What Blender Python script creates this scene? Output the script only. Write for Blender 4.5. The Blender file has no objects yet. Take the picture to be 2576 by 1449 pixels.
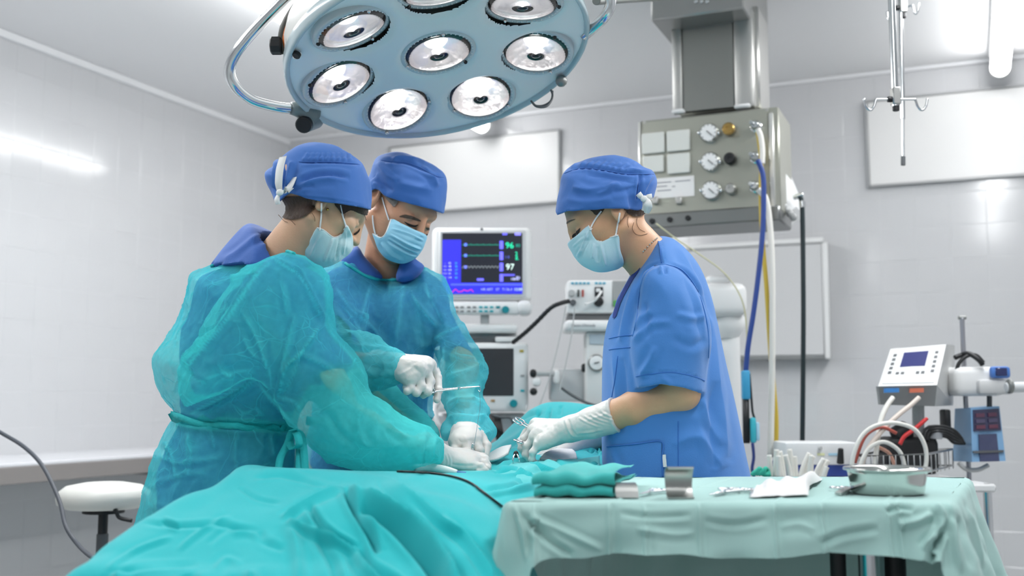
import bpy, bmesh, math, random
import numpy as np
from mathutils import Vector, Matrix
from mathutils.bvhtree import BVHTree

random.seed(7)
SC = bpy.context.scene
COL = SC.collection

# ------------------------------------------------------------------ camera
CAM_Z = 1.11
FPX = 2684.0
PITCH = math.radians(6.06)
CT, ST = math.cos(PITCH), math.sin(PITCH)
cam_data = bpy.data.cameras.new('camera')
cam = bpy.data.objects.new('camera', cam_data)
COL.objects.link(cam)
cam.location = (0, 0, CAM_Z)
cam.rotation_euler = (math.pi/2 + PITCH, 0, 0)
cam_data.sensor_width = 36.0
cam_data.lens = 36.0*FPX/2576.0
cam_data.clip_start = 0.05
cam_data.dof.use_dof = True
cam_data.dof.focus_distance = 2.3
cam_data.dof.aperture_fstop = 2.7
SC.camera = cam

# ------------------------------------------------------------------ world, exposure
world = bpy.data.worlds.new('world')
SC.world = world
world.use_nodes = True
world.node_tree.nodes['Background'].inputs[0].default_value = (0.93, 0.96, 1.0, 1)
world.node_tree.nodes['Background'].inputs[1].default_value = 0.55
SC.view_settings.view_transform = 'Standard'
SC.view_settings.look = 'None'
SC.view_settings.exposure = 0.16
SC.view_settings.gamma = 1.0
SC.view_settings.use_curve_mapping = False
try:
    SC.cycles.max_bounces = 7
    SC.cycles.diffuse_bounces = 3
    SC.cycles.adaptive_threshold = 0.02
    SC.cycles.transparent_max_bounces = 9
    SC.cycles.sample_clamp_indirect = 6.0
    SC.cycles.caustics_reflective = False
    SC.cycles.caustics_refractive = False
except Exception:
    pass

# ------------------------------------------------------------------ frames of reference
K = 1/1.1                                   # depth unit used below -> metres
AX = np.array([0.3938, 0.9192, 0.0])        # along the operating table, towards the back of the room
BX = np.array([0.9192, -0.3938, 0.0])       # across the room, to the right
UP = np.array([0.0, 0.0, 1.0])
CORNER = np.array([-1.46*K, 6.8*K, 0.0])    # back left corner of the room
CEIL = 2.65

def ray(px, py):
    u = (px-1288.0)/FPX; v = (724.5-py)/FPX
    return np.array([u, CT - v*ST, ST + v*CT])
def P(px, py, q):
    """point seen at (px, py) of the photograph, q depth units away"""
    d = ray(px, py)
    return np.array([0, 0, CAM_Z]) + d*(q*K/d[1])
def PX(p):
    """project points (N,3) to photograph pixels"""
    p = np.asarray(p, float)
    x = p[..., 0]; y = p[..., 1]; z = p[..., 2]-CAM_Z
    dep = y*CT + z*ST
    v = -y*ST + z*CT
    return 1288.0 + FPX*x/dep, 724.5 - FPX*v/dep
def S(q):
    return FPX/(q*K)                        # pixels per metre at depth q
def plane_hit(px, py, o, n):
    d = ray(px, py); c = np.array([0, 0, CAM_Z])
    t = np.dot(np.asarray(o)-c, n)/np.dot(d, n)
    return c + d*t
def back_wall(px, py, off=0.0):
    return plane_hit(px, py, CORNER - AX*off, AX)
def room(a, b, z):
    """a metres towards the camera from the back wall, b metres right of the left wall"""
    return CORNER - AX*a + BX*b + UP*z

# ------------------------------------------------------------------ room lamps (fluorescent fittings and one added fill light the room; their bodies are built below)
def area(name, loc, sx, sy, power, col=(1, 1, 1), aim=None, xdir=None, spread=180):
    L = bpy.data.lights.new(name, 'AREA'); L.shape = 'RECTANGLE'
    L.size, L.size_y = sx, sy; L.energy = power; L.color = col; L.spread = math.radians(spread)
    o = bpy.data.objects.new(name, L); COL.objects.link(o)
    z = Vector(-(np.asarray(aim, float) if aim is not None else np.array([0, 0, -1.0]))).normalized()
    x = Vector(xdir if xdir is not None else (1, 0, 0)); x = (x - z*x.dot(z)).normalized()
    y = z.cross(x)
    M = Matrix((x, y, z)).transposed().to_4x4(); M.translation = Vector(loc)
    o.matrix_world = M
    return o
for i, (a0, b0, pw) in enumerate([(2.2, 1.33, 22), (4.0, 1.33, 12), (1.9, 3.83, 20), (4.0, 3.83, 9), (6.3, 2.6, 13)]):  # last one is an added fill behind the camera, brightening the figures
    area('tube_and_fill_light', room(a0, b0, CEIL-0.16), 0.16, 1.6, pw, (0.97, 0.985, 1.0), xdir=BX)
# ------------------------------------------------------------------ materials
def lin(c):
    if isinstance(c, str):
        c = tuple(int(c[i:i+2], 16)/255 for i in (0, 2, 4))
    return tuple((x/12.92 if x <= 0.04045 else ((x+0.055)/1.055)**2.4) for x in c)
MATS = {}
def mat(name, col, rough=0.5, metal=0.0, bump=None, mottle=None, emit=0, sheen=0, coat=0, sss=0, spec=None, trans=0, aniso=0):
    """principled material; bump=(scale, strength, stretch) noise relief; mottle=(scale, amount) small colour variation"""
    if name in MATS: return MATS[name]
    m = bpy.data.materials.new(name); m.use_nodes = True
    nt = m.node_tree; b = nt.nodes['Principled BSDF']
    c = lin(col)
    b.inputs['Base Color'].default_value = (*c, 1)
    b.inputs['Roughness'].default_value = rough
    b.inputs['Metallic'].default_value = metal
    if spec is not None: b.inputs['Specular IOR Level'].default_value = spec
    if coat: b.inputs['Coat Weight'].default_value = coat; b.inputs['Coat Roughness'].default_value = 0.08
    if sheen: b.inputs['Sheen Weight'].default_value = sheen; b.inputs['Sheen Roughness'].default_value = 0.5
    if sss:
        b.inputs['Subsurface Weight'].default_value = sss
        b.inputs['Subsurface Radius'].default_value = (0.012, 0.005, 0.003)
    if trans: b.inputs['Transmission Weight'].default_value = trans
    if emit:
        b.inputs['Emission Color'].default_value = (*c, 1); b.inputs['Emission Strength'].default_value = emit
    tc = None
    if bump or mottle:
        tc = nt.nodes.new('ShaderNodeTexCoord'); mp = nt.nodes.new('ShaderNodeMapping')
        nt.links.new(tc.outputs['Object'], mp.inputs['Vector'])
    if bump:
        sc, st = bump[:2]
        if len(bump) > 2: mp.inputs['Scale'].default_value = bump[2]
        n = nt.nodes.new('ShaderNodeTexNoise'); n.inputs['Scale'].default_value = sc; n.inputs['Detail'].default_value = 4
        bm_ = nt.nodes.new('ShaderNodeBump'); bm_.inputs['Strength'].default_value = st; bm_.inputs['Distance'].default_value = 0.01
        nt.links.new(mp.outputs['Vector'], n.inputs['Vector']); nt.links.new(n.outputs['Fac'], bm_.inputs['Height'])
        nt.links.new(bm_.outputs['Normal'], b.inputs['Normal'])
    if mottle:
        n2 = nt.nodes.new('ShaderNodeTexNoise'); n2.inputs['Scale'].default_value = mottle[0]; n2.inputs['Detail'].default_value = 3
        mx = nt.nodes.new('ShaderNodeMix'); mx.data_type = 'RGBA'
        k = mottle[1]
        mx.inputs[6].default_value = (*[max(0, x*(1-k)) for x in c], 1); mx.inputs[7].default_value = (*[min(1, x*(1+k)) for x in c], 1)
        nt.links.new(tc.outputs['Object'], n2.inputs['Vector']); nt.links.new(n2.outputs['Fac'], mx.inputs[0])
        nt.links.new(mx.outputs[2], b.inputs['Base Color'])
    MATS[name] = m
    return m
def mat_sheer(name, col, opac=0.6, transl=0.45, bump=None):
    """thin nonwoven: part of the light passes straight through, part is scattered to both sides"""
    if name in MATS: return MATS[name]
    m = bpy.data.materials.new(name); m.use_nodes = True; nt = m.node_tree
    for n in list(nt.nodes): nt.nodes.remove(n)
    out = nt.nodes.new('ShaderNodeOutputMaterial'); tr = nt.nodes.new('ShaderNodeBsdfTransparent')
    df = nt.nodes.new('ShaderNodeBsdfDiffuse'); tl = nt.nodes.new('ShaderNodeBsdfTranslucent')
    m1 = nt.nodes.new('ShaderNodeMixShader'); m2 = nt.nodes.new('ShaderNodeMixShader')
    c = (*lin(col), 1)
    df.inputs[0].default_value = c; tl.inputs[0].default_value = c
    tr.inputs[0].default_value = (*[0.74+0.26*x for x in lin(col)], 1)
    m1.inputs[0].default_value = transl
    tc = nt.nodes.new('ShaderNodeTexCoord'); nz = nt.nodes.new('ShaderNodeTexNoise')
    nz.inputs['Scale'].default_value = 70; nz.inputs['Detail'].default_value = 5
    nt.links.new(tc.outputs['Object'], nz.inputs['Vector'])
    def math_(op, a, b=None, c=None):
        n = nt.nodes.new('ShaderNodeMath'); n.operation = op
        for i, x in enumerate((a, b, c)):
            if x is None: continue
            if isinstance(x, (int, float)): n.inputs[i].default_value = x
            else: nt.links.new(x, n.inputs[i])
        return n.outputs[0]
    # sharp packing creases: lines between irregular cells, bent by noise
    wz = nt.nodes.new('ShaderNodeTexNoise'); wz.inputs['Scale'].default_value = 5; wz.inputs['Detail'].default_value = 2
    nt.links.new(tc.outputs['Object'], wz.inputs['Vector'])
    va = nt.nodes.new('ShaderNodeVectorMath'); va.operation = 'MULTIPLY_ADD'
    nt.links.new(wz.outputs['Color'], va.inputs[0]); va.inputs[1].default_value = (.14, .14, .14); nt.links.new(tc.outputs['Object'], va.inputs[2])
    lines = None
    for sc, wd, rnd in ((7.5, .018, 1.0), (15.0, .022, 1.0)):
        vo = nt.nodes.new('ShaderNodeTexVoronoi'); vo.feature = 'DISTANCE_TO_EDGE'; vo.inputs['Scale'].default_value = sc
        nt.links.new(va.outputs[0], vo.inputs['Vector'])
        l = math_('SUBTRACT', 1.0, math_('MINIMUM', math_('DIVIDE', vo.outputs['Distance'], wd), 1.0))
        gate = nt.nodes.new('ShaderNodeTexNoise'); gate.inputs['Scale'].default_value = sc*.9; nt.links.new(tc.outputs['Object'], gate.inputs['Vector'])
        l = math_('MULTIPLY', l, math_('MINIMUM', math_('MAXIMUM', math_('MULTIPLY', math_('SUBTRACT', gate.outputs['Fac'], .46), 7.0), 0.0), 1.0))
        lines = l if lines is None else math_('MAXIMUM', lines, math_('MULTIPLY', l, .7))
    at = nt.nodes.new('ShaderNodeAttribute'); at.attribute_name = 'crease'
    big = nt.nodes.new('ShaderNodeTexNoise'); big.inputs['Scale'].default_value = 9; big.inputs['Detail'].default_value = 3; nt.links.new(tc.outputs['Object'], big.inputs['Vector'])
    op = math_('ADD', opac-.10, math_('MULTIPLY', math_('SUBTRACT', nz.outputs['Fac'], .5), .22))
    op = math_('ADD', op, math_('MULTIPLY', math_('SUBTRACT', big.outputs['Fac'], .5), .35))
    op = math_('ADD', op, math_('MULTIPLY', lines, .28)); op = math_('ADD', op, math_('MULTIPLY', at.outputs['Fac'], .38))
    op = math_('MINIMUM', math_('MAXIMUM', op, .12), .97)
    nt.links.new(op, m2.inputs[0])
    if bump:
        n = nt.nodes.new('ShaderNodeTexNoise'); n.inputs['Scale'].default_value = bump[0]; n.inputs['Detail'].default_value = 5
        bp = nt.nodes.new('ShaderNodeBump'); bp.inputs['Strength'].default_value = bump[1]; bp.inputs['Distance'].default_value = 0.01
        nt.links.new(tc.outputs['Object'], n.inputs['Vector']); nt.links.new(math_('ADD', math_('MULTIPLY', n.outputs['Fac'], .5), math_('MULTIPLY', lines, .8)), bp.inputs['Height'])
        nt.links.new(bp.outputs[0], df.inputs['Normal']); nt.links.new(bp.outputs[0], tl.inputs['Normal'])
    nt.links.new(df.outputs[0], m1.inputs[1]); nt.links.new(tl.outputs[0], m1.inputs[2])
    nt.links.new(tr.outputs[0], m2.inputs[1]); nt.links.new(m1.outputs[0], m2.inputs[2])
    nt.links.new(m2.outputs[0], out.inputs[0])
    MATS[name] = m
    return m

# ------------------------------------------------------------------ objects
ORIG = {}
def place(o, parent, loc):
    COL.objects.link(o)
    if parent is not None:
        o.parent = parent
        o.location = Vector(np.asarray(loc) - ORIG[parent.name]); ORIG[o.name] = np.asarray(loc, float)
    else:
        o.location = Vector(loc); ORIG[o.name] = np.asarray(loc, float)
def meta(o, label=None, cat=None, group=None, kind=None):
    if label: o['label'] = label
    if cat: o['category'] = cat
    if group: o['group'] = group
    if kind: o['kind'] = kind
    return o
def thing(name, label, cat, loc, group=None):
    o = bpy.data.objects.new(name, None); o.empty_display_size = 0.05
    place(o, None, loc)
    return meta(o, label, cat, group)
def mk(name, verts, faces, m, parent=None, smooth=True, origin=None, **kw):
    """link one mesh; vertices are given in world coordinates"""
    verts = np.asarray(verts, float)
    if origin is None:
        origin = ORIG[parent.name] if parent is not None else np.array([verts[:, 0].mean(), verts[:, 1].mean(), verts[:, 2].min()])
    me = bpy.data.meshes.new(name)
    v = (verts - origin).astype(np.float32)
    if isinstance(faces, np.ndarray):
        nf, k = faces.shape
        me.vertices.add(len(v)); me.vertices.foreach_set('co', v.ravel())
        me.loops.add(nf*k); me.loops.foreach_set('vertex_index', faces.ravel().astype(np.int32))
        me.polygons.add(nf); me.polygons.foreach_set('loop_start', np.arange(0, nf*k, k, dtype=np.int32))
        try: me.polygons.foreach_set('loop_total', np.full(nf, k, dtype=np.int32))
        except Exception: pass
        me.update(calc_edges=True); me.validate()
    else:
        me.from_pydata(v.tolist(), [], faces); me.update()
    if smooth:
        me.polygons.foreach_set('use_smooth', np.ones(len(me.polygons), dtype=bool))
        if smooth == 'auto' and hasattr(me, 'set_sharp_from_angle'): me.set_sharp_from_angle(angle=math.radians(38))
    me.materials.append(m)
    o = bpy.data.objects.new(name, me)
    place(o, parent, origin)
    return meta(o, **kw)

# ------------------------------------------------------------------ solid pieces collected into one mesh
def frame(o, x, z):
    """4x4 matrix with the given origin, x axis and (roughly) z axis"""
    x = np.asarray(x, float); x = x/np.linalg.norm(x); z = np.asarray(z, float); z = z - x*np.dot(x, z); z = z/np.linalg.norm(z)
    y = np.cross(z, x); M = np.eye(4); M[:3, 0], M[:3, 1], M[:3, 2], M[:3, 3] = x, y, z, o
    return M
def axis_frame(o, z):
    z = np.asarray(z, float); z = z/np.linalg.norm(z)
    x = np.cross([0, 0, 1.0], z)
    if np.linalg.norm(x) < 1e-3: x = np.array([1.0, 0, 0])
    return frame(o, x, z)
def spline(pts, n=8, closed=False):
    p = np.asarray(pts, float); N = len(p); out = []
    rng = N if closed else N-1
    for i in range(rng):
        if closed: a, b, c, d = p[(i-1) % N], p[i], p[(i+1) % N], p[(i+2) % N]
        else: a, b, c, d = p[max(i-1, 0)], p[i], p[i+1], p[min(i+2, N-1)]
        for k in range(n):
            t = k/n
            out.append(0.5*((2*b)+(-a+c)*t+(2*a-5*b+4*c-d)*t*t+(-a+3*b-3*c+d)*t**3))
    if not closed: out.append(p[-1])
    return np.array(out)
class MB:
    def __init__(s): s.v = []; s.f = []
    def add(s, v, f, M=None):
        v = np.asarray(v, float)
        if M is not None: v = v @ M[:3, :3].T + M[:3, 3]
        b = len(s.v); s.v.extend(v.tolist()); s.f.extend([[b+i for i in q] for q in f]); return s
    def box(s, c, size, M=None, bev=0.0, seg=1):
        x, y, z = np.asarray(size)/2
        if bev <= 0:
            v = [(sx*x+c[0], sy*y+c[1], sz*z+c[2]) for sx in (-1, 1) for sy in (-1, 1) for sz in (-1, 1)]
            return s.add(v, [(0, 1, 3, 2), (4, 6, 7, 5), (0, 4, 5, 1), (2, 3, 7, 6), (0, 2, 6, 4), (1, 5, 7, 3)], M)
        bm_ = bmesh.new(); bmesh.ops.create_cube(bm_, size=1)
        for w in bm_.verts: w.co = Vector((w.co.x*2*x, w.co.y*2*y, w.co.z*2*z))
        bmesh.ops.bevel(bm_, geom=bm_.edges[:], offset=min(bev, x*.95, y*.95, z*.95), segments=seg, affect='EDGES', profile=0.5)
        v = [(w.co.x+c[0], w.co.y+c[1], w.co.z+c[2]) for w in bm_.verts]; f = [[w.index for w in q.verts] for q in bm_.faces]
        bm_.free(); return s.add(v, f, M)
    def lathe(s, prof, M=None, n=24, caps=True):
        v = []; f = []
        for r, z in prof:
            for k in range(n):
                t = 2*math.pi*k/n; v.append((r*math.cos(t), r*math.sin(t), z))
        for i in range(len(prof)-1):
            for k in range(n):
                a, b = i*n+k, i*n+(k+1) % n; f.append((a, b, b+n, a+n))
        if caps and prof[0][0] > 1e-6: f.append(list(range(n))[::-1])
        if caps and prof[-1][0] > 1e-6: f.append([(len(prof)-1)*n+k for k in range(n)])
        return s.add(v, f, M)
    def cyl(s, a, b, r, r2=None, n=16):
        a = np.asarray(a, float); b = np.asarray(b, float); L = np.linalg.norm(b-a); e = min(r*.15, L*.2)
        r2 = r if r2 is None else r2
        return s.lathe([(max(r-e, 1e-4), 0), (r, e), (r2, L-e), (max(r2-e, 1e-4), L)], axis_frame(a, b-a), n)
    def tube(s, pts, r, n=8, sub=0, closed=False, flat=None):
        p = spline(pts, sub, closed) if sub else np.asarray(pts, float)
        N = len(p)
        rr = np.full(N, r) if np.isscalar(r) else np.interp(np.linspace(0, 1, N), np.linspace(0, 1, len(r)), r)
        if closed: T = np.roll(p, -1, 0)-np.roll(p, 1, 0)
        else: T = np.gradient(p, axis=0)
        T = T/np.maximum(np.linalg.norm(T, axis=1), 1e-9)[:, None]
        ref = np.array([0, 0, 1.0]) if abs(T[0][2]) < 0.9 else np.array([1.0, 0, 0])
        u = np.cross(T[0], ref); u /= np.linalg.norm(u); v = []
        for i in range(N):
            u = u - T[i]*np.dot(u, T[i]); u /= max(np.linalg.norm(u), 1e-9); w = np.cross(T[i], u)
            for k in range(n):
                t = 2*math.pi*k/n
                v.append(p[i]+rr[i]*(u*math.cos(t)+w*math.sin(t)))
        f = []
        for i in range(N if closed else N-1):
            j = (i+1) % N
            for k in range(n):
                f.append((i*n+k, i*n+(k+1) % n, j*n+(k+1) % n, j*n+k))
        if not closed: f.append(list(range(n))[::-1]); f.append([(N-1)*n+k for k in range(n)])
        return s.add(v, f)
    def strip(s, pts, wdir, w, t=0.0012):
        """flat band of width w (number or list) along pts"""
        p = np.asarray(pts, float); N = len(p); wd = np.asarray(wdir, float)
        ww = np.interp(np.linspace(0, 1, N), np.linspace(0, 1, len(np.atleast_1d(w))), np.atleast_1d(w))
        T = np.gradient(p, axis=0); T /= np.linalg.norm(T, axis=1)[:, None]
        W = wd - T*(T@wd)[:, None] if wd.ndim == 1 else wd
        W = W/np.linalg.norm(W, axis=1)[:, None]; Nn = np.cross(T, W)
        v = np.concatenate([p-W*ww[:, None]/2-Nn*t/2, p+W*ww[:, None]/2-Nn*t/2, p+W*ww[:, None]/2+Nn*t/2, p-W*ww[:, None]/2+Nn*t/2])
        f = []
        for i in range(N-1):
            for k in range(4):
                a = k*N+i; b = ((k+1) % 4)*N+i; f.append((a, b, b+1, a+1))
        f.append((0, N, 2*N, 3*N)); f.append((4*N-1, 3*N-1, 2*N-1, N-1))
        return s.add(v, f)
    def prism(s, poly, depth, M=None):
        n = len(poly); v = [(x, y, 0) for x, y in poly]+[(x, y, depth) for x, y in poly]
        f = [list(range(n))[::-1], list(range(n, 2*n))]+[(i, (i+1) % n, n+(i+1) % n, n+i) for i in range(n)]
        return s.add(v, f, M)
    def ball(s, c, r, n=12, M=None):
        r = np.ones(3)*r; prof = [(math.sin(math.pi*i/n), -math.cos(math.pi*i/n)) for i in range(n+1)]
        v = []; f = []; m = 2*n
        for a, z in prof:
            for k in range(m): v.append((a*math.cos(2*math.pi*k/m)*r[0]+c[0], a*math.sin(2*math.pi*k/m)*r[1]+c[1], z*r[2]+c[2]))
        for i in range(n):
            for k in range(m): f.append((i*m+k, i*m+(k+1) % m, (i+1)*m+(k+1) % m, (i+1)*m+k))
        return s.add(v, f, M)
    def obj(s, name, m, parent=None, smooth='auto', **kw):
        return mk(name, s.v, s.f, m, parent, smooth, **kw)
def text(name, body, size, M, m, parent, ext=0.0004, align='CENTER'):
    cu = bpy.data.curves.new(name, 'FONT'); cu.body = body; cu.size = size; cu.align_x = align; cu.align_y = 'CENTER'; cu.extrude = ext; cu.resolution_u = 3
    tmp = bpy.data.objects.new(name, cu); COL.objects.link(tmp)
    me = bpy.data.meshes.new_from_object(tmp.evaluated_get(bpy.context.evaluated_depsgraph_get()))
    v = np.array([w.co[:] for w in me.vertices]); f = [list(q.vertices) for q in me.polygons]
    bpy.data.objects.remove(tmp); bpy.data.curves.remove(cu); bpy.data.meshes.remove(me)
    v = v @ M[:3, :3].T + M[:3, 3]
    return mk(name, v, f, m, parent, False)

# ------------------------------------------------------------------ noise
def _h(i, j, k):
    n = (i*374761393 + j*668265263 + k*2147483647) & 0x7fffffff
    n = ((n ^ (n >> 13))*1274126177) & 0x7fffffff
    return ((n ^ (n >> 16)) & 0xffff)/32767.5 - 1.0
def noise(p):
    p = np.asarray(p, float); i = np.floor(p).astype(np.int64); f = p-i; f = f*f*f*(f*(f*6-15)+10)
    r = 0
    for a in (0, 1):
        wa = f[:, 0] if a else 1-f[:, 0]
        for b in (0, 1):
            wb = f[:, 1] if b else 1-f[:, 1]
            for c in (0, 1):
                wc = f[:, 2] if c else 1-f[:, 2]
                r = r + wa*wb*wc*_h(i[:, 0]+a, i[:, 1]+b, i[:, 2]+c)
    return r
def ridge(p):
    return (1-np.abs(noise(p)))**3

# ------------------------------------------------------------------ implicit surfaces
def rc(p, a, b, r1, r2):
    a = np.asarray(a, float); ab = np.asarray(b, float)-a; pa = p-a
    t = np.clip(pa@ab/max(ab@ab, 1e-12), 0, 1)
    return np.linalg.norm(pa-t[:, None]*ab, axis=1)-(r1+(r2-r1)*t)
def chain(p, pts, rs, k=0.0):
    d = None
    for i in range(len(pts)-1):
        e = rc(p, pts[i], pts[i+1], rs[i], rs[i+1])
        d = e if d is None else (smin(d, e, k) if k else np.minimum(d, e))
    return d
def ell(p, c, r, R=None):
    q = p-np.asarray(c, float)
    if R is not None: q = q@R
    r = np.asarray(r, float); k0 = np.linalg.norm(q/r, axis=1); k1 = np.linalg.norm(q/(r*r), axis=1)
    return k0*(k0-1)/np.maximum(k1, 1e-9)
def smin(a, b, k):
    h = np.clip(.5+.5*(b-a)/k, 0, 1); return b*(1-h)+a*h-k*h*(1-h)
def smax(a, b, k): return -smin(-a, -b, k)
class Poly:
    """signed distance (pixels, inside positive) to a closed outline, sampled from a raster"""
    def __init__(s, pts, sub=5, step=2.0, margin=160):
        pts = np.asarray(pts, float); o = spline(pts, sub, True) if sub > 1 else pts
        s.o = o; lo = o.min(0)-margin; hi = o.max(0)+margin
        xs = np.arange(lo[0], hi[0]+step, step); ys = np.arange(lo[1], hi[1]+step, step)
        X, Y = np.meshgrid(xs, ys); q = np.stack([X.ravel(), Y.ravel()], 1)
        s.lo = lo; s.st = step; s.D = s.exact(q).reshape(X.shape)
    def exact(s, q):
        o = s.o; d2 = np.full(len(q), 1e18); ins = np.zeros(len(q), bool)
        for i in range(len(o)):
            a, b = o[i-1], o[i]; ab = b-a; pa = q-a; L = ab@ab
            if L < 1e-9: continue
            t = np.clip((pa@ab)/L, 0, 1); e = pa-t[:, None]*ab; d2 = np.minimum(d2, (e*e).sum(1))
            c = (a[1] > q[:, 1]) != (b[1] > q[:, 1])
            if abs(ab[1]) > 1e-12: ins ^= c & (q[:, 0] < ab[0]*(q[:, 1]-a[1])/ab[1]+a[0])
        return np.sqrt(d2)*np.where(ins, 1, -1)
    def __call__(s, x, y):
        H, W = s.D.shape; gx = (x-s.lo[0])/s.st; gy = (y-s.lo[1])/s.st
        out = np.maximum(np.maximum(-gx, gx-(W-1)), np.maximum(-gy, gy-(H-1)))*s.st
        gx = np.clip(gx, 0, W-1.001); gy = np.clip(gy, 0, H-1.001); i = gx.astype(int); j = gy.astype(int); fx = gx-i; fy = gy-j
        D = s.D; v = D[j, i]*(1-fx)*(1-fy)+D[j, i+1]*fx*(1-fy)+D[j+1, i]*(1-fx)*fy+D[j+1, i+1]*fx*fy
        return v-np.maximum(out, 0)
def inflate(p, poly, q0, D, R, slope=None):
    """body with the given outline: thickness swells from the rim to half-depth D over the distance R (metres)"""
    x, y = PX(p); yc = q0*K
    if slope is not None: yc = (q0+slope[0]*(x-slope[2])+slope[1]*(y-slope[3]))*K
    s_ = FPX/np.maximum(p[:, 1], .3)
    d = poly(x, y)/s_
    q = ((p[:, 1]-yc)/D)**2+(1-np.minimum(d/R, 1))**2
    return (np.sqrt(q)-1)*min(D, R)
def cut(p, poly):
    x, y = PX(p); return -poly(x, y)/(FPX/np.maximum(p[:, 1], .3))

def surface(fn, lo, hi, h, zs=None, B=8, margin=0.0, smooth=0):
    """surface nets on the zero set of fn inside the box, evaluated only in blocks near the surface"""
    lo = np.asarray(lo, float); hi = np.asarray(hi, float)
    ax = [np.arange(lo[i], hi[i]+h*B, h) for i in range(3)]
    if zs is not None: ax[2] = np.asarray(zs)
    nb = [int((len(a)-1)//B) for a in ax]
    ax = [a[:n*B+1] for a, n in zip(ax, nb)]
    bi = np.stack(np.meshgrid(*[np.arange(n) for n in nb], indexing='ij'), -1).reshape(-1, 3)
    c0 = np.stack([ax[i][bi[:, i]*B] for i in range(3)], 1); c1 = np.stack([ax[i][bi[:, i]*B+B] for i in range(3)], 1)
    f = fn((c0+c1)/2)
    keep = np.abs(f) < np.linalg.norm(c1-c0, axis=1)*0.5*1.15+margin
    bi = bi[keep]; n = len(bi)
    r = np.arange(B+1); L = np.stack(np.meshgrid(r, r, r, indexing='ij'), -1)
    G = bi[:, None, None, None, :]*B+L[None]
    pts = np.stack([ax[i][G[..., i]] for i in range(3)], -1).reshape(-1, 3)
    V = np.concatenate([fn(pts[i:i+400000]) for i in range(0, len(pts), 400000)]).reshape(n, B+1, B+1, B+1)
    pts = pts.reshape(n, B+1, B+1, B+1, 3)
    cn = [(a, b, c) for a in (0, 1) for b in (0, 1) for c in (0, 1)]
    sl = lambda A, o: A[:, o[0]:o[0]+B, o[1]:o[1]+B, o[2]:o[2]+B]
    sg = np.stack([sl(V, o) < 0 for o in cn], -1); act = sg.any(-1) & ~sg.all(-1)
    cv = np.stack([sl(V, o)[act] for o in cn], -1); cp = np.stack([sl(pts, o)[act] for o in cn], -2)
    cell = sl(G, (0, 0, 0))[act]
    acc = np.zeros((len(cv), 3)); cnt = np.zeros(len(cv))
    for i in range(8):
        for j in range(i+1, 8):
            if sum(abs(cn[i][k]-cn[j][k]) for k in range(3)) != 1: continue
            m = (cv[:, i] < 0) != (cv[:, j] < 0); t = cv[:, i]/np.where(m, cv[:, i]-cv[:, j], 1)
            e = cp[:, i]+(cp[:, j]-cp[:, i])*t[:, None]; acc[m] += e[m]; cnt[m] += 1
    vert = acc/cnt[:, None]
    N1, N2 = len(ax[1])+2, len(ax[2])+2
    key = (cell[:, 0]*N1+cell[:, 1])*N2+cell[:, 2]
    o = np.argsort(key); sk = key[o]
    st = [N1*N2, N2, 1]; faces = []
    for a, c in ((0, 4), (1, 2), (2, 1)):
        b1, b2 = [(1, 2), (2, 0), (0, 1)][a]
        m = (cv[:, 0] < 0) != (cv[:, c] < 0); k0 = key[m]; flip = cv[m, 0] < 0
        idx = []; ok = np.ones(len(k0), bool)
        for d in (0, st[b1], st[b1]+st[b2], st[b2]):
            w = np.searchsorted(sk, k0-d); w = np.minimum(w, len(sk)-1); ok &= sk[w] == k0-d; idx.append(o[w])
        q = np.stack(idx, 1); q = np.where(flip[:, None], q, q[:, ::-1]); faces.append(q[ok])
    F = np.concatenate(faces)
    vert, F = main_piece(vert, F)
    if smooth: vert = laplace(vert, F, smooth)
    return vert, F
def laplace(v, F, it=1, lam=0.5):
    E = np.concatenate([F[:, [0, 1]], F[:, [1, 2]], F[:, [2, 3]], F[:, [3, 0]]])
    for _ in range(it):
        acc = np.zeros_like(v); n = np.zeros(len(v))
        for a, b in ((0, 1), (1, 0)):
            for k in range(3): acc[:, k] += np.bincount(E[:, a], v[E[:, b], k], len(v))
            n += np.bincount(E[:, a], minlength=len(v))
        v = v+lam*(acc/np.maximum(n, 1)[:, None]-v)
    return v
def main_piece(v, F, least=0.03):
    """drop loose crumbs: keep the connected pieces that hold more than a small share of the vertices"""
    lab = np.arange(len(v))
    while True:
        m = lab[F].min(1); new = lab.copy()
        for c in range(F.shape[1]): np.minimum.at(new, F[:, c], m)
        new = new[new]
        if (new == lab).all(): break
        lab = new
    u, inv, n = np.unique(lab, return_inverse=True, return_counts=True)
    keep = (n >= least*len(v))[inv]; idx = np.cumsum(keep)-1
    return v[keep], idx[F[keep[F[:, 0]]]]
def vnormals(v, F):
    n = np.cross(v[F[:, 2]]-v[F[:, 0]], v[F[:, 3]]-v[F[:, 1]]); N = np.zeros_like(v)
    for c in range(F.shape[1]):
        for k in range(3): N[:, k] += np.bincount(F[:, c], n[:, k], len(v))
    return N/np.maximum(np.linalg.norm(N, axis=1), 1e-12)[:, None]
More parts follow.
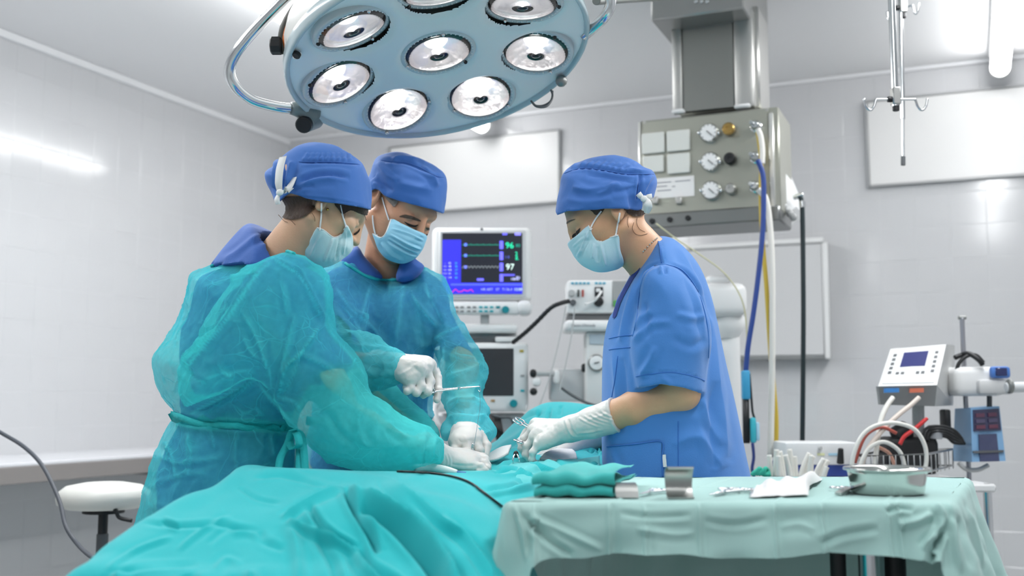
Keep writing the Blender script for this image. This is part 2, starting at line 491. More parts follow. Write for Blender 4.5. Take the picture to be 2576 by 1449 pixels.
def strokes(v, n, lst, q0=None):
    """folds: each (outline pixels, half width px, height m[, skew]) raises or sinks the cloth along a line on the side that faces the room"""
    x, y = PX(v); front = np.clip((-n[:, 1])*1.6+0.2, 0, 1); out = np.zeros(len(v))
    for pl, w, hgt in lst:
        o = spline(pl, 5); L = np.concatenate([[0], np.cumsum(np.linalg.norm(np.diff(o, axis=0), axis=1))])
        best = np.full(len(v), 1e9); tt = np.zeros(len(v)); lo = o.min(0)-4*w; hi = o.max(0)+4*w
        m = np.where((x > lo[0]) & (x < hi[0]) & (y > lo[1]) & (y < hi[1]))[0]
        if not len(m): continue
        q = np.stack([x[m], y[m]], 1); b = best[m]; t_ = tt[m]
        for i in range(len(o)-1):
            a = o[i]; ab = o[i+1]-a; t = np.clip(((q-a)@ab)/max(ab@ab, 1e-9), 0, 1); d = np.linalg.norm(q-a-t[:, None]*ab, axis=1)
            u = d < b; b[u] = d[u]; t_[u] = (L[i]+t[u]*(L[i+1]-L[i]))/L[-1]
        fade = np.clip(np.minimum(t_, 1-t_)*6, 0, 1)**.6
        z = b/w
        prof = .55*np.exp(-z*z)+.45*np.exp(-2.2*z)-0.30*np.exp(-((z-2.0)/0.9)**2)
        out[m] += hgt*fade*prof
    return out*front
def bvh(v, F): return BVHTree.FromPolygons([Vector(a) for a in v], [list(map(int, f)) for f in F])
CAMV = Vector((0, 0, CAM_Z))
def hit(tree, px, py):
    d = Vector(ray(px, py)).normalized(); r = tree.ray_cast(CAMV, d)
    return r
def drop(trees, pts, off=0.0015, sub=6):
    """carry a pixel polyline onto the nearest of the given surfaces; misses take the last depth met"""
    pts = spline(pts, sub) if sub else np.asarray(pts, float); out = []; last = None
    for x, y in pts:
        best = None
        for t in trees:
            r = hit(t, x, y)
            if r[0] is not None and (best is None or r[3] < best[3]): best = r
        if best is not None:
            nn = best[1] if best[1].dot(Vector(ray(x, y))) < 0 else -best[1]
            out.append(np.array(best[0]+nn*off)); last = best[0].y/K
        elif last is not None: out.append(P(x, y, last))
        else: out.append(None)
    first = next((o for o in out if o is not None), P(pts[0][0], pts[0][1], 2.4))
    for i in range(len(out)):
        if out[i] is None: out[i] = P(pts[i][0], pts[i][1], first[1]/K)
    return np.array(out)
def patch(trees, outline, off=0.002, step=2.0, sub=4, jump=0.02, thick=0.0):
    """a thin piece lying on a surface inside a pixel outline"""
    pg = Poly(outline, sub, step=2.0, margin=12); lo = pg.o.min(0); hi = pg.o.max(0)
    xs = np.arange(lo[0]-step, hi[0]+2*step, step); ys = np.arange(lo[1]-step, hi[1]+2*step, step)
    X, Y = np.meshgrid(xs, ys); q = np.stack([X.ravel(), Y.ravel()], 1); d = pg.exact(q)
    near = (d < 0) & (d > -step*1.5)
    o = pg.o; A = np.roll(o, 1, 0); AB = o-A; LL = (AB*AB).sum(1)+1e-9
    for i in np.where(near)[0]:
        t = np.clip(((q[i]-A)*AB).sum(1)/LL, 0, 1); c = A+t[:, None]*AB; q[i] = c[np.argmin(((q[i]-c)**2).sum(1))]
    use = (d > -step*1.5); pos = np.zeros((len(q), 3)); ok = np.zeros(len(q), bool)
    for i in np.where(use)[0]:
        best = None
        for t in trees:
            r = hit(t, q[i, 0], q[i, 1])
            if r[0] is not None and (best is None or r[3] < best[3]): best = r
        if best is not None:
            nn = best[1] if best[1].dot(Vector(ray(*q[i]))) < 0 else -best[1]
            pos[i] = np.array(best[0]+nn*off); ok[i] = True
    H, W = X.shape; F = []; xc = (X[:-1, :-1]+step/2).ravel(); yc = (Y[:-1, :-1]+step/2).ravel()
    cd = pg.exact(np.stack([xc, yc], 1)).reshape(H-1, W-1)
    for j in range(H-1):
        for i in range(W-1):
            if cd[j, i] < -step*.2: continue
            ids = (j*W+i, (j+1)*W+i, (j+1)*W+i+1, j*W+i+1)
            if all(ok[k] for k in ids):
                yy = pos[list(ids), 1]
                if yy.max()-yy.min() < jump: F.append(ids)
    used = sorted({k for f in F for k in f}); mp = {k: n for n, k in enumerate(used)}
    V = pos[used]; F = [[mp[k] for k in f] for f in F]
    return V, F
def rotm(az, pitch, roll=0):
    """head axes as columns: forward, left, up; az measured from +X towards +Y"""
    a, p, r = map(math.radians, (az, pitch, roll))
    f = np.array([math.cos(a)*math.cos(p), math.sin(a)*math.cos(p), -math.sin(p)])
    l = np.array([-math.sin(a), math.cos(a), 0]); u = np.cross(f, l)
    l2 = math.cos(r)*l-math.sin(r)*u; u2 = math.cos(r)*u+math.sin(r)*l
    return np.stack([f, l2, u2], 1)
# ------------------------------------------------------------------ the room
ROOM_A, ROOM_B = 7.3, 5.5
M_wallb = mat('wall_grout', 'e2e3e5', .6)
M_tile = mat('wall_tile', 'd0d1d3', .12, spec=.55, bump=(3.0, .035))
M_ceil = mat('ceiling_paint', 'f3f3f4', .85, bump=(30, .05))
M_floor = mat('floor_vinyl', 'c3c8c8', .35, mottle=(40, .08))
M_trim = mat('trim_white', 'ecedef', .5)
M_tube = mat('lit_diffuser', 'ffffff', .4, emit=11)
M_white = mat('white_enamel', 'e9eaea', .35)
M_grey = mat('grey_plastic', 'b6b8b8', .45)
M_dgrey = mat('dark_plastic', '55585b', .5)
M_black = mat('black_rubber', '15171a', .5)
M_chrome = mat('chrome', 'd9dbdd', .12, 1.0)
M_steel = mat('brushed_steel', 'b9b9b6', .34, 1.0, bump=(25, .06, (1, 1, 30)))
M_steeld = mat('dull_steel', '8f918f', .45, .9)

def wallbox(name, a0, a1, b0, b1, z0, z1, m, th=.12, **kw):
    mb = MB(); M = np.eye(4); M[:3, 0] = AX*-1; M[:3, 1] = BX; M[:3, 2] = UP; M[:3, 3] = CORNER
    mb.box(((a0+a1)/2, (b0+b1)/2, (z0+z1)/2), (a1-a0, b1-b0, z1-z0), M)
    return meta(mk(name, mb.v, mb.f, m, None, False), kind='structure', **kw)
fl = wallbox('floor', -.12, ROOM_A+.12, -.12, ROOM_B+.12, -.1, 0, M_floor)
ce = wallbox('ceiling', -.12, ROOM_A+.12, -.12, ROOM_B+.12, CEIL, CEIL+.1, M_ceil)
TP = .012
wb = wallbox('wall_back', -.12, -.0012, 0, ROOM_B, 0, CEIL, M_wallb)
wl = wallbox('wall_left', 0, ROOM_A, -.12, -.0012, 0, CEIL, M_wallb)
wr_ = wallbox('wall_right', 0, ROOM_A, ROOM_B, ROOM_B+.12, 0, CEIL, M_tile)
wf = wallbox('wall_front', ROOM_A, ROOM_A+.12, 0, ROOM_B, 0, CEIL, M_tile)
TS = .15
def tile_mesh(nrm, along):
    """one tile: slightly pillowed face with rounded edges"""
    g = .0004; w = TS/2-g; e = .0014; v = []; f = []
    for d, r in ((0, w), (TP-.0009, w), (TP, w-e)):
        v += [(sx*r*along+sz*r*UP+nrm*d) for sx, sz in ((-1, -1), (1, -1), (1, 1), (-1, 1))]
    for k in range(2):
        for i in range(4): j = (i+1) % 4; f.append((k*4+i, k*4+j, k*4+4+j, k*4+4+i))
    f.append((8, 9, 10, 11))
    me = bpy.data.meshes.new('tile'); me.from_pydata([tuple(a) for a in v], [], f); me.update(); me.materials.append(M_tile)
    bm_ = bmesh.new(); bm_.from_mesh(me); bmesh.ops.recalc_face_normals(bm_, faces=bm_.faces[:]); 
    c = sum((q.normal*q.calc_area() for q in bm_.faces), Vector())
    if c.dot(Vector(nrm)) < 0: bmesh.ops.reverse_faces(bm_, faces=bm_.faces[:])
    bm_.to_mesh(me); bm_.free()
    return me, v, f
def tile_wall(wall, nrm, along, length, zmin, seen):
    me, v, f = tile_mesh(nrm, along); base = CORNER-nrm*TP; rest = MB(); cand = []
    n1 = int(math.ceil(length/TS)); nz = int(CEIL/TS)
    rng = random.Random(3)
    for i in range(n1):
        for k in range(nz+1):
            if (i+.5)*TS+TS/2 > length or CEIL-(k+.5)*TS-TS/2 < 0: continue
            c = base+along*((i+.5)*TS)+UP*(CEIL-(k+.5)*TS)
            x, y = PX(c); d = c[1]
            vis = -60 < x < 2640 and -60 < y < 1500 and d > .5 and seen(x, y)
            cand.append((0 if vis else 1, d, i, k, c))
    cand.sort(key=lambda t: t[:4]); proto = None
    for n, (vis, d, i, k, c) in enumerate(cand):
        tl = rng.gauss(0, .0022), rng.gauss(0, .0022)
        if vis == 0 and n < 295:
            o = bpy.data.objects.new('tile', me); COL.objects.link(o); o.parent = wall
            o.location = Vector(c-ORIG[wall.name]); o.rotation_euler = Vector((along*tl[0]))+Vector((0, 0, tl[1]))
        else: rest.add(np.array(v)+c, f)
    r = mk('tile', rest.v, rest.f, M_tile, wall, False); r['kind'] = 'stuff'
    bm_ = bmesh.new(); bm_.from_mesh(r.data); bmesh.ops.recalc_face_normals(bm_, faces=bm_.faces[:]); bm_.to_mesh(r.data); bm_.free()
tile_wall(wb, -AX, BX, 4.65, 0, lambda x, y: x > 690)
tile_wall(wl, BX, -AX, 6.0, 0, lambda x, y: x < 730 and y > 60)
def trimbox(name, a0, a1, b0, b1, z0, z1):
    return wallbox(name, a0, a1, b0, b1, z0, z1, M_trim)
trimbox('trim_1', 0, 6.4, 0, .022, CEIL-.035, CEIL-.002)
trimbox('trim_2', 0, .022, .022, 5.4, CEIL-.02, CEIL-.002)

# fluorescent fittings on the ceiling, two rows plus one added fill
def fitting(a0, a1, b, label):
    z = CEIL-.085
    T = thing('ceiling_light', label, 'light', room(a0, b, CEIL-.13), 'tube fittings on the ceiling')
    mb = MB(); M = np.eye(4); M[:3, 0] = -AX; M[:3, 1] = BX; M[:3, 2] = UP; M[:3, 3] = CORNER
    mb.box(((a0+a1)/2, b, CEIL-.022), (a1-a0-.04, .085, .044), M, .01); mb.obj('housing', M_white, T)
    mb = MB(); mb.cyl(room(a0+.03, b, z), room(a1-.03, b, z), .040, n=20); mb.obj('diffuser', M_tube, T)
    for a in (a0, a1-.035):
        mb = MB(); mb.cyl(room(a, b, z), room(a+.035, b, z), .0435, n=20); mb.obj('end_cap', M_grey, T)
bl, br = 1.33, 3.83
fitting(.10, 1.40, bl, 'lit tube fitting behind the operating lamp, its far end by the back wall')
fitting(1.52, 3.0, bl, 'lit tube fitting just left of the operating lamp')
fitting(3.15, 4.6, bl, 'tube fitting nearest on the left row')
fitting(.10, 1.50, br, 'lit tube fitting at the upper right, above the wide white board')
fitting(1.65, 3.05, br, 'second tube fitting on the right row')
fitting(3.2, 4.6, br, 'third tube fitting on the right row')
fitting(5.6, 7.0, 2.6, 'added unseen tube fitting, fill light over the foot of the room')  # on neither row; added out of view as fill for the figures

# ------------------------------------------------------------------ planes seen in the photograph: helpers to build on them
class Plane:
    def __init__(s, o, n=AX, x=BX):
        s.o = np.asarray(o, float); s.n = np.asarray(n, float); s.x = np.asarray(x, float)
    def uv(s, px, py):
        h = plane_hit(px, py, s.o, s.n)-s.o; return h@s.x, h[2]
    def at(s, u, v, d=0): return s.o+s.x*u+UP*v-s.n*d
    def pt(s, px, py, d=0): return plane_hit(px, py, s.o, s.n)-s.n*d
    def M(s): return np.block([[np.stack([s.x, s.n, UP], 1), s.o[:, None]], [np.zeros((1, 3)), np.ones((1, 1))]])
    def box(s, mb, x0, y0, x1, y1, depth, proud=0.0, bev=.003, seg=1):
        """a box whose face, proud of the plane, covers the pixel rectangle; depth runs away from the viewer"""
        u0, u1 = s.uv(x0, (y0+y1)/2)[0], s.uv(x1, (y0+y1)/2)[0]; v1, v0 = s.uv((x0+x1)/2, y0)[1], s.uv((x0+x1)/2, y1)[1]
        mb.box(((u0+u1)/2, -proud+depth/2, (v0+v1)/2), (u1-u0, depth, v1-v0), s.M(), bev, seg); return mb
    def disc(s, mb, px, py, rpx, depth, proud, n=20, prof=None):
        c = s.pt(px, py); r = rpx/(FPX/c[1]); F = axis_frame(c-s.n*(proud-depth), -s.n)
        mb.lathe(prof(r, depth) if prof else [(r, 0), (r, depth*.75), (r*.85, depth)], F, n); return mb
WB = Plane(CORNER)
def board(name, label, x0, y0, x1, y1, depth, rim):
    T = thing(name, label, 'board', WB.pt((x0+x1)/2, y1))
    b = MB(); WB.box(b, x0, y0, x1, y1, depth, depth, .004); b.obj('panel', mat('board_white', 'ebebea', .3), T)
    u0, v1 = WB.uv(x0, (y0+y1)/2)[0], WB.uv((x0+x1)/2, y0)[1]; u1, v0 = WB.uv(x1, (y0+y1)/2)[0], WB.uv((x0+x1)/2, y1)[1]
    for a in ((u0, u1, v0-rim, v0), (u0, u1, v1, v1+rim), (u0-rim, u0, v0-rim, v1+rim), (u1, u1+rim, v0-rim, v1+rim)):
        f = MB(); f.box(((a[0]+a[1])/2, -(depth+.006)/2, (a[2]+a[3])/2), (a[1]-a[0], depth+.006, a[3]-a[2]), WB.M(), .002); f.obj('frame', mat('board_frame', 'b4b6b7', .4, .3), T)
    return T
board('wall_board', 'white wall board behind the middle surgeon', 985, 352, 1408, 524, .02, .008)
board('wall_board', 'wide white wall board at the upper right behind the hanging hooks', 2184, 236, 2640, 452, .02, .008)
T = thing('wall_cabinet', 'shallow white wall cabinet hanging behind the blue and black hoses', 'cabinet', WB.pt(1930, 905))
b = MB(); WB.box(b, 1700, 622, 2088, 905, .10, .10, .006); b.obj('cabinet_body', M_grey, T)
b = MB(); WB.box(b, 1704, 630, 2078, 898, .012, .112, .003); b.obj('door', mat('cabinet_door', 'd0d1d2', .4), T)
b = MB(); WB.box(b, 2079, 618, 2093, 905, .02, .118, .004); b.obj('door_frame', M_white, T)
b = MB(); WB.box(b, 1704, 616, 2079, 628, .02, .118, .004); b.obj('door_frame', M_white, T)
# small lit switch plates / sockets on the tiles are left to the tile gloss

# counter along the left wall
edge = plane_hit(0, 1169, CORNER+BX*.55, BX)
zc = edge[2]
mb = MB(); Mw = np.eye(4); Mw[:3, 0] = -AX; Mw[:3, 1] = BX; Mw[:3, 2] = UP; Mw[:3, 3] = CORNER
T = thing('counter', 'long white counter with a dark edge along the left wall', 'counter', room(2.4, .27, zc-.1))
ca0, ca1 = .25, 4.4
mb.box(((ca0+ca1)/2, .272, zc-.006), (ca1-ca0, .544, .012), Mw, .002); mb.obj('worktop', mat('laminate_white', 'dfe0e4', .25), T)
mb = MB(); mb.box(((ca0+ca1)/2, .540, zc-.042), (ca1-ca0, .016, .060), Mw, .002); mb.obj('front_edge', mat('edge_grey', '8d8886', .5), T)
for a in (.5, 1.2, 4.2):
    mb = MB(); mb.box((a, .26, zc-.075-.02), (.03, .50, .05), Mw, .004); mb.obj('bracket', M_steeld, T)
mb = MB(); mb.box(((ca0+ca1)/2, .02, zc-.06), (ca1-ca0, .02, .10), Mw, .002); mb.obj('wall_rail', M_steeld, T)
# ------------------------------------------------------------------ things at the back of the room
M_teal = mat('teal_plastic', '0f8a95', .4)
M_screen_dark = mat('screen_off', '3a3b3e', .18)
def emis(name, c, s): return mat(name, c, .4, emit=s)
def hexa(mb, c):
    """c: 8 points, front face (4, counter-clockwise) then back face"""
    return mb.add(c, [(0, 1, 2, 3), (7, 6, 5, 4), (0, 4, 5, 1), (1, 5, 6, 2), (2, 6, 7, 3), (3, 7, 4, 0)])
YN, XN = np.array([0, 1.0, 0]), np.array([1.0, 0, 0])
def facing(px, py, q): return Plane(P(px, py, q), YN, XN)

# --- patient monitor and anaesthesia machine
FM = facing(1212, 700, 4.1)
T = thing('patient_monitor', 'white patient monitor with a lit blue and black trace screen', 'monitor', P(1215, 795, 4.1))
b = MB(); FM.box(b, 1086, 571, 1338, 757, .10, 0, .02, 3); b.obj('casing', M_white, T)
b = MB(); FM.box(b, 1104, 580, 1322, 748, .008, .006, .004); b.obj('bezel', mat('bezel_grey', 'd4d6d8', .4), T)
b = MB(); FM.box(b, 1112, 587, 1314, 740, .006, .008, .001); SCR = b.obj('screen', emis('screen_black', '1a1d27', .55), T)
def strip_on(x0, y0, x1, y1, c, s=1.0, pr=.0092, nm='trace'):
    b = MB(); FM.box(b, x0, y0, x1, y1, .001, pr, 0); return b.obj(nm, emis('scr_'+c, c, s), SCR, False)
strip_on(1113, 604, 1160, 712, '2d2bc4', .9, nm='side_panel'); strip_on(1113, 712, 1314, 740, '2a2cc8', .9, nm='footer'); strip_on(1134, 714, 1314, 719, '4a58f0', 1.0, .0095, 'footer_bar')
def wave(y, amp, c, n, kind):
    pts = []
    for i in range(n+1):
        x = 1163+(1256-1163)*i/n
        o = {'flat': amp*(.6 if i % 9 == 4 else (-.3 if i % 9 == 5 else 0)), 'wave': amp*abs(math.sin(i*.55))-amp*.5}[kind]
        pts.append(FM.pt(x, y-o, .0098))
    b = MB(); b.tube(pts, .0011, 4); b.obj('trace', emis('scr_'+c, c, .9), SCR, False)
wave(617, 4, '1f8f78', 54, 'flat'); wave(644, 4, '1f8f78', 54, 'flat'); wave(673, 6, '7d8488', 60, 'wave')
for y in (617, 644, 673): strip_on(1168, y-4, 1175, y+3, '6a78ff', 1.0, .0100, 'marker')
for y0, y1 in ((607, 627), (634, 655), (662, 683), (690, 709)): strip_on(1257, y0, 1266, y1, '6a66ff', 1.0, .0095, 'label_bar')
strip_on(1200, 701, 1217, 707, '6a66ff', 1.0, .0095, 'caption'); strip_on(1264, 588, 1276, 592, '6a66ff', .9, .0095, 'caption'); strip_on(1295, 587, 1310, 593, '8a86ff', .9, .0095, 'caption'); strip_on(1266, 690, 1295, 695, '5c58d8', .9, .0095, 'caption')
def stext(body, px, py, size, c, s=1.1):
    c0 = FM.pt(px, py, .0096); text('reading', body, size, np.block([[np.stack([XN, UP, -YN], 1), c0[:, None]], [np.zeros((1, 3)), np.ones((1, 1))]]), emis('scr_'+c, c, s), SCR)
stext('96', 1282, 619, .030, '20e0a8'); stext('80', 1303, 619, .016, '18907c'); stext('2', 1299, 640, .020, '20e0a8'); stext('8.', 1301, 651, .018, '20e0a8'); stext('1 0', 1276, 648, .012, '5d6ad0'); stext('97', 1283, 673, .030, 'd5efe6'); stext('108/67', 1296, 703, .012, 'c8ccff'); stext('(81)', 1303, 698, .009, 'c8ccff')
for i, y in enumerate((663, 671, 680, 689, 699)):
    stext(['--', 'O2', 'AA', 'N2O', 'Bal'][i], 1120, y, .008, '9aa0ff'); stext(['52', '48', '0.8', '31', '1.0'][i], 1132, y, .009, 'c0c8ff'); stext(['21', '36', '17', '25', '62'][i], 1148, y, .009, '38b8e8')
pts = [FM.pt(x, y, .0098) for x, y in ((1138, 736), (1146, 728), (1154, 735), (1162, 734), (1168, 730), (1176, 733), (1186, 729), (1191, 735))]
b = MB(); b.tube(pts, .0013, 4); b.obj('trace', emis('scr_e03078', 'e03078', 1.0), SCR, False)
for i, x in enumerate((1216, 1232, 1252, 1268, 1281)): stext(['HR', 'ART', 'ST', 'T1', '36.4'][i], x, 729, .012, '9aa6ff')
stext('12:08', 1303, 729, .013, 'bcd8ff')
b = MB(); FM.disc(b, 1212, 577, 3.5, .004, .004); b.obj('sensor', M_dgrey, T)
b = MB(); FM.box(b, 1086, 759, 1308, 792, .07, .02, .012, 2); b.obj('control_panel', M_white, T)
b = MB(); FM.box(b, 1300, 756, 1339, 793, .09, .028, .02, 3); b.obj('hinge_end', mat('casing_white2', 'e2e3e4', .4), T)
for xs, m_ in (((1150, 1163, 1180, 1194), M_grey), ((1210, 1223, 1237), mat('key_teal', '2fa9b4', .4))):
    for x in xs:
        for y in (774, 784): b = MB(); FM.box(b, x-4.5, y-2.5, x+4.5, y+2.5, .004, .023, .001); b.obj('key', m_ if m_ is not M_grey else mat('key_grey', '8d8f90', .5), T)
b = MB(); FM.box(b, 1248, 771, 1258, 777, .004, .023, .001); b.obj('key', M_teal, T)
b = MB(); FM.disc(b, 1272, 781, 9.5, .022, .038); b.obj('dial_knob', M_teal, T)
b = MB(); FM.box(b, 1208, 790, 1230, 818, .05, -.01, .004); b.obj('stem', M_grey, T)

T = AM = thing('anaesthesia_machine', 'white anaesthesia machine with a dark ventilator screen under the patient monitor', 'machine', np.array([*P(1250, 1100, 4.25)[:2], 0]))
FA = facing(1255, 950, 4.12)
b = MB(); FA.box(b, 1100, 815, 1302, 838, .32, .02, .012, 2); b.obj('top_shelf', M_white, T)
b = MB(); FA.box(b, 1110, 838, 1300, 862, .26, -.03, .004); b.obj('shelf_gap', M_grey, T)
b = MB(); FA.box(b, 1180, 852, 1242, 861, .02, .0, .003); b.obj('slot', M_dgrey, T)
b = MB(); FA.box(b, 1246, 848, 1301, 861, .10, .02, .004); b.obj('drawer', M_white, T)
b = MB(); FA.box(b, 1100, 862, 1329, 1036, .12, .02, .016, 3); VS = b.obj('ventilator_casing', M_white, T)
b = MB(); FA.box(b, 1120, 877, 1292, 996, .006, .023, .002); b.obj('ventilator_screen', M_screen_dark, VS)
b = MB(); FA.disc(b, 1292, 1015, 10, .022, .042); b.obj('ventilator_knob', M_teal, VS)
for x, y, c in ((1312, 884, 'b8a53a'), (1314, 946, '9a9c9e'), (1314, 983, '2fa9b4'), (1240, 1008, 'a88a60')):
    b = MB(); FA.box(b, x-5, y-3, x+5, y+3, .004, .023, .001); b.obj('key', mat('k_'+c, c, .5), VS)
b = MB(); FA.box(b, 1090, 1040, 1325, 1200, .40, -.08, .01); b.obj('cabinet', mat('machine_grey', 'c3c4c6', .5), T)
z0 = FA.uv(1200, 1200)[1]+FA.o[2]
mb = MB(); c_ = P(1205, 1200, 4.3); mb.box((c_[0], c_[1]+.1, (.08+z0)/2), (.36, .42, z0-.08), None, .01); mb.obj('lower_cabinet', M_white, T)
for sx in (-1, 1):
    for sy in (-1, 1):
        mb = MB(); mb.cyl((c_[0]+sx*.14-.015, c_[1]+.1+sy*.16, .04), (c_[0]+sx*.14+.015, c_[1]+.1+sy*.16, .04), .04); mb.obj('castor', M_black, T)
# breathing block beside the ventilator
FB = facing(1380, 950, 4.05)
b = MB(); FB.box(b, 1385, 925, 1475, 1010, .14, -.06, .012, 2); b.obj('absorber', mat('absorber_grey', 'd6d7d8', .5), T)
for x0, y0, x1, y1, m_ in ((1333, 928, 1350, 950, M_black), (1333, 975, 1352, 995, M_black), (1348, 932, 1400, 946, M_grey), (1392, 930, 1408, 965, M_white), (1464, 914, 1476, 936, M_black), (1338, 948, 1362, 972, M_white)):
    b = MB(); FB.box(b, x0, y0, x1, y1, .05, .0, .012, 2); b.obj('connector', m_, T)
# gas module on its shelf
FG = facing(1500, 760, 4.0)
b = MB(); FG.box(b, 1426, 704, 1592, 788, .16, 0, .012, 2); GM = b.obj('gas_module', M_white, T)
b = MB(); FG.box(b, 1540, 706, 1590, 772, .01, .004, .003); b.obj('bay', mat('bay_grey', '9fa1a0', .5), GM)
b = MB(); FG.box(b, 1542, 756, 1556, 772, .01, .010, .002); b.obj('bay_key', mat('key_green', '58a05c', .5), GM)
for i in range(9):
    x = 1440+i*10
    if i == 5: continue
    b = MB(); FG.box(b, x-3.5, 710, x+3.5, 715, .003, .003, .0005); b.obj('module_mark', mat('mark_blue', '5fb2cc', .5), GM)
for x, w, c in ((1455, 5, '4b4a48'), (1466, 5, 'b04a40')): b = MB(); FG.box(b, x-w/2, 729, x+w/2, 747, .006, .005, .001); b.obj('slot', mat('k_'+c, c, .5), GM)
b = MB(); FG.disc(b, 1437, 738, 9, .02, .02); b.obj('port', M_grey, GM)
b = MB(); FG.disc(b, 1441, 762, 8, .02, .02); b.obj('port', M_dgrey, GM)
b = MB(); FG.box(b, 1496, 722, 1517, 746, .008, .004, .001); b.obj('window', M_black, GM)
b = MB(); FG.box(b, 1499, 726, 1510, 735, .006, .010, .001); b.obj('white_half', M_white, GM)  # white half of the black and white connector
b = MB(); FG.disc(b, 1505, 760, 13, .035, .035, prof=lambda r, d: [(r*.9, 0), (r, d*.4), (r*.8, d*.8), (r*.3, d)]); b.obj('water_trap', M_black, GM)
b = MB(); b.tube([FG.pt(1512, 735, .03), FG.pt(1500, 752, .05), FG.pt(1490, 762, .03), FG.pt(1470, 768, .04)], .004, 6, 5); b.obj('sample_line', M_white, GM, True)
b = MB(); FG.box(b, 1428, 789, 1560, 806, .12, -.02, .003); b.obj('shelf_gap', mat('gap_dark', '6d6f70', .6), T)
b = MB(); FG.box(b, 1420, 806, 1580, 834, .20, .03, .014, 3); SH = b.obj('module_shelf', M_white, T)
c0 = FG.pt(1466, 820, .0315); text('lettering', 'Datex-Ohmeda', .013, np.block([[np.stack([XN, UP, -YN], 1), c0[:, None]], [np.zeros((1, 3)), np.ones((1, 1))]]), mat('letter_grey', '8d9094', .6), SH)
b = MB(); FG.box(b, 1474, 834, 1560, 1020, .12, 0, .01, 2); CO = b.obj('column', mat('column_white', 'dfe0df', .45), T)
b = MB(); FG.box(b, 1483, 842, 1545, 866, .006, .004, .001); b.obj('data_plate', mat('plate_blue', 'b4c2cc', .5), CO)
b = MB(); FG.disc(b, 1500, 913, 21, .018, .016, 28); G_ = b.obj('pressure_gauge', M_steeld, CO)
b = MB(); FG.disc(b, 1500, 913, 17.5, .004, .018, 28); b.obj('gauge_face', M_white, G_)
b = MB(); b.box((0, 0, 0), (.018, .002, .003), frame(FG.pt(1500, 913, .020), (1, 0, .2), UP)); b.obj('needle', M_black, G_)
b = MB(); lo_ = FG.pt(1515, 1020, -.06); b.box((lo_[0], lo_[1], lo_[2]/2+.04), (.09, .12, lo_[2]-.08), None, .01); b.obj('column_foot', M_white, T)

def hose(name, label, pts, q, r, m, **kw):
    """pts in pixels; q a depth or a list of depths"""
    qs = np.interp(np.linspace(0, 1, len(pts)), np.linspace(0, 1, len(np.atleast_1d(q))), np.atleast_1d(q))
    b = MB(); b.tube([P(x, y, d) for (x, y), d in zip(pts, qs)], r, 10, 8); o = b.obj(name, m, None, True)
    return meta(o, label, kw.get('cat', 'hose'), kw.get('group'))
b = MB(); pp = spline([P(x, y, q) for x, y, q in ((1430, 758, 3.93), (1410, 763, 3.9), (1385, 775, 3.9), (1350, 810, 3.95), (1320, 838, 4.0), (1290, 862, 4.06))], 10)
b.tube(pp, [.0065 if i % 2 else .0085 for i in range(60)], 8); meta(b.obj('breathing_hose', M_black, None, True), 'black ribbed hose arching between the gas module and the ventilator', 'hose')
hose('sampling_tube', 'thin grey tube hanging from the gas module, nearer the monitor', [(1424, 768), (1410, 840), (1385, 940), (1350, 1040)], 3.9, .0022, M_grey, cat='tube')
hose('sampling_tube', 'thin grey tube hanging from the gas module, nearer the gauge column', [(1446, 770), (1438, 840), (1422, 920), (1408, 985)], 3.9, .0022, M_grey, cat='tube')
hose('power_cord', 'dark cord looping below the gauge column', [(1412, 975), (1440, 995), (1480, 1015), (1530, 1028)], 3.95, .005, M_dgrey, cat='cord')
hose('power_cord', 'dark cord looping down under the ventilator casing', [(1240, 1045), (1262, 1050), (1285, 1052), (1293, 1080), (1280, 1110), (1262, 1125)], 3.9, .005, M_dgrey, cat='cord')
b = MB()
for k in range(5): b.tube([P(1236+k*5, 1046, 3.92), P(1240+k*6, 1070+k*4, 3.88), P(1250+k*3, 1100, 3.9), P(1256+k*2, 1130, 3.95)], .004, 6, 5)
o = b.obj('cable_bundle', M_black, None, True); meta(o, 'bundle of black cables hanging under the ventilator screen', 'cables', kind='stuff')
b = MB(); b.tube([P(1100, 1015, 4.08), P(1092, 1030, 3.95), P(1098, 1060, 3.9), P(1112, 1085, 3.9), P(1135, 1105, 4.0), P(1150, 1112, 4.2)], .011, 10, 8); b.obj('grey_hose', M_grey, AM, True)

# --- white equipment column right of the nurse
T = thing('equipment_column', 'white equipment column with a rounded head behind the nurse', 'column', np.array([*P(1845, 1100, 4.1)[:2], 0]))
FC = facing(1840, 900, 4.1)
b = MB(); FC.box(b, 1770, 712, 1878, 796, .16, .03, .03, 3); b.obj('head', M_white, T)
b = MB(); FC.box(b, 1780, 690, 1838, 716, .08, .0, .02, 3); b.obj('head_cover', M_white, T)
b = MB(); cc = FC.pt(1838, 835, -.06); r_ = 46/S(4.1); b.lathe([(r_*.62, -.02), (r_*.8, .0), (r_, .02), (r_, .05), (r_*.96, .058)], axis_frame(cc, UP), 28); b.obj('collar', M_white, T)
b = MB(); b.lathe([(.036, .06), (.036, cc[2]-.0)], axis_frame(np.array([cc[0]+.008, cc[1], 0]), UP), 24); b.obj('post', M_white, T)
b = MB(); b.lathe([(.22, 0), (.22, .04), (.06, .06)], axis_frame(np.array([cc[0]+.008, cc[1], 0]), UP), 28); b.obj('base', M_grey, T)

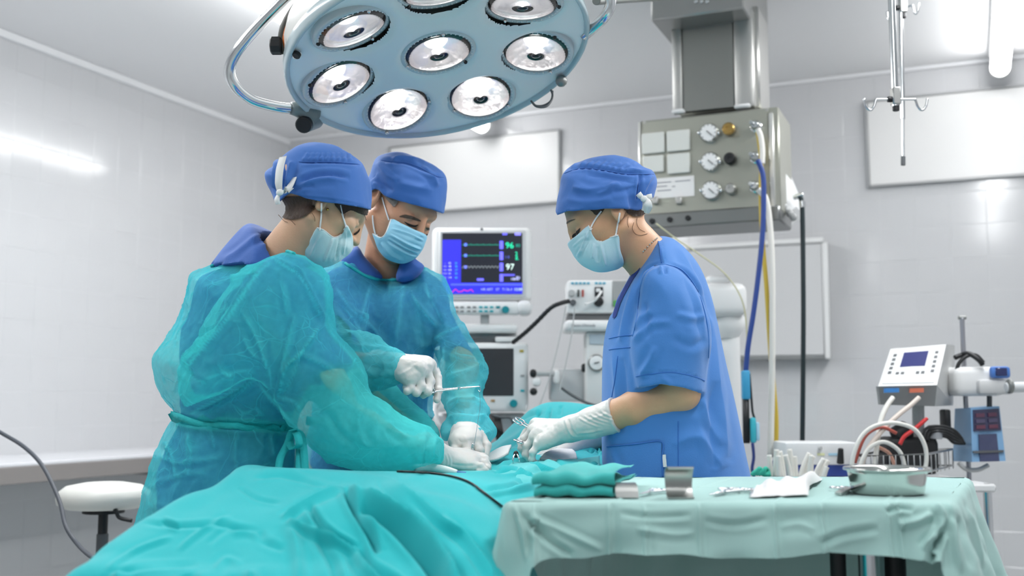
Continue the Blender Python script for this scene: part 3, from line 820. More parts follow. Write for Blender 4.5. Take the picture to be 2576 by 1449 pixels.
# --- ceiling pendant with gas outlets
q_ = 4.0
PP = Plane(P(1785, 420, q_))
T = thing('ceiling_pendant', 'stainless steel ceiling pendant with gauges and gas outlets', 'pendant', P(1785, 540, q_))
M_panel = mat('panel_champagne', 'a9aa9f', .32, .75)
b = MB(); PP.box(b, 1613, 286, 1962, 541, .26, 0, .004); b.obj('console', M_panel, T)
b = MB(); PP.box(b, 1618, 291, 1936, 530, .006, .005, .002); FP_ = b.obj('front_panel', M_panel, T)
b = MB(); PP.box(b, 1936, 284, 1949, 524, .012, .010, .003); b.obj('edge_strip', mat('strip_alu', 'd6d6d2', .3, .8), T)
b = MB(); PP.box(b, 1606, 306, 1614, 545, .25, .0, .003); b.obj('edge_strip', mat('strip_alu', 'd6d6d2', .3, .8), T)
b = MB(); PP.box(b, 1612, 528, 1964, 566, .25, .012, .006); BL = b.obj('lower_lip', mat('lip_steel', '7f8180', .35, .8), T)
for x in (1643, 1687, 1733): b = MB(); PP.disc(b, x, 558-(x-1643)*.09, 7, .012, .02); b.obj('lip_socket', M_black, BL)
for x0, y0, x1, y1 in ((1617, 336, 1674, 388), (1680, 330, 1738, 382), (1620, 394, 1672, 436), (1681, 388, 1738, 438)):
    b = MB(); PP.box(b, x0, y0, x1, y1, .014, .018, .003); b.obj('socket_cover', mat('cover_white', 'd9dbd6', .4), FP_)
b = MB(); PP.box(b, 1632, 447, 1748, 498, .001, .0075, 0); N_ = b.obj('paper_note', mat('paper', 'ecebea', .8), FP_)
for i, (x0, x1, y) in enumerate(((1650, 1690, 460), (1700, 1738, 456), (1650, 1680, 470), (1692, 1700, 470), (1655, 1690, 480))):
    b = MB(); PP.box(b, x0, y-1, x1, y+1, .0006, .0084, 0); b.obj('ink_line', mat('ink', '8a8a94', .8), N_, False)
for x in (1651, 1711):
    b = MB(); PP.box(b, x-8, 498, x+8, 515, .02, .025, .003); b.obj('hook', M_steel, FP_)
def gauge(x, y):
    b = MB(); PP.disc(b, x, y, 25, .028, .032, 28); g = b.obj('gauge', M_chrome, FP_)
    b = MB(); PP.disc(b, x, y, 21, .004, .034, 28); b.obj('gauge_face', M_white, g)
    b = MB(); c = PP.pt(x, y, .0355); b.box((.006, 0, .0), (.026, .002, .004), frame(c, BX*.7-UP*.7, -AX)); b.obj('needle', M_black, g)
    for k in range(9):
        t = math.radians(-40+k*32.5); b = MB(); b.box((.0255, 0, 0), (.005, .001, .0025), frame(PP.pt(x, y, .0352), BX*math.cos(t)+UP*math.sin(t), np.cross(BX*math.cos(t)+UP*math.sin(t), AX))); b.obj('tick', M_dgrey, g)
    for sx in (-1, 1):
        b = MB(); b.ball(PP.pt(x+sx*24, y, .022), .008, 6); b.obj('gauge_lug', M_chrome, g)
for x, y in ((1787, 338), (1790, 410), (1792, 482)): gauge(x, y)
def knob(x, y, r, m_, nm='regulator_knob'):
    b = MB(); PP.disc(b, x, y, r, .035, .04, 20, lambda r, d: [(r*.75, 0), (r*.75, d*.35), (r, d*.4), (r, d*.85), (r*.8, d), (r*.35, d), (r*.3, d*.92)]); b.obj(nm, m_, FP_)
knob(1837, 329, 16, mat('brass', 'b4955a', .3, 1.0)); knob(1840, 403, 15, M_black); knob(1842, 479, 14, M_steel)
def outlet(x, y):
    b = MB(); PP.disc(b, x, y, 15, .05, .055, 20, lambda r, d: [(r, 0), (r, d*.3), (r*.8, d*.35), (r*.8, d*.8), (r*.55, d)]); o = b.obj('gas_outlet', M_chrome, FP_)
    b = MB(); PP.disc(b, x-6, y-2, 6, .03, .07, 14); b.obj('coupling', M_chrome, o)
for x, y in ((1905, 322), (1904, 400), (1903, 473)): outlet(x, y)
for x, y in ((1622, 308), (1930, 277)): b = MB(); PP.disc(b, x, y, 4, .004, .006); b.obj('screw', M_steel, FP_)
# side unit on the right flank of the console
sp = [P(1966, 410, 4.0), P(1990, 470, 4.05), P(2004, 520, 4.1), P(1968, 545, 4.0)]
b = MB(); hexa(b, [sp[3], sp[2], sp[1], sp[0]]+[a+AX*.20 for a in (sp[3], sp[2], sp[1], sp[0])]); b.obj('side_unit', M_white, T, False)
b = MB(); b.cyl(P(1996, 497, 4.02), P(2022, 490, 4.0), .010); b.obj('side_fitting', M_chrome, T)
for i in range(4): b = MB(); b.ball(P(1972+i*8, 520+i*9, 4.0), .013, 6); b.obj('side_knob', M_grey, T)
# column and ceiling box
PCm = Plane(P(1785, 200, q_+.02))
b = MB(); PCm.box(b, 1716, 20, 1846, 276, .02, 0, .003); b.obj('column_plate', mat('column_steel', '8c8d8a', .38, .85, bump=(18, .05, (1, 1, 20))), T)
b = MB(); PCm.box(b, 1690, 30, 1717, 280, .05, .008, .01, 2); b.obj('column_edge', M_steel, T)
b = MB(); PCm.box(b, 1846, 22, 1896, 272, .05, .008, .01, 2); b.obj('column_edge', M_steel, T)
b = MB(); PCm.box(b, 1700, 20, 1906, 276, .20, -.03, .006); b.obj('column_back', M_steel, T)
b = MB(); PCm.box(b, 1692, 276, 1724, 288, .03, .02, .006); b.obj('end_stop', M_white, T)
b = MB(); PCm.box(b, 1848, 264, 1890, 274, .03, .02, .006); b.obj('end_stop', M_white, T)
o_ = P(1785, 40, q_-.12); u0, u1 = Plane(o_).uv(1637, 40)[0], Plane(o_).uv(1872, 40)[0]; v0 = Plane(o_).uv(1760, 36)[1]+o_[2]
b = MB(); Mx = np.block([[np.stack([BX, AX, UP], 1), o_[:, None]], [np.zeros((1, 3)), np.ones((1, 1))]])
b.box(((u0+u1)/2, .24, (v0+CEIL)/2-o_[2]), (u1-u0, .48, CEIL-v0), Mx, .006); CB = b.obj('ceiling_box', mat('box_steel', '9c9d9b', .35, .85), T)
for x in (1752, 1766, 1780): b = MB(); b.cyl(Plane(o_).pt(x, 6), Plane(o_).pt(x, 6, .012), .006); b.obj('cable_gland', M_chrome, CB)

hose('gas_hose', 'yellow gas hose hanging from the top outlet of the pendant', [(1906, 330), (1913, 380), (1915, 420), (1914, 500), (1918, 600), (1928, 720), (1938, 880), (1947, 980), (1953, 1060), (1951, 1150)], 3.86, .0075, mat('hose_yellow', 'c7ad3f', .45))
hose('gas_hose', 'white gas hose sleeve at the top outlet of the pendant', [(1906, 324), (1914, 345), (1918, 380), (1917, 412)], 3.83, .009, mat('hose_white', 'dedcd6', .45))
hose('gas_hose', 'blue gas hose hanging down to a light blue connector', [(1906, 402), (1919, 440), (1921, 500), (1918, 590), (1908, 690), (1895, 790), (1882, 870), (1876, 935)], 3.8, .0085, mat('hose_blue', '1e3f88', .45))
hose('gas_hose', 'white gas hose hanging straight beside the yellow hose', [(1906, 476), (1926, 500), (1936, 560), (1942, 660), (1943, 800), (1942, 960), (1938, 1150)], 3.84, .010, mat('hose_white', 'dedcd6', .45))
hose('gas_hose', 'black gas hose hanging from the fitting right of the pendant', [(2012, 494), (2018, 520), (2020, 640), (2021, 800), (2020, 960), (2018, 1140)], 3.95, .0082, mat('hose_black', '16262a', .4))
b = MB(); b.cyl(P(2018, 505, 3.95), P(2019, 522, 3.95), .011); meta(b.obj('hose_coupling', M_chrome, None), 'chrome coupling at the head of the black hose', 'coupling')
hose('sampling_tube', 'thin yellowish tube curving from the pendant over the nurse\'s shoulder', [(1650, 562), (1700, 600), (1760, 640), (1820, 685), (1860, 740), (1876, 800), (1880, 900)], 3.85, .0025, mat('tube_straw', 'c9c6a4', .4), cat='tube')
# connectors below the blue hose
T = thing('hose_connector', 'light blue block connector at the end of the blue hose', 'connector', P(1878, 1005, 3.8))
Fq = facing(1880, 970, 3.8)
b = MB(); Fq.box(b, 1866, 932, 1886, 1005, .03, .015, .006, 2); b.obj('block', mat('conn_blue', '3d9cc8', .4), T)
b = MB(); b.tube([P(1876, 1003, 3.8), P(1877, 1060, 3.8), P(1878, 1115, 3.8)], .011, 8); b.obj('lead', M_black, T, True)
b = MB(); b.tube([P(1885, 940, 3.79), P(1890, 1000, 3.79), P(1893, 1035, 3.79), P(1898, 1052, 3.79)], .004, 6, 5); b.obj('lead', M_black, T, True)
T = thing('hose_connector', 'cyan clip connector below the light blue block', 'connector', P(1893, 1115, 3.78))
b = MB(); Fq.box(b, 1886, 1050, 1900, 1114, .025, .02, .006, 2); b.obj('block', mat('conn_cyan', '3fb6c6', .4), T)
b = MB(); Fq.box(b, 1899, 1062, 1908, 1108, .015, .02, .004, 2); b.obj('clip', mat('clip_clear', 'a9d2e6', .3), T)
hose('power_cord', 'thin dark cord hanging below the cyan connector', [(1893, 1114), (1896, 1150), (1892, 1180), (1898, 1205)], 3.78, .005, mat('cord_navy', '2a3a78', .5), cat='cord')

# --- trolley with tubing, far right
q3 = 3.55
zt = P(2150, 1196, q3)[2]-.02
T = thing('trolley', 'white equipment trolley behind the instrument table', 'trolley', np.array([*P(2180, 1200, q3+.15)[:2], 0]))
ct_ = P(2180, 1200, q3+.15)
b = MB(); b.box((ct_[0], ct_[1], zt-.012), (.62, .42, .024), None, .006); b.obj('shelf', M_white, T)
b = MB(); b.box((ct_[0], ct_[1], .25), (.60, .40, .02), None, .006); b.obj('shelf', M_white, T)
for sx in (-1, 1):
    for sy in (-1, 1):
        x, y = ct_[0]+sx*.29, ct_[1]+sy*.19
        b = MB(); b.cyl((x, y, .06), (x, y, zt), .012); b.obj('leg', M_chrome, T)
        b = MB(); b.cyl((x-.012, y, .035), (x+.012, y, .035), .035); b.obj('castor', M_black, T)
Fw = facing(2050, 1150, q3+.10)
T = thing('control_box', 'low white control box with a black toggle behind the instrument table', 'device', P(2060, 1196, q3+.1))
b = MB(); Fw.box(b, 1976, 1113, 2160, 1170, .16, 0, .008, 2); CBX = b.obj('casing', mat('box_offwhite', 'dcdedf', .45), T)
b = MB(); Fw.box(b, 1975, 1165, 2160, 1200, .16, -.01, .004); b.obj('lower_part', mat('box_navy', '27408c', .5), T)
b = MB(); b.cyl(P(2114, 1166, q3+.07), P(2115, 1128, q3+.06), .011, .008); b.obj('toggle', M_black, T)
b = MB(); Fw.disc(b, 2062, 1127, 5, .01, .012); b.obj('button', M_grey, T)
for x0, y0, x1, y1, c in ((2056, 1140, 2074, 1146, 'd8dcae'), (2084, 1140, 2110, 1146, 'a9cfe2')): b = MB(); Fw.box(b, x0, y0, x1, y1, .002, .002, 0); b.obj('sticker', mat('k_'+c, c, .5), CBX)
rng = random.Random(5)
tube_m = mat('tubing_clear', 'e4e3dc', .3)
for i in range(15):
    x = 1938+i*9.5+rng.uniform(-3, 3); lean = rng.uniform(-14, 20)+(i-6)*2.5; top = 1136+rng.uniform(-6, 12)+max(0, i-8)*4.5
    b = MB(); q = q3-.02+rng.uniform(-.06, .05); b.tube([P(x, 1200, q), P(x+lean*.4, (1200+top)/2, q), P(x+lean, top, q)], .0075, 8, 5)
    o = b.obj('tubing_end', tube_m, None, True); meta(o, 'clear plastic tubing end standing in a bunch behind the table', 'tube', 'clear tubing ends bunched behind the table')
b = MB(); 
for i in range(6): b.tube([P(1890+i*6, 1196, 3.5), P(1900+i*5, 1186-i % 3*4, 3.5), P(1912+i*4, 1190-i % 2*6, 3.52), P(1925+i*2, 1197, 3.5)], .006, 6, 4)
meta(b.obj('gauze_strip', mat('cloth_green', '36b49c', .8), None, True), 'crumpled green cloth strip behind the nurse', 'cloth')

# patient warming unit on its stand
T = thing('tourniquet_unit', 'grey control unit with a dark blue display and blue and orange tabs', 'device', P(2290, 1200, 3.6))
dxa = AX*.13
f4 = [P(2209, 972, 3.56), P(2357, 969, 3.50), P(2380, 866, 3.66), P(2240, 878, 3.72)]
g4 = [P(2215, 1018, 3.62), P(2352, 1022, 3.56), P(2357, 969, 3.50), P(2209, 972, 3.56)]
far_r = [P(2398, 1020, 3.80), P(2402, 866, 3.82)]
bk = [P(2230, 1016, 3.9), P(2398, 1020, 3.84), P(2402, 868, 3.86), P(2256, 876, 3.92)]
M_unit = mat('unit_grey', 'cfd0cf', .45); M_unitd = mat('unit_dark', '8f9191', .5)
b = MB(); b.add([*f4, *bk], [(0, 1, 2, 3), (1, 5, 6, 2), (3, 2, 6, 7), (0, 3, 7, 4)]); b.add([g4[0], g4[1], bk[1], bk[0]], [(0, 3, 2, 1)]); b.add([g4[1], f4[1], bk[1]], [(0, 2, 1)]); b.add([g4[0], f4[0], bk[0]], [(0, 1, 2)])
b.obj('casing', M_unit, T, False)
b = MB(); b.add([*g4, *[p+YN*.02 for p in g4]], [(0, 1, 2, 3), (7, 6, 5, 4), (0, 4, 5, 1), (1, 5, 6, 2), (2, 6, 7, 3), (3, 7, 4, 0)]); b.obj('front_skirt', M_unitd, T, False)
nrm = np.cross(f4[1]-f4[0], f4[3]-f4[0]); nrm /= np.linalg.norm(nrm)
if nrm[1] > 0: nrm = -nrm
def onface(u, v, d=.0015): return (f4[0]*(1-u)+f4[1]*u)*(1-v)+(f4[3]*(1-u)+f4[2]*u)*v+nrm*d
def fquad(nm, u0, u1, v0, v1, m_, d=.002):
    b = MB(); c = [onface(u0, v0, d), onface(u1, v0, d), onface(u1, v1, d), onface(u0, v1, d)]; hexa(b, [*c, *[x-nrm*.004 for x in c]]); return b.obj(nm, m_, T, False)
fquad('keypad', .06, .94, .06, .90, mat('keypad_grey', 'd9dbdc', .45), .002)
fquad('display', .28, .72, .46, .84, mat('lcd_blue', '33386e', .15), .004)
for k in range(5):
    for u in (.13, .87): fquad('key', u-.03, u+.03, .30+k*.115, .36+k*.115, M_dgrey, .004)
for u in (.27, .36, .62, .71): fquad('key', u-.03, u+.03, .27, .33, M_dgrey, .004)
fg = Plane(g4[3], YN, XN)
for x0, x1, c in ((2226, 2262, '3f86cc'), (2290, 2324, 'd8765a')):
    cs = [P(x, y, 3.545-(x-2220)/140*.055) for x, y in ((x0, 988), (x1, 987), (x1, 976), (x0, 977))]; b = MB(); hexa(b, [*cs, *[p+YN*.01 for p in cs]]); b.obj('tab', mat('tab_'+c, c, .45), T, False)
b = MB(); b.cyl(P(2310, 1018, 3.7), P(2310, 1200, 3.7), .018); b.obj('post', M_grey, T)
hose('air_tube', 'translucent white tube hanging from the blue tab of the control unit', [(2246, 1000), (2232, 1020), (2218, 1050), (2210, 1090), (2204, 1140), (2200, 1200)], [3.53, 3.45], .0075, tube_m, cat='tube')
hose('air_tube', 'translucent white tube hanging from the orange tab of the control unit', [(2312, 1000), (2290, 1020), (2262, 1042), (2232, 1070), (2205, 1100), (2178, 1140), (2160, 1200)], [3.5, 3.44], .0070, mat('tubing_pink', 'ddd0c6', .35), cat='tube')
for i, (pts, m_) in enumerate(((([(2142, 1200), (2146, 1150), (2166, 1100), (2200, 1072), (2250, 1064), (2300, 1080), (2326, 1120), (2330, 1165), (2318, 1200)]), tube_m), (([(2160, 1200), (2168, 1160), (2190, 1125), (2225, 1112), (2262, 1135), (2276, 1175), (2276, 1205)]), tube_m), (([(2150, 1165), (2175, 1100), (2215, 1075), (2255, 1090)]), mat('tube_red', 'b0564a', .4)), (([(2210, 1125), (2236, 1140), (2250, 1170), (2254, 1200)]), mat('tube_salmon', 'd2a08c', .4)))):
    hose('coiled_tube', ['large clear tube loop rising over the wire basket', 'smaller clear tube loop in front of the wire basket', 'red tube running behind the clear loops', 'pinkish short tube inside the smaller clear loop'][i], pts, 3.42+.02*i, .0062-.001*(i > 1), m_, cat='tube')
b = MB(); b.tube([P(2264, 1118, 3.5), P(2275, 1098, 3.5), P(2300, 1080, 3.5), P(2328, 1056, 3.5)], .006, 8, 5); b.cyl(P(2326, 1058, 3.5), P(2333, 1052, 3.5), .005); meta(b.obj('red_tube', mat('tube_bright_red', 'd23436', .4), None, True), 'bright red tube sticking up from the wire basket', 'tube')
# basket
T = thing('wire_basket', 'chrome wire basket under the grey control unit', 'basket', P(2270, 1200, 3.55))
wire = mat('basket_wire', 'bcbcbb', .3, .9)
fl_, fr_, br_, bl_ = P(2146, 1148, 3.46), P(2330, 1143, 3.42), P(2396, 1130, 3.75), P(2230, 1132, 3.78)
dz = np.array([0, 0, P(2146, 1200, 3.46)[2]-fl_[2]])
b = MB(); b.tube([fl_, fr_, br_, bl_], .0035, 6, closed=True); b.obj('rim', wire, T, True)
b = MB(); b.tube([fl_+dz*.85, fr_+dz*.85, br_+dz*.85, bl_+dz*.85], .0028, 6, closed=True); b.obj('rim', wire, T, True)
for A_, B_, n in ((fl_, fr_, 12), (fr_, br_, 6), (bl_, br_, 10), (fl_, bl_, 6)):
    for i in range(n+1):
        p = A_+(B_-A_)*i/n; b = MB(); b.cyl(p, p+dz, .0018, n=6); b.obj('wire', wire, T, True)
T = thing('pump_motor', 'black pump body standing in the wire basket', 'pump', P(2300, 1195, 3.6))
Fb = facing(2300, 1130, 3.62)
b = MB(); Fb.box(b, 2236, 1100, 2366, 1195, .12, 0, .02, 3); b.obj('body', M_black, T)
b = MB(); b.cyl(P(2250, 1100, 3.66), P(2285, 1078, 3.66), .03); b.obj('motor', M_black, T)
b = MB(); b.cyl(P(2352, 1104, 3.64), P(2352, 1070, 3.64), .022); b.obj('clear_jar', mat('jar_grey', 'b9bcc0', .2), T)
for i in range(5): hose('black_cable', 'black cable tangled between the pump and the blue infusion pump', [(2318+i*8, 1108), (2330+i*7, 1078+i*5), (2366+i*4, 1072+i*7), (2400, 1082+i*8), (2420+i*2, 1104+i*3)], 3.58+.02*i, .0045, M_black, cat='cable', group='black cables between the pumps')
# drip stand with two pumps
T = thing('drip_stand', 'thin grey drip stand with a crossbar, carrying the blue pump', 'stand', np.array([*P(2420, 1200, 3.75)[:2], 0]))
pt_ = P(2420, 800, 3.75); b = MB(); b.cyl((pt_[0], pt_[1], .06), pt_, .0075); b.obj('pole', mat('pole_grey', 'a5a6ac', .3, .8), T)
b = MB(); b.cyl(P(2411, 799, 3.75), P(2430, 799, 3.75), .006); b.obj('crossbar', M_steeld, T)
for k in range(5):
    t = k*2*math.pi/5; b = MB(); b.tube([(pt_[0], pt_[1], .08), (pt_[0]+.14*math.cos(t), pt_[1]+.14*math.sin(t), .065), (pt_[0]+.26*math.cos(t), pt_[1]+.26*math.sin(t), .045)], .012, 8, 4); l = b.obj('foot', M_grey, T, True)
    b = MB(); b.ball((pt_[0]+.26*math.cos(t), pt_[1]+.26*math.sin(t), .024), .024, 6); b.obj('castor', M_black, l, True)
b = MB(); b.tube([P(2402, 900, 3.7), P(2420, 893, 3.7), P(2438, 890, 3.68), P(2462, 905, 3.66), (P(2472, 918, 3.66))], .008, 8, 6); b.obj('hose_clip', M_black, T, True)
hose('black_cable', 'black cable arching over the top of the white syringe pump', [(2404, 945), (2412, 915), (2432, 896), (2455, 894), (2474, 912)], 3.68, .006, M_black, cat='cable')
T = thing('syringe_pump', 'white syringe pump with a blue framed display at the right', 'pump', P(2480, 996, 3.7))
Fs = facing(2480, 960, 3.66)
b = MB(); Fs.box(b, 2404, 922, 2534, 996, .12, 0, .022, 3); b.obj('casing', M_white, T)
b = MB(); Fs.box(b, 2456, 955, 2545, 992, .05, .02, .010, 2); b.obj('syringe_tray', mat('tray_grey', 'cfd0d0', .4), T)
b = MB(); Fs.box(b, 2484, 922, 2535, 952, .02, .025, .010, 2); D_ = b.obj('display_frame', mat('frame_blue', '4a78c0', .35), T)
b = MB(); Fs.box(b, 2495, 926, 2524, 946, .004, .028, .002); b.obj('display', mat('lcd_navy', '2b3360', .15), D_)
b = MB(); b.cyl(P(2530, 975, 3.6), P(2620, 972, 3.6), .016); b.obj('syringe', mat('syringe_clear', 'd5d8da', .2), T)
b = MB(); b.cyl(P(2535, 972, 3.59), P(2545, 972, 3.59), .022); b.obj('plunger_grip', M_steeld, T)
b = MB(); b.cyl(P(2489, 996, 3.72), P(2489, 1030, 3.72), .008); b.obj('mount', M_dgrey, T)
T = thing('infusion_pump', 'slate blue infusion pump with dark readout on the drip stand', 'pump', P(2465, 1165, 3.7))
M_ib = mat('pump_blue', '7ba6cc', .4)
b = MB(); fc = [P(2446, 1162, 3.60), P(2530, 1160, 3.64), P(2514, 1022, 3.70), P(2442, 1026, 3.64)]; bc = [P(2397, 1160, 3.78), P(2495, 1158, 3.84), P(2490, 1020, 3.88), P(2402, 1028, 3.80)]
hexa(b, [*fc, *bc]); b.obj('casing', M_ib, T, False)
def pq(nm, u0, u1, v0, v1, m_, d=.003):
    b = MB(); g = lambda u, v: (fc[0]*(1-u)+fc[1]*u)*(1-v)+(fc[3]*(1-u)+fc[2]*u)*v+np.array([0, -d, 0]); c = [g(u0, v0), g(u1, v0), g(u1, v1), g(u0, v1)]; hexa(b, [*c, *[x+YN*.006 for x in c]]); return b.obj(nm, m_, T, False)
R_ = pq('readout', .06, .96, .56, .96, mat('readout_dark', '2f2f4e', .2))
for i in range(2):
    for j in range(3): pq('digit_window', .14+i*.42, .44+i*.42, .60+j*.11, .67+j*.11, mat('digit_'+str(j), ['5d2f45', '47415f', '552f48'][j], .2), .005)
pq('door', .22, .80, .0, .50, mat('door_dark', '3b4262', .25)); pq('latch', .02, .95, .16, .20, M_dgrey, .006)
b = MB(); b.tube([P(2412, 1165, 3.7), P(2430, 1180, 3.68), P(2460, 1182, 3.66), P(2486, 1170, 3.66)], .007, 8, 5); b.obj('clamp', M_grey, T, True)
b = MB(); Fs.box(b, 2388, 1030, 2404, 1085, .05, -.03, .006, 2); b.obj('pole_clamp', M_black, T)

# --- drip hooks hanging from the ceiling
def hanger(x, ytop, ybar, yend, q, label, r=.0095, bar=True, span=82, dirn=XN):
    T = thing('hanging_hook_rail', label, 'hook rail', P(x, yend, q))
    c = P(x, ybar, q); e = P(x, yend, q)
    b = MB(); b.cyl((c[0], c[1], CEIL-.002), e, r, n=14); b.obj('rod', M_chrome, T)
    b = MB(); b.lathe([(.04, -.02), (.04, -.001)], axis_frame(np.array([c[0], c[1], CEIL]), UP), 20); b.obj('ceiling_rose', M_chrome, T)
    if bar:
        b = MB(); b.box((c[0], c[1], c[2]+.008), (.022, .026, .048), None, .003); b.obj('clamp', M_steel, T)
        b = MB(); b.cyl(c-UP*.014, c-UP*.032, .009); b.obj('end_plug', M_black, T)
        b = MB(); b.cyl(c-XN*.011, c-XN*.022, .008); b.obj('thumb_screw', M_black, T)
        L = span/S(q)
        for s_ in (-1, 1):
            u = dirn*s_; k = L
            b = MB(); b.tube([c, c+u*k*.55, c+u*k*.62-UP*.002, c+u*k*.68-UP*.018, c+u*k*.80-UP*.030, c+u*k*.94-UP*.020, c+u*k*1.0-UP*-.002], .0035, 8, 5); b.obj('hook', M_chrome, T, True)
    return T
hanger(2253, 0, 250, 268, 3.1, 'chrome ceiling rod with a pair of hooks, nearer of the two')
T2 = hanger(2271, 0, 20, 300, 3.5, 'thin chrome ceiling rod with a plugged end, hanging behind the hooks', .007, True, 42, np.array([.8, -.5, .1]))
b = MB(); b.cyl(P(2271, 300, 3.5), P(2272, 395, 3.5), .0045, n=10); b.obj('inner_rod', M_chrome, T2)
b = MB(); b.cyl(P(2272, 393, 3.5), P(2272, 416, 3.5), .007, n=12); b.obj('end_plug', M_dgrey, T2)

# --- stool and loose cable on the left
q5 = 3.55
cs = P(262, 1245, q5)
T = thing('stool', 'round white stool with a black gas column under the counter', 'stool', np.array([cs[0], cs[1], 0]))
zt_ = P(262, 1213, q5)[2]; r_ = 112/S(q5)
b = MB(); b.lathe([(.001, zt_-.075), (r_*.80, zt_-.075), (r_*.97, zt_-.062), (r_, zt_-.045), (r_*.97, zt_-.028), (r_*.80, zt_-.010), (r_*.45, zt_-.001), (.001, zt_)], axis_frame(np.array([cs[0], cs[1], 0]), UP), 40); b.obj('seat', mat('stool_vinyl', 'dcdcd6', .4), T, True)
b = MB(); b.lathe([(.06, zt_-.09), (.06, zt_-.074)], axis_frame(np.array([cs[0], cs[1], 0]), UP), 20); b.obj('seat_plate', M_black, T)
b = MB(); b.cyl((cs[0], cs[1], zt_-.19), (cs[0], cs[1], zt_-.08), .014); b.obj('sleeve', M_black, T)
b = MB(); b.cyl((cs[0], cs[1], .08), (cs[0], cs[1], zt_-.15), .017); b.obj('column', M_dgrey, T)
b = MB(); b.tube([(cs[0]+.02, cs[1]-.02, zt_-.082), P(290, 1282, q5-.1), P(300, 1302, q5-.1), P(332, 1310, q5-.1)], .006, 8, 5); b.obj('lever', M_black, T, True)
for k in range(5):
    t = k*2*math.pi/5+.3; b = MB(); b.tube([(cs[0], cs[1], .10), (cs[0]+.12*math.cos(t), cs[1]+.12*math.sin(t), .09), (cs[0]+.24*math.cos(t), cs[1]+.24*math.sin(t), .05)], .015, 8, 4); l = b.obj('foot', M_dgrey, T, True)
    b = MB(); b.ball((cs[0]+.24*math.cos(t), cs[1]+.24*math.sin(t), .025), .025, 6); b.obj('castor', M_black, l, True)
hose('loose_cable', 'dark grey cable hanging in front of the counter and stool', [(-420, 1010), (-200, 1020), (-60, 1050), (0, 1087), (55, 1120), (98, 1160), (128, 1210), (152, 1268), (166, 1325), (196, 1370), (232, 1402), (300, 1440), (420, 1520)], [3.5, 3.5, 3.35, 3.2, 2.7], .0058, mat('cable_grey', '4b5058', .5), cat='cable')
# ------------------------------------------------------------------ operating lamp
QL = 2.66
LC = P(1104, 138, QL)                                   # centre of the lamp face
dv = LC-np.array([0, 0, CAM_Z]); dv = dv/np.linalg.norm(dv)
e1 = np.cross(dv, UP); e1 /= np.linalg.norm(e1); e2 = np.cross(dv, e1)      # picture right / picture down at the lamp
if e2[2] > 0: e2 = -e2
tilt = math.acos(.5276); mn = .2229*e1+.9748*e2
LN = math.sin(tilt)*mn-math.cos(tilt)*dv; LN /= np.linalg.norm(LN)          # the way the lamp shines
LX = .9748*e1-.2229*e2; LX /= np.linalg.norm(LX)
LM = frame(LC, LX, LN); LY = LM[:3, 1]
RL = 372/(FPX/np.linalg.norm(LC-np.array([0, 0, CAM_Z])))
T = thing('operating_lamp', 'large round operating lamp with eight lit lenses over the patient', 'lamp', LC)
M_face = mat('lamp_face', 'f0f5f7', .3, coat=.3)
M_hous = mat('lamp_housing', 'e6e6e2', .35)
# face: a dish with eight round openings
ringr = .688*RL; rl = .236*RL
centres = [(0, 0)]
A0 = np.array([245.43, -10.71]); 
e1p = np.array([.9748, -.2229]); e2p = np.array([.2229, .9748])
for k in range(7):
    t = 2*math.pi*k/7; v = np.array([245.43, -10.71])*math.cos(t)+np.array([-53.37, 142.98])*math.sin(t)
    centres.append((v@e1p/372*RL, v@e2p/(372*.5276)*RL))
sgn = 1 if LY@e2 > 0 else -1
centres = [(x, y*sgn) for x, y in centres]
def dish(r): return .010*(r/RL)**2*RL/.33*1.0            # the rim stands slightly lower than the middle
def lens_axis(x, y):
    p = LC+LX*x+LY*y; f = LC+LN*.95; a = f-p; return a/np.linalg.norm(a)
NG = 150
bmf = bmesh.new(); g = {}
xs = np.linspace(-RL, RL, NG)
verts = {}; F = []; V = []
def vid(i, j):
    if (i, j) not in verts:
        x, y = xs[i], xs[j]; r = math.hypot(x, y)
        if r > RL*.985: x, y = x/r*RL*.985, y/r*RL*.985
        for cx, cy in centres:
            d = math.hypot(x-cx, y-cy)
            if d < rl*1.0: x, y = cx+(x-cx)/max(d, 1e-6)*rl, cy+(y-cy)/max(d, 1e-6)*rl
        z = dish(math.hypot(x, y))
        for cx, cy in centres:
            d = math.hypot(x-cx, y-cy)
            if d < rl*1.28: z -= .008*(1-(d-rl)/(rl*.28))**2
        verts[(i, j)] = len(V); V.append(LC+LX*x+LY*y+LN*z)
    return verts[(i, j)]
h_ = xs[1]-xs[0]
for i in range(NG-1):
    for j in range(NG-1):
        mx, my = xs[i]+h_/2, xs[j]+h_/2
        if math.hypot(mx, my) > RL*.985 or any(math.hypot(mx-cx, my-cy) < rl for cx, cy in centres): continue
        F.append((vid(i, j), vid(i+1, j), vid(i+1, j+1), vid(i, j+1)))
bmf.free()
face = mk('lamp_face', V, F, M_face, T)
b = MB(); n = 72; b.lathe([(RL*.975, dish(RL)), (RL*.985, dish(RL)+.008), (RL*1.0, dish(RL)+.010), (RL*1.012, dish(RL)+.004), (RL*1.012, -.010), (RL*.99, -.016)], LM, n, False); b.obj('rim', mat('rim_grey', 'c3d3d8', .2), T, True)
b = MB(); b.lathe([(RL*1.0, -.004), (RL*1.0, -.05), (RL*.97, -.085), (RL*.86, -.125), (RL*.55, -.155), (RL*.2, -.165), (.001, -.165)], LM, n, False); b.obj('housing', M_hous, T, True)
M_glass = mat('lens_glass', 'f4f8fb', .06, trans=1.0, spec=.4)
M_refl = mat('lens_reflector', 'f4f0f2', .28, 1.0, bump=(35, .35))
M_glow = mat('lamp_bulb', 'fff6ee', .3, emit=28)
M_bezel = mat('lens_bezel', 'c6d0d6', .22, coat=.5)
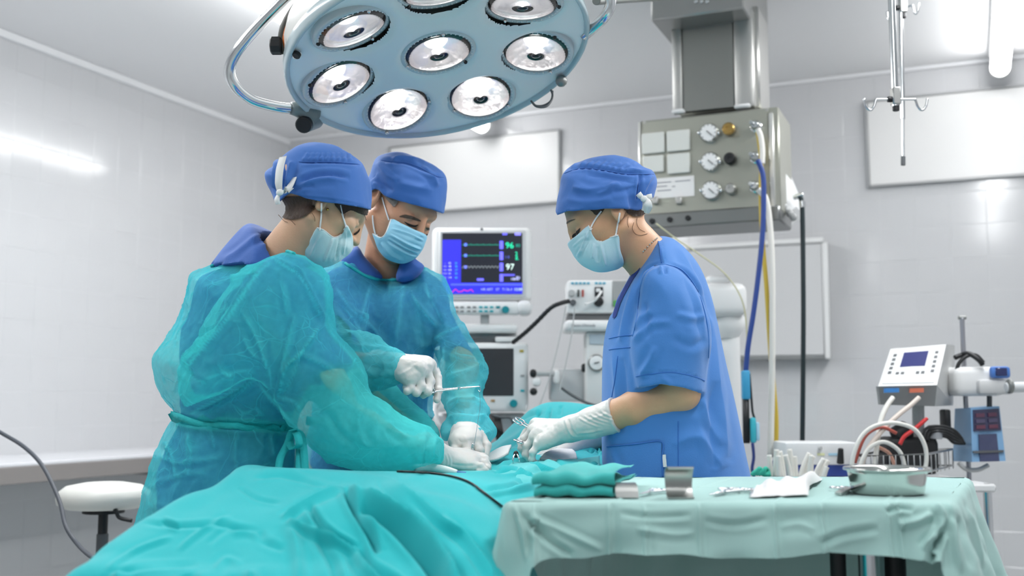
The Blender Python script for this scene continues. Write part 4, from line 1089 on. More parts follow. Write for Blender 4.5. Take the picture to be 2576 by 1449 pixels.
for ci, (cx, cy) in enumerate(centres):
    ax_ = lens_axis(cx, cy) if ci else LN
    z0 = dish(math.hypot(cx, cy))-.008
    c = LC+LX*cx+LY*cy+LN*z0; M_ = axis_frame(c, ax_)
    b = MB(); b.lathe([(rl*1.09, -.034), (rl*1.10, .001), (rl*1.05, .006), (rl*.98, .0065), (rl*.93, .004), (rl*.92, -.010)], M_, 40, False); bz = b.obj('lens_bezel', M_bezel, T, True)
    b = MB(); b.lathe([(rl*.93, -.008), (rl*.80, -.035), (rl*.55, -.058), (rl*.25, -.070), (.001, -.073)], M_, 40, False); b.obj('reflector', M_refl, bz, True)
    b = MB(); b.ball((0, 0, -.040), (.030, .030, .022), 10, M_); b.obj('bulb', M_glow, bz, True)
    b = MB()
    for k in range(44):
        t = 2*math.pi*k/44; b.ball((rl*.965*math.cos(t), rl*.965*math.sin(t), .0055), .0024, 3, M_)
    o = b.obj('bezel_beads', mat('clear_bead', 'eef2f4', .1), bz, True); o['kind'] = 'stuff'
    b = MB(); b.lathe([(rl*.93, .002), (rl*.7, .006), (rl*.35, .0085), (.001, .009), (.001, .005), (rl*.35, .0045), (rl*.7, .002), (rl*.93, -.002), (rl*.93, .002)], M_, 40, False); b.obj('lens', M_glass, bz, True)
    for k in range(3):
        t = 2*math.pi*k/3+ci*.9; b = MB(); b.ball((rl*.97*math.cos(t), rl*.97*math.sin(t), .007), (.005, .005, .006), 5, M_); b.obj('lens_stud', M_black if k == 0 else M_chrome, bz, True)
    L = bpy.data.lights.new('lens_light', 'SPOT'); L.energy = 2.5; L.spot_size = math.radians(48); L.spot_blend = .6; L.shadow_soft_size = .05; L.color = (1.0, .975, .95)
    lo = bpy.data.objects.new('lens_light', L); COL.objects.link(lo); lo.location = Vector(c+ax_*.02); lo.rotation_euler = Vector(ax_).to_track_quat('-Z', 'Y').to_euler()
# chrome yoke, brackets and knobs
yk = [(1030, -230, 2.5), (840, -130, 2.52), (735, -20, 2.55), (660, 55, 2.58), (600, 125, 2.60), (578, 175, 2.62), (590, 215, 2.64), (630, 250, 2.68), (690, 268, 2.72), (738, 274, 2.76)]
b = MB(); b.tube([P(x, y, q) for x, y, q in yk], .0125, 14, 8); b.obj('yoke', M_chrome, T, True)
yk = [(1270, -200, 2.5), (1420, -110, 2.54), (1510, -40, 2.58), (1536, 0, 2.60), (1524, 38, 2.62), (1495, 68, 2.66), (1470, 90, 2.70)]
b = MB(); b.tube([P(x, y, q) for x, y, q in yk], .0125, 14, 8); b.obj('yoke', M_chrome, T, True)
b = MB(); b.tube([P(732, 272, 2.75), P(758, 278, 2.77), P(790, 296, 2.80)], [.015, .020, .026], 12, 3); b.obj('yoke_socket', mat('socket_grey', '7f8b8b', .4), T, True)
c = P(785, 305, 2.80); b = MB(); b.cyl(P(766, 310, 2.78), P(794, 300, 2.84), .023, n=20); b.obj('pivot', mat('socket_grey', '7f8b8b', .4), T)
b = MB(); b.cyl(P(762, 316, 2.76), P(768, 310, 2.78), .020, n=20); b.obj('pivot_knob', M_black, T)
b = MB(); b.tube([P(718, 135, 2.56), P(712, 100, 2.55), P(724, 55, 2.54), P(770, -10, 2.53), P(830, -60, 2.52)], .012, 10, 6); b.obj('cable_sleeve', mat('sleeve_dark', '4a4a44', .5), T, True)
b = MB(); b.tube([P(726, 120, 2.545), P(722, 95, 2.54), P(736, 55, 2.53), P(782, -8, 2.52), P(840, -60, 2.51)], .010, 10, 6); b.obj('orange_cable', mat('cable_orange', 'e0793a', .5), T, True)
b = MB(); F_ = frame(P(742, 108, 2.52), (1, 0, 0), UP); b.prism([(-.016, .035), (.022, -.012), (.022, -.018), (-.018, -.018)], .012, frame(P(742, 108, 2.52), (1, 0, 0), (0, -1, 0))); b.obj('bracket', M_chrome, T)
b = MB(); b.cyl(P(734, 118, 2.52), P(748, 140, 2.50), .011); b.obj('latch', M_chrome, T)
b = MB(); b.cyl(P(749, 134, 2.495), P(744, 142, 2.49), .009); b.obj('latch_end', M_black, T)
b = MB()
a_, c_ = P(682, 115, 2.55), P(708, 115, 2.55); b.lathe([(.018, 0), (.0205, .003), (.0205, .022), (.018, .025)], axis_frame(a_, c_-a_), 9); b.obj('black_knob', M_black, T)
b = MB(); b.cyl(P(706, 115, 2.55), P(722, 118, 2.56), .006); b.obj('knob_shaft', M_steeld, T)
b = MB(); b.tube([P(1340, 258, 2.9), P(1348, 266, 2.9), P(1366, 266, 2.9), P(1384, 256, 2.9), P(1390, 240, 2.9), P(1386, 226, 2.9)], .003, 6, 6); b.tube([P(1336, 254, 2.9), P(1350, 268, 2.88), P(1374, 268, 2.88), P(1388, 250, 2.9), P(1390, 228, 2.9)], .0028, 6, 6); o = b.obj('wire_loop', M_dgrey, T, True); o['kind'] = 'stuff'
b = MB(); b.ball(P(1412, 204, 2.86), .015, 6); b.obj('rim_catch', M_steeld, T, True)
b = MB(); top = LC-LN*.15; b.tube([top, top-LN*.12+UP*.05, np.array([top[0], top[1], CEIL-.30]), np.array([top[0], top[1], CEIL-.005])], .030, 16, 6); b.obj('ceiling_arm', M_hous, T, True)
b = MB(); b.lathe([(.11, -.05), (.11, -.002)], axis_frame(np.array([top[0], top[1], CEIL]), UP), 28); b.obj('ceiling_plate', M_hous, T)
b = MB(); b.cyl(P(1500, 2, 2.62), P(1650, -6, 3.4), .010); b.obj('side_arm', M_steeld, T)
# ------------------------------------------------------------------ people
def head_sdf(p, c, R, s=1.0, female=True):
    q = (p-c)@R/s
    if female: q = np.stack([q[:, 0], q[:, 1], np.where(q[:, 2] < 0, q[:, 2]*1.27, q[:, 2])], 1)
    x, y, z = q[:, 0], q[:, 1], q[:, 2]; ya = np.abs(y); m = np.stack([x, ya, z], 1)
    d = ell(q, (-.012, 0, .032), (.098, .076, .086))
    d = smin(d, ell(q, (.030, 0, -.03), (.056, .060, .085)), .03)
    jw = .052 if female else .058
    d = smin(d, rc(m, (-.002, jw, -.058), (.062, .014, -.102), .018, .017), .03)
    d = smin(d, rc(m, (.066, 0, -.100), (.068, .006, -.102), .019, .018), .02)
    d = smin(d, rc(m, (.080, .008, .022), (.066, .046, .024), .012, .012), .014)       # brow
    d = smin(d, ell(m, (.052, .044, -.020), (.028, .022, .022)), .02)                  # cheekbone
    d = smax(d, -ell(m, (.102, .033, -.001), (.022, .019, .013)), .012)                # eye socket
    lid = np.linalg.norm(m-np.array([.0735, .032, -.002]), axis=1)-.0138
    d = smin(d, lid, .003)
    crease = rc(m, (.0845, .022, .006), (.081, .043, .004), .0016, .0016)
    d = smax(d, -crease, .002)
    d = smin(d, rc(m, (.091, 0, .012), ((.101 if female else .108), 0, -.034), .0075, .0105), .010)           # nose
    d = smin(d, np.linalg.norm(m-np.array([.092, .0125, -.037]), axis=1)-.0085, .006)
    d = smin(d, rc(m, (.092, 0, -.060), (.080, .022, -.064), .0075, .005), .006)
    d = smin(d, rc(m, (.091, 0, -.071), (.080, .020, -.068), .0085, .005), .005)
    # ear: rim, bowl and lobe
    em = 1.0 if female else 1.14
    eR = np.array([[.94, .0, -.34], [.0, 1, 0], [.34, 0, .94]])
    ec = np.array([-.012, .079 if female else .082, -.006 if female else -.002])
    e = ell(m, ec, (.0175*em, .0070*em, .031*em), eR)
    e = smax(e, -ell(m, ec+np.array([.002, .006, .006]), (.0105, .006, .018), eR), .003)
    e = smin(e, ell(m, ec+np.array([.010, .000, -.026]), (.008, .0055, .009)), .006)
    e = smin(e, ell(m, ec+np.array([.012, -.004, -.004]), (.005, .006, .008)), .004)
    d = smin(d, e, .005)
    return d*s
def hp(c, R, s, loc):
    return c + R@(np.asarray(loc, float)*s)
def hand_sdf(p, wrist, knuck, fingers, thumb, rp=.0145, rf=.0098, pad=None, k=.0035):
    """palm from the wrist to four knuckles, then separate fingers (lists of joints) and a thumb"""
    d = None
    for i, kn in enumerate(knuck):
        e = rc(p, wrist, kn, .0205, rp*(.92 if i in (0, 3) else 1)); d = e if d is None else smin(d, e, .012)
    if pad is not None:
        for a, b, r in pad: d = smin(d, rc(p, a, b, r, r), .012)
    for i, fg in enumerate(fingers):
        r0 = rf*[1, 1.03, .98, .86][i]; js = [knuck[i]]+list(fg); n = len(js)
        rs = [r0*1.12]+[r0*(1-.10*j) for j in range(1, n)]
        f = chain(p, js, rs, .0015)
        for j in range(1, n-1): f = smin(f, np.linalg.norm(p-js[j], axis=1)-rs[j]*1.06, .003)
        d = smin(d, f, k)
    t = chain(p, thumb, [.017, .0125, .0108, .0085][:len(thumb)], .003)
    return smin(d, t, .007)
def box_of(*pts, m=.08):
    a = np.array(pts); return a.min(0)-m, a.max(0)+m
def stack_w(p, rows, q):
    pass

M_skinf = mat('skin_fair', 'd9a884', .48, sss=.12, bump=(260, .06), mottle=(30, .10))
M_skinm = mat('skin_ruddy', 'cd9776', .50, sss=.12, bump=(220, .10), mottle=(26, .13))
M_skina = mat('skin_light', 'dcb190', .48, sss=.12, bump=(260, .06), mottle=(30, .10))
M_cap = mat('cap_cotton', '4073c0', .82, sheen=.15, bump=(420, .045))
M_scrub = mat('scrub_cotton', '4785d0', .80, sheen=.2, bump=(500, .10))
M_scrubd = mat('scrub_navy', '4069b6', .82, sheen=.1, bump=(500, .10))
M_seam = mat('scrub_seam', '3a73c4', .85)
M_gown = mat_sheer('gown_nonwoven', '62eaec', .63, .45, bump=(55, .25))
M_gownb = mat_sheer('gown_nonwoven_thin', '72e6f0', .58, .45, bump=(55, .25))
M_gowntie = mat('gown_tie', '1fb4b8', .8, bump=(90, .3))
M_maskA = mat('mask_pale', 'd2edf1', .78, bump=(160, .07), sheen=.1)
M_maskB = mat('mask_blue', '9ad6ee', .78, bump=(160, .07), sheen=.1)
M_maskC = mat('mask_ice', 'c6e6f1', .78, bump=(160, .07), sheen=.1)
M_elastic = mat('white_elastic', 'eef0f0', .8)
M_glove = mat('latex_glove', 'dedbd7', .42, sss=.1, bump=(70, .10), mottle=(18, .04))
M_hairS = mat('hair_strand', '7a5c44', .6)
M_hairD = mat('hair_dark', '463428', .6, bump=(170, .5, (1, 1, .35)), mottle=(60, .3))
M_hairG = mat('hair_grey', '7d746c', .6, bump=(60, .8))
M_brow = mat('brow_hair', '59473a', .7)
M_lash = mat('lash_dark', '2a211d', .7)
M_shoe = mat('clog_white', 'dedede', .5)
M_trouser = M_scrub

def zsteps(z0, z1, hf, zf, hc):
    """height steps: fine (hf) above zf, coarse (hc) below"""
    zs = list(np.arange(z0, zf, hc)); zs += list(np.arange(zs[-1]+hf if zs else zf, z1+hf*9, hf)); return np.array(zs)
def crumple(v, n, amp, sc, seed=0.0, stretch=(1, 1, 1)):
    q = v*np.asarray(stretch)*sc+seed
    w = ridge(q+0.35*np.stack([noise(q*1.7+3), noise(q*1.7+7), noise(q*1.7+11)], 1))
    return v+n*(amp*(w-.35))[:, None]

def shoes(person, c, az, w=.10):
    R = rotm(az, 0)
    for sgn in (-1, 1):
        o = c+R[:, 1]*sgn*w; o[2] = 0
        fn = lambda p: smax(smin(ell(p, o+R[:, 0]*.07+np.array([0, 0, .03]), (.14, .048, .045), R), ell(p, o-R[:, 0]*.02+np.array([0, 0, .05]), (.065, .04, .06), R), .03), -(p[:, 2]-.002), .003)
        v, f = surface(fn, o-.26*np.ones(3), o+.26*np.ones(3), .01, smooth=1)
        v[:, 2] = np.maximum(v[:, 2], 0); mk('shoe', v, f, M_shoe, person)
def trousers(person, hip, c, az, m, clip=None, zhem=.9, w=.10, r=.085):
    R = rotm(az, 0); L = [c+R[:, 1]*s*w for s in (-1, 1)]
    def fn(p):
        d = ell(p, hip, (.135, .185, .13), R)
        for s, l in zip((-1, 1), L):
            a = hip+R[:, 1]*s*.085; b = np.array([l[0], l[1], .07]); kn = (a+b)/2+R[:, 0]*.015
            d = smin(d, chain(p, [a, kn, b], [.115, .09, r], .04), .05)
        if clip is not None: d = np.where(p[:, 2] > zhem, smax(d, clip(p)+.014, .004), d)
        return smax(d, -(p[:, 2]-.045), .004)
    v, f = surface(fn, np.minimum(hip, c)*[1, 1, 0]-[.36, .36, -.02], np.maximum(hip, c)+[.36, .36, .2], .016, smooth=1)
    n = vnormals(v, f); v = crumple(v, n, .008, 9, 2.2, (1, 1, .5))
    return mk('trousers', v, f, m, person)

# ================================================================== the nurse on the right
def build_nurse():
    q0 = 2.56
    hc = P(1537, 541, q0); R = rotm(176, 31); s = 1.03
    base = P(1700, 1100, 2.6); base[2] = 0
    T = thing('person', 'person in short-sleeved blue scrubs and blue cap facing left behind the instrument table', 'person', base)
    sh = P(1688, 735, 2.45); el = P(1716, 985, 2.43); wr = P(1436, 1079, 2.56)
    sh2 = P(1680, 735, 2.80); el2 = P(1640, 985, 2.86); wr2 = P(1470, 1112, 2.84)
    hip = P(1705, 1160, 2.6)
    foot = P(1700, 1250, 2.6)
    to = Poly([(1652, 596), (1695, 601), (1742, 640), (1772, 690), (1790, 750), (1812, 850), (1835, 950), (1858, 1060), (1874, 1140), (1888, 1205), (1905, 1290), (1908, 1380), (1700, 1400), (1520, 1380), (1513, 1290), (1512, 1180), (1511, 1080), (1514, 980), (1517, 900), (1526, 830), (1541, 780), (1560, 728), (1590, 685), (1625, 625)], 4)
    so = Poly([(1625, 676), (1672, 664), (1725, 690), (1762, 742), (1782, 800), (1787, 870), (1778, 930), (1770, 992), (1765, 1040), (1690, 1060), (1606, 1040), (1598, 975), (1588, 915), (1583, 862), (1592, 810), (1606, 760), (1608, 710)], 4)
    hem = Poly([(1500, 600), (1850, 560), (1850, 900), (1766, 990), (1722, 976), (1660, 968), (1604, 978), (1560, 978), (1500, 900)], 1)
    vneck = [(1655, 598), (1600, 672), (1560, 740), (1540, 792)]
    vp = Poly([(1400, 500), (1672, 560), (1655, 598), (1600, 672), (1562, 738), (1541, 792), (1500, 800), (1400, 800)], 1)
    def top_outer(p):
        d = inflate(p, to, 2.61, .175, .12)
        sl = inflate(p, so, 2.44, .085, .075)
        far = chain(p, [sh2, el2*.55+sh2*.45], [.085, .10], 0)
        d = smin(d, far, .03)
        sl = smax(sl, cut(p, hem), .002)
        sl = smax(sl, -chain(p, [P(1688, 900, 2.44), P(1684, 1020, 2.44)], [.045, .062], 0), .004)
        d = smin(d, sl, .010)
        return d
    def clipn(p):
        return smin(smin(inflate(p, to, 2.61, .175, .12), chain(p, [sh2, el2*.55+sh2*.45], [.085, .10], 0), .03), inflate(p, so, 2.44, .085, .075), .01)
    def body(p):
        d = head_sdf(p, hc, R, s)
        nk = rc(p, P(1570, 585, q0), P(1648, 672, q0+.02), .050, .054)
        d = smin(d, nk, .025)
        tr = ell(p, P(1690, 760, 2.61), (.085, .16, .14)); tr = smin(tr, ell(p, P(1692, 900, 2.61), (.10, .14, .20)), .06)
        tr = smin(tr, ell(p, hip, (.11, .15, .13)), .08)
        tr = smax(tr, clipn(p)+.013, .006)
        d = smin(d, tr, .02)
        ua = smax(chain(p, [sh, el], [.050, .038], 0), clipn(p)+.010, .004); ua = smin(ua, rc(p, sh*.35+el*.65, el, .036, .036), .01)
        d = smin(d, ua, .02)
        d = smin(d, chain(p, [el, P(1600, 1028, 2.46), wr], [.035, .037, .024], .01), .012)
        d = smin(d, chain(p, [sh2*.4+el2*.6, el2, wr2], [.044, .036, .024], .01), .02)
        for sg in (-1, 1):
            a = hip+np.array([0, sg*.08, -.12]); b = np.array([foot[0], foot[1]+sg*.10, .06])
            d = smin(d, chain(p, [a, (a+b)/2, b], [.085, .055, .036], .02), .05)
        return d
    lo, hi = box_of(P(1380, 400, 2.5), P(1850, 700, 2.4), P(1850, 700, 2.9), P(1400, 1100, 2.5), m=.04)
    v, f = surface(body, (lo[0], lo[1]-.02, .03), hi, .0026, zs=zsteps(.03, hi[2], .0026, 1.40, .008), smooth=2)
    mk('body', v, f, M_skinf, T); tb = bvh(v, f)
    # brow, lashes, lid line
    for nm, o, m_ in (('eyebrow', [(1417, 577), (1424, 566), (1436, 557), (1449, 551), (1437, 553), (1424, 560), (1416, 571)], M_brow),
                      ('eyelashes', [(1441, 590), (1449, 584), (1460, 573), (1459, 582), (1452, 592), (1446, 597), (1440, 598)], M_lash)):
        pv, pf = patch([tb], o, .0012, 1.2, 4)
        if len(pf): mk(nm, pv, pf, m_, T)
    for o in ([(1565, 518), (1580, 520), (1600, 524), (1622, 524), (1617, 540), (1598, 545), (1583, 541), (1570, 530)], [(1478, 520), (1520, 518), (1514, 536), (1500, 541), (1490, 532)]):
        pv, pf = patch([tb], o, .003, 1.6, 4)
        if len(pf): mk('hair', pv, pf, M_hairD, T)
    hs = MB()
    for o in ([(1594, 560), (1590, 575), (1598, 588), (1612, 592), (1628, 588)], [(1602, 548), (1601, 562), (1608, 576), (1622, 584)], [(1580, 545), (1578, 560), (1581, 572)]):
        hs.tube(drop([tb], o, .001), .0005, 5)
    hs.obj('hair', M_hairS, T, True)
    nl = drop([tb], [(1618, 632), (1632, 617), (1645, 605), (1652, 600)], .002, 8); nk = MB()
    for a in nl[::3]: nk.ball(a, .0017, 4)
    nk.obj('necklace', mat('silver_bead', 'e8e4da', .25, 1.0), T)
    # cap
    cap_o = [(1399, 517), (1407, 475), (1416, 438), (1439, 417), (1470, 403), (1496, 398), (1538, 399), (1575, 407), (1612, 420), (1633, 424), (1647, 436), (1653, 462), (1640, 487), (1622, 510), (1619, 535), (1600, 570), (1540, 590), (1450, 590), (1396, 570)]
    cap_c = Poly([(1397, 533), (1380, 450), (1420, 380), (1540, 370), (1680, 400), (1680, 500), (1626, 497), (1617, 527), (1604, 530), (1565, 524), (1517, 526), (1465, 528), (1426, 532), (1402, 542)], 1)
    po = Poly(cap_o, 4)
    fn = lambda p: smax(smin(inflate(p, po, q0, .098, .085), head_sdf(p, hc, R, s)-.006, .01), cut(p, cap_c), .002)
    lo, hi = box_of(P(1390, 390, q0), P(1660, 560, q0), m=.02)
    v, f = surface(fn, lo-[0, .11, 0], hi+[0, .11, 0], .003, smooth=1)
    n = vnormals(v, f); v = v+n*(.0012*noise(v*45)[:, None])
    st = [([(1430, 425), (1470, 421), (1520, 427), (1570, 436), (1612, 436)], 4, -.004), ([(1440, 470), (1480, 478), (1520, 472), (1560, 462)], 9, .004), ([(1475, 440), (1530, 445), (1600, 462)], 8, -.003),
          ([(1500, 490), (1525, 480), (1545, 465)], 5, .003), ([(1612, 437), (1608, 470), (1603, 505)], 4, -.005), ([(1600, 470), (1570, 478), (1540, 480)], 8, -.003), ([(1642, 440), (1630, 455), (1618, 480), (1612, 500)], 5, .005), ([(1580, 425), (1612, 432), (1640, 434)], 6, .004), ([(1425, 500), (1470, 508), (1540, 500)], 10, .002)]
    for i in range(9): st.append(([(1436+i*17, 424+i*1.6), (1446+i*17, 414+i*.8), (1456+i*18, 404+i*.9)], 4, .0020))
    n = vnormals(v, f); v = v+n*1.5*strokes(v, n, st)[:, None]; n = vnormals(v, f)
    C_ = mk('cap', v, f, M_cap, T); tc = bvh(v, f)
    sm = MB(); sm.tube(drop([tc], [(1420, 436), (1460, 424), (1510, 427), (1570, 437), (1608, 438), (1644, 438)], .0005), .0011, 6); sm.tube(drop([tc], [(1609, 440), (1606, 470), (1602, 500)], .0005), .0011, 6); sm.obj('seam', M_cap, C_, True)
    # white tie at the back of the cap
    t = MB(); k = P(1620, 500, 2.465)
    t.ball((0, 0, 0), (.008, .006, .007), 6, frame(k, (1, 0, .3), UP))
    def ribbon(o, w, q):
        pp = np.array([P(a, b_, q-.010*math.sin(i/5)) for i, (a, b_) in enumerate(spline(o, 6))])
        vd = pp-np.array([0, 0, CAM_Z]); Tn = np.gradient(pp, axis=0); t.strip(pp, np.cross(Tn, vd), w, .0014)
    ribbon([(1620, 500), (1612, 494), (1606, 487)], [.006, .012, .013], 2.475); ribbon([(1620, 501), (1628, 508), (1630, 520), (1626, 536)], [.008, .016, .019, .010], 2.47); ribbon([(1620, 500), (1630, 496), (1640, 494)], [.006, .012, .012], 2.475); ribbon([(1619, 502), (1622, 518), (1618, 530)], [.006, .010, .008], 2.48)
    t.obj('tie', M_elastic, C_, True)
    # mask
    mo = [(1427, 613), (1452, 591), (1480, 567), (1487, 580), (1492, 592), (1508, 608), (1532, 599), (1555, 592), (1561, 628), (1569, 668), (1542, 681), (1505, 685), (1466, 670), (1448, 652), (1437, 632)]
    mask(T, mo, 4, hc, R, s, q0, .062, .05, M_maskC, tb,
         [([(1478, 582), (1470, 610), (1452, 648)], 3, .0035), ([(1494, 612), (1490, 650)], 3, .003), ([(1511, 614), (1517, 645), (1523, 670)], 3, .0035), ([(1480, 600), (1462, 630)], 5, -.002), ([(1503, 620), (1504, 660)], 4, -.003), ([(1440, 622), (1470, 596)], 2.5, .0015), ([(1550, 600), (1560, 660)], 2.5, .0012)],
         [[(1484, 580), (1494, 560), (1504, 543), (1513, 531)], [(1549, 595), (1553, 575), (1556, 556), (1559, 536)]],
         [(1480, 567), (1488, 582), (1493, 593), (1508, 608), (1532, 599), (1555, 592)], ext=[(1427, 613), (1440, 640), (1466, 670), (1505, 687), (1545, 682), (1570, 668), (1620, 640), (1610, 560), (1520, 520), (1440, 540), (1418, 590)])
    # scrub top
    def top(p):
        d = top_outer(p)
        x, y = PX(p)
        d = smax(d, -smax(-(vp(x, y))/1150., np.abs(p[:, 1]-2.61*K)-(.050+.0004*np.clip(792-y, 0, 300)*.3), .004), .003)
        return d
    lo, hi = box_of(P(1505, 595, 2.35), P(1905, 1385, 2.9), P(1505, 1385, 2.9), m=.03); lo[1] = 2.15*K; hi[1] = 3.0*K
    v, f = surface(top, lo, hi, .0042, smooth=1, margin=.01)
    n = vnormals(v, f)
    v = v+n*(.004*noise(v*[7, 7, 4]+5.1)+.0016*noise(v*[22, 22, 12]))[:, None]
    st = [([(1672, 664), (1640, 672), (1618, 695), (1608, 740), (1604, 800)], 4, -.005), ([(1672, 664), (1715, 678), (1752, 725), (1775, 790), (1783, 850)], 4, -.004),
          ([(1672, 668), (1674, 690)], 4, -.004), ([(1660, 668), (1664, 690)], 4, .004), ([(1655, 602), (1664, 640), (1672, 664)], 3, .002),
          ([(1600, 830), (1612, 800), (1640, 780)], 8, .005), ([(1585, 862), (1610, 840), (1640, 815), (1690, 810)], 8, .005), ([(1610, 950), (1640, 900), (1648, 870)], 9, .006), ([(1620, 760), (1626, 800), (1625, 850)], 9, -.004),
          ([(1700, 790), (1740, 800), (1775, 795)], 8, .004), ([(1690, 850), (1740, 870), (1775, 850)], 10, -.004), ([(1720, 700), (1745, 760), (1765, 850)], 12, -.004),
          ([(1600, 700), (1575, 780), (1560, 860)], 8, .005), ([(1585, 720), (1562, 790), (1548, 860)], 7, -.004), ([(1540, 870), (1552, 1000), (1545, 1100)], 8, .005), ([(1565, 900), (1572, 1000), (1560, 1090)], 9, -.005),
          ([(1790, 800), (1806, 950), (1830, 1150)], 12, .006), ([(1800, 960), (1790, 1050), (1800, 1180)], 14, -.006), ([(1765, 1000), (1785, 1060), (1815, 1120)], 10, .005), ([(1735, 650), (1770, 720), (1785, 800)], 9, -.005), ([(1705, 620), (1740, 680), (1770, 740)], 9, .004),
          ([(1600, 946), (1640, 940), (1690, 936), (1745, 946), (1772, 958)], 2.2, -.0022), ([(1665, 950), (1690, 968)], 6, .004), ([(1690, 1120), (1760, 1100), (1820, 1180)], 14, .005), ([(1540, 1130), (1555, 1180), (1545, 1240)], 7, .004)]
    v = v+n*strokes(v, n, st)[:, None]
    ST_ = mk('scrub_top', v, f, M_scrub, T); tt = bvh(v, f)
    sm = MB()
    for o in ([(1654, 600), (1661, 630), (1664, 662)], [(1600, 947), (1640, 941), (1690, 937), (1745, 947), (1772, 958)], [(1706, 1060), (1706, 1120), (1707, 1190)], [(1532, 852), (1560, 846), (1592, 843)], [(1532, 880), (1560, 876), (1586, 874)], [(1554, 896), (1546, 960), (1537, 1010)]):
        sm.tube(drop([tt], o, .0004), .0010, 6)
    sm.obj('seam', M_seam, ST_, True)
    for o in ([(1672, 665), (1642, 672), (1619, 696), (1607, 745), (1602, 800), (1592, 846)], [(1672, 665), (1715, 679), (1752, 726), (1774, 790), (1783, 850), (1782, 900)]):
        sm = MB(); sm.tube(drop([tt], o, .0003), .0014, 6); sm.obj('armhole_seam', M_scrub, ST_, True)
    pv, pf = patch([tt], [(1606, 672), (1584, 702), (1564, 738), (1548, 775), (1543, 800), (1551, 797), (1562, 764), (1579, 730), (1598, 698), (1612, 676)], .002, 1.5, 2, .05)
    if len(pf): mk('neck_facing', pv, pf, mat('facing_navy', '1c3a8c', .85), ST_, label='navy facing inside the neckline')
    pv, pf = patch([tt], [(1531, 1124), (1600, 1117), (1663, 1111), (1664, 1150), (1667, 1206), (1600, 1230), (1533, 1230)], .0035, 3, 1, .03)
    PK = mk('pocket', pv, pf, M_scrub, ST_)
    sm = MB(); sm.tube(drop([tt], [(1531, 1124), (1600, 1117), (1663, 1111), (1665, 1150), (1667, 1200)], .0042), .0013, 6); sm.obj('pocket_hem', M_seam, ST_, True)
    pv, pf = patch([tt], [(1664, 1144), (1674, 1143), (1677, 1174), (1668, 1175)], .005, 1.5, 1); mk('label_tab', pv, pf, M_elastic, ST_, label='white fabric tab beside the hip pocket')
    # undershirt seen in the neck opening
    us = lambda p: smax(ell(p, P(1640, 800, 2.61), (.085, .10, .10)), cut(p, Poly([(1500, 700), (1700, 700), (1700, 900), (1500, 900)], 1)), .002)
    v, f = surface(us, P(1500, 900, 2.4)-.05, P(1720, 680, 2.9)+.05, .006, smooth=1); mk('undershirt', v, f, mat('undershirt_blue', '2350c8', .85), T)
    trousers(T, hip+np.array([0, 0, -.02]), foot, 176, M_trouser, clipn, P(1700, 1380, 2.6)[2]+.02); shoes(T, foot.copy(), 176)
    # gloved hands
    kn = [P(1347, 1066, 2.66), P(1343, 1082, 2.63), P(1346, 1100, 2.60), P(1356, 1118, 2.57)]
    fg = [[P(1324, 1088, 2.67), P(1309, 1110, 2.66), P(1312, 1128, 2.65)], [P(1320, 1104, 2.635), P(1312, 1128, 2.63), P(1320, 1142, 2.63)], [P(1325, 1122, 2.60), P(1322, 1144, 2.60), P(1330, 1154, 2.60)], [P(1340, 1138, 2.565), P(1338, 1156, 2.57), P(1346, 1163, 2.58)]]
    th = [P(1410, 1092, 2.62), P(1380, 1106, 2.65), P(1350, 1122, 2.67), P(1330, 1134, 2.66)]
    W = wr; c0 = P(1552, 1044, 2.49); c1 = P(1490, 1064, 2.52)
    pads = [(P(1400, 1098, 2.575), P(1370, 1108, 2.575), .017), (P(1420, 1084, 2.58), P(1362, 1092, 2.60), .018)]
    def gl(p):
        d = hand_sdf(p, W, kn, fg, th, .0150, .0100, pads)
        arm = chain(p, [c0, c1, W], [.0375, .0330, .0270], .006)
        ax = c0-c1; ax = ax/np.linalg.norm(ax); arm = smax(arm, (p-c0)@ax-.002, .002)
        ring = np.sqrt(((p-c0)@ax+.002)**2+np.maximum(np.linalg.norm((p-c0)-((p-c0)@ax)[:, None]*ax, axis=1)-.0365, -.02)**2)-.0028
        return smin(smin(d, arm, .012), ring, .002)
    lo, hi = box_of(W, c0, *kn, *th, m=.055)
    v, f = surface(gl, lo, hi, .0018, smooth=1)
    n = vnormals(v, f)
    st = [([(1422, 1056), (1430, 1082), (1446, 1102)], 3, .0022), ([(1430, 1054), (1438, 1080), (1452, 1099)], 3, -.002)]+[([(1455+i*14, 1050-i*4), (1475+i*14, 1062-i*4), (1505+i*15, 1074-i*5)], 2.6, .0016) for i in range(5)]+[([(1450, 1090), (1480, 1088), (1520, 1080)], 3, .0015), ([(1470, 1060), (1500, 1050), (1530, 1040)], 3, .0012), ([(1365, 1085), (1352, 1092), (1345, 1110)], 5, -.0025), ([(1380, 1068), (1350, 1064)], 4, .001)]
    v = v+n*(strokes(v, n, st)+.0005*noise(v*130))[:, None]
    mk('glove', v, f, M_glove, T)
    kn2 = [P(1415, 1130, 2.78), P(1410, 1136, 2.76), P(1408, 1142, 2.74), P(1412, 1147, 2.72)]
    fg2 = [[P(1385, 1136, 2.79), P(1365, 1143, 2.79), P(1352, 1149, 2.79)], [P(1380, 1142, 2.765), P(1358, 1149, 2.765), P(1346, 1153, 2.765)], [P(1382, 1148, 2.74), P(1364, 1153, 2.74), P(1353, 1156, 2.74)], [P(1390, 1152, 2.715), P(1376, 1156, 2.715), P(1368, 1158, 2.715)]]
    th2 = [P(1445, 1128, 2.80), P(1420, 1138, 2.84), P(1398, 1147, 2.85)]
    W2 = P(1468, 1116, 2.82)
    v, f = surface(lambda p: smin(hand_sdf(p, W2, kn2, fg2, th2), chain(p, [W2, P(1560, 1058, 2.85)], [.027, .036], 0), .012), *box_of(W2, P(1560, 1058, 2.85), *kn2, P(1346, 1153, 2.765), m=.05), .0024, smooth=1)
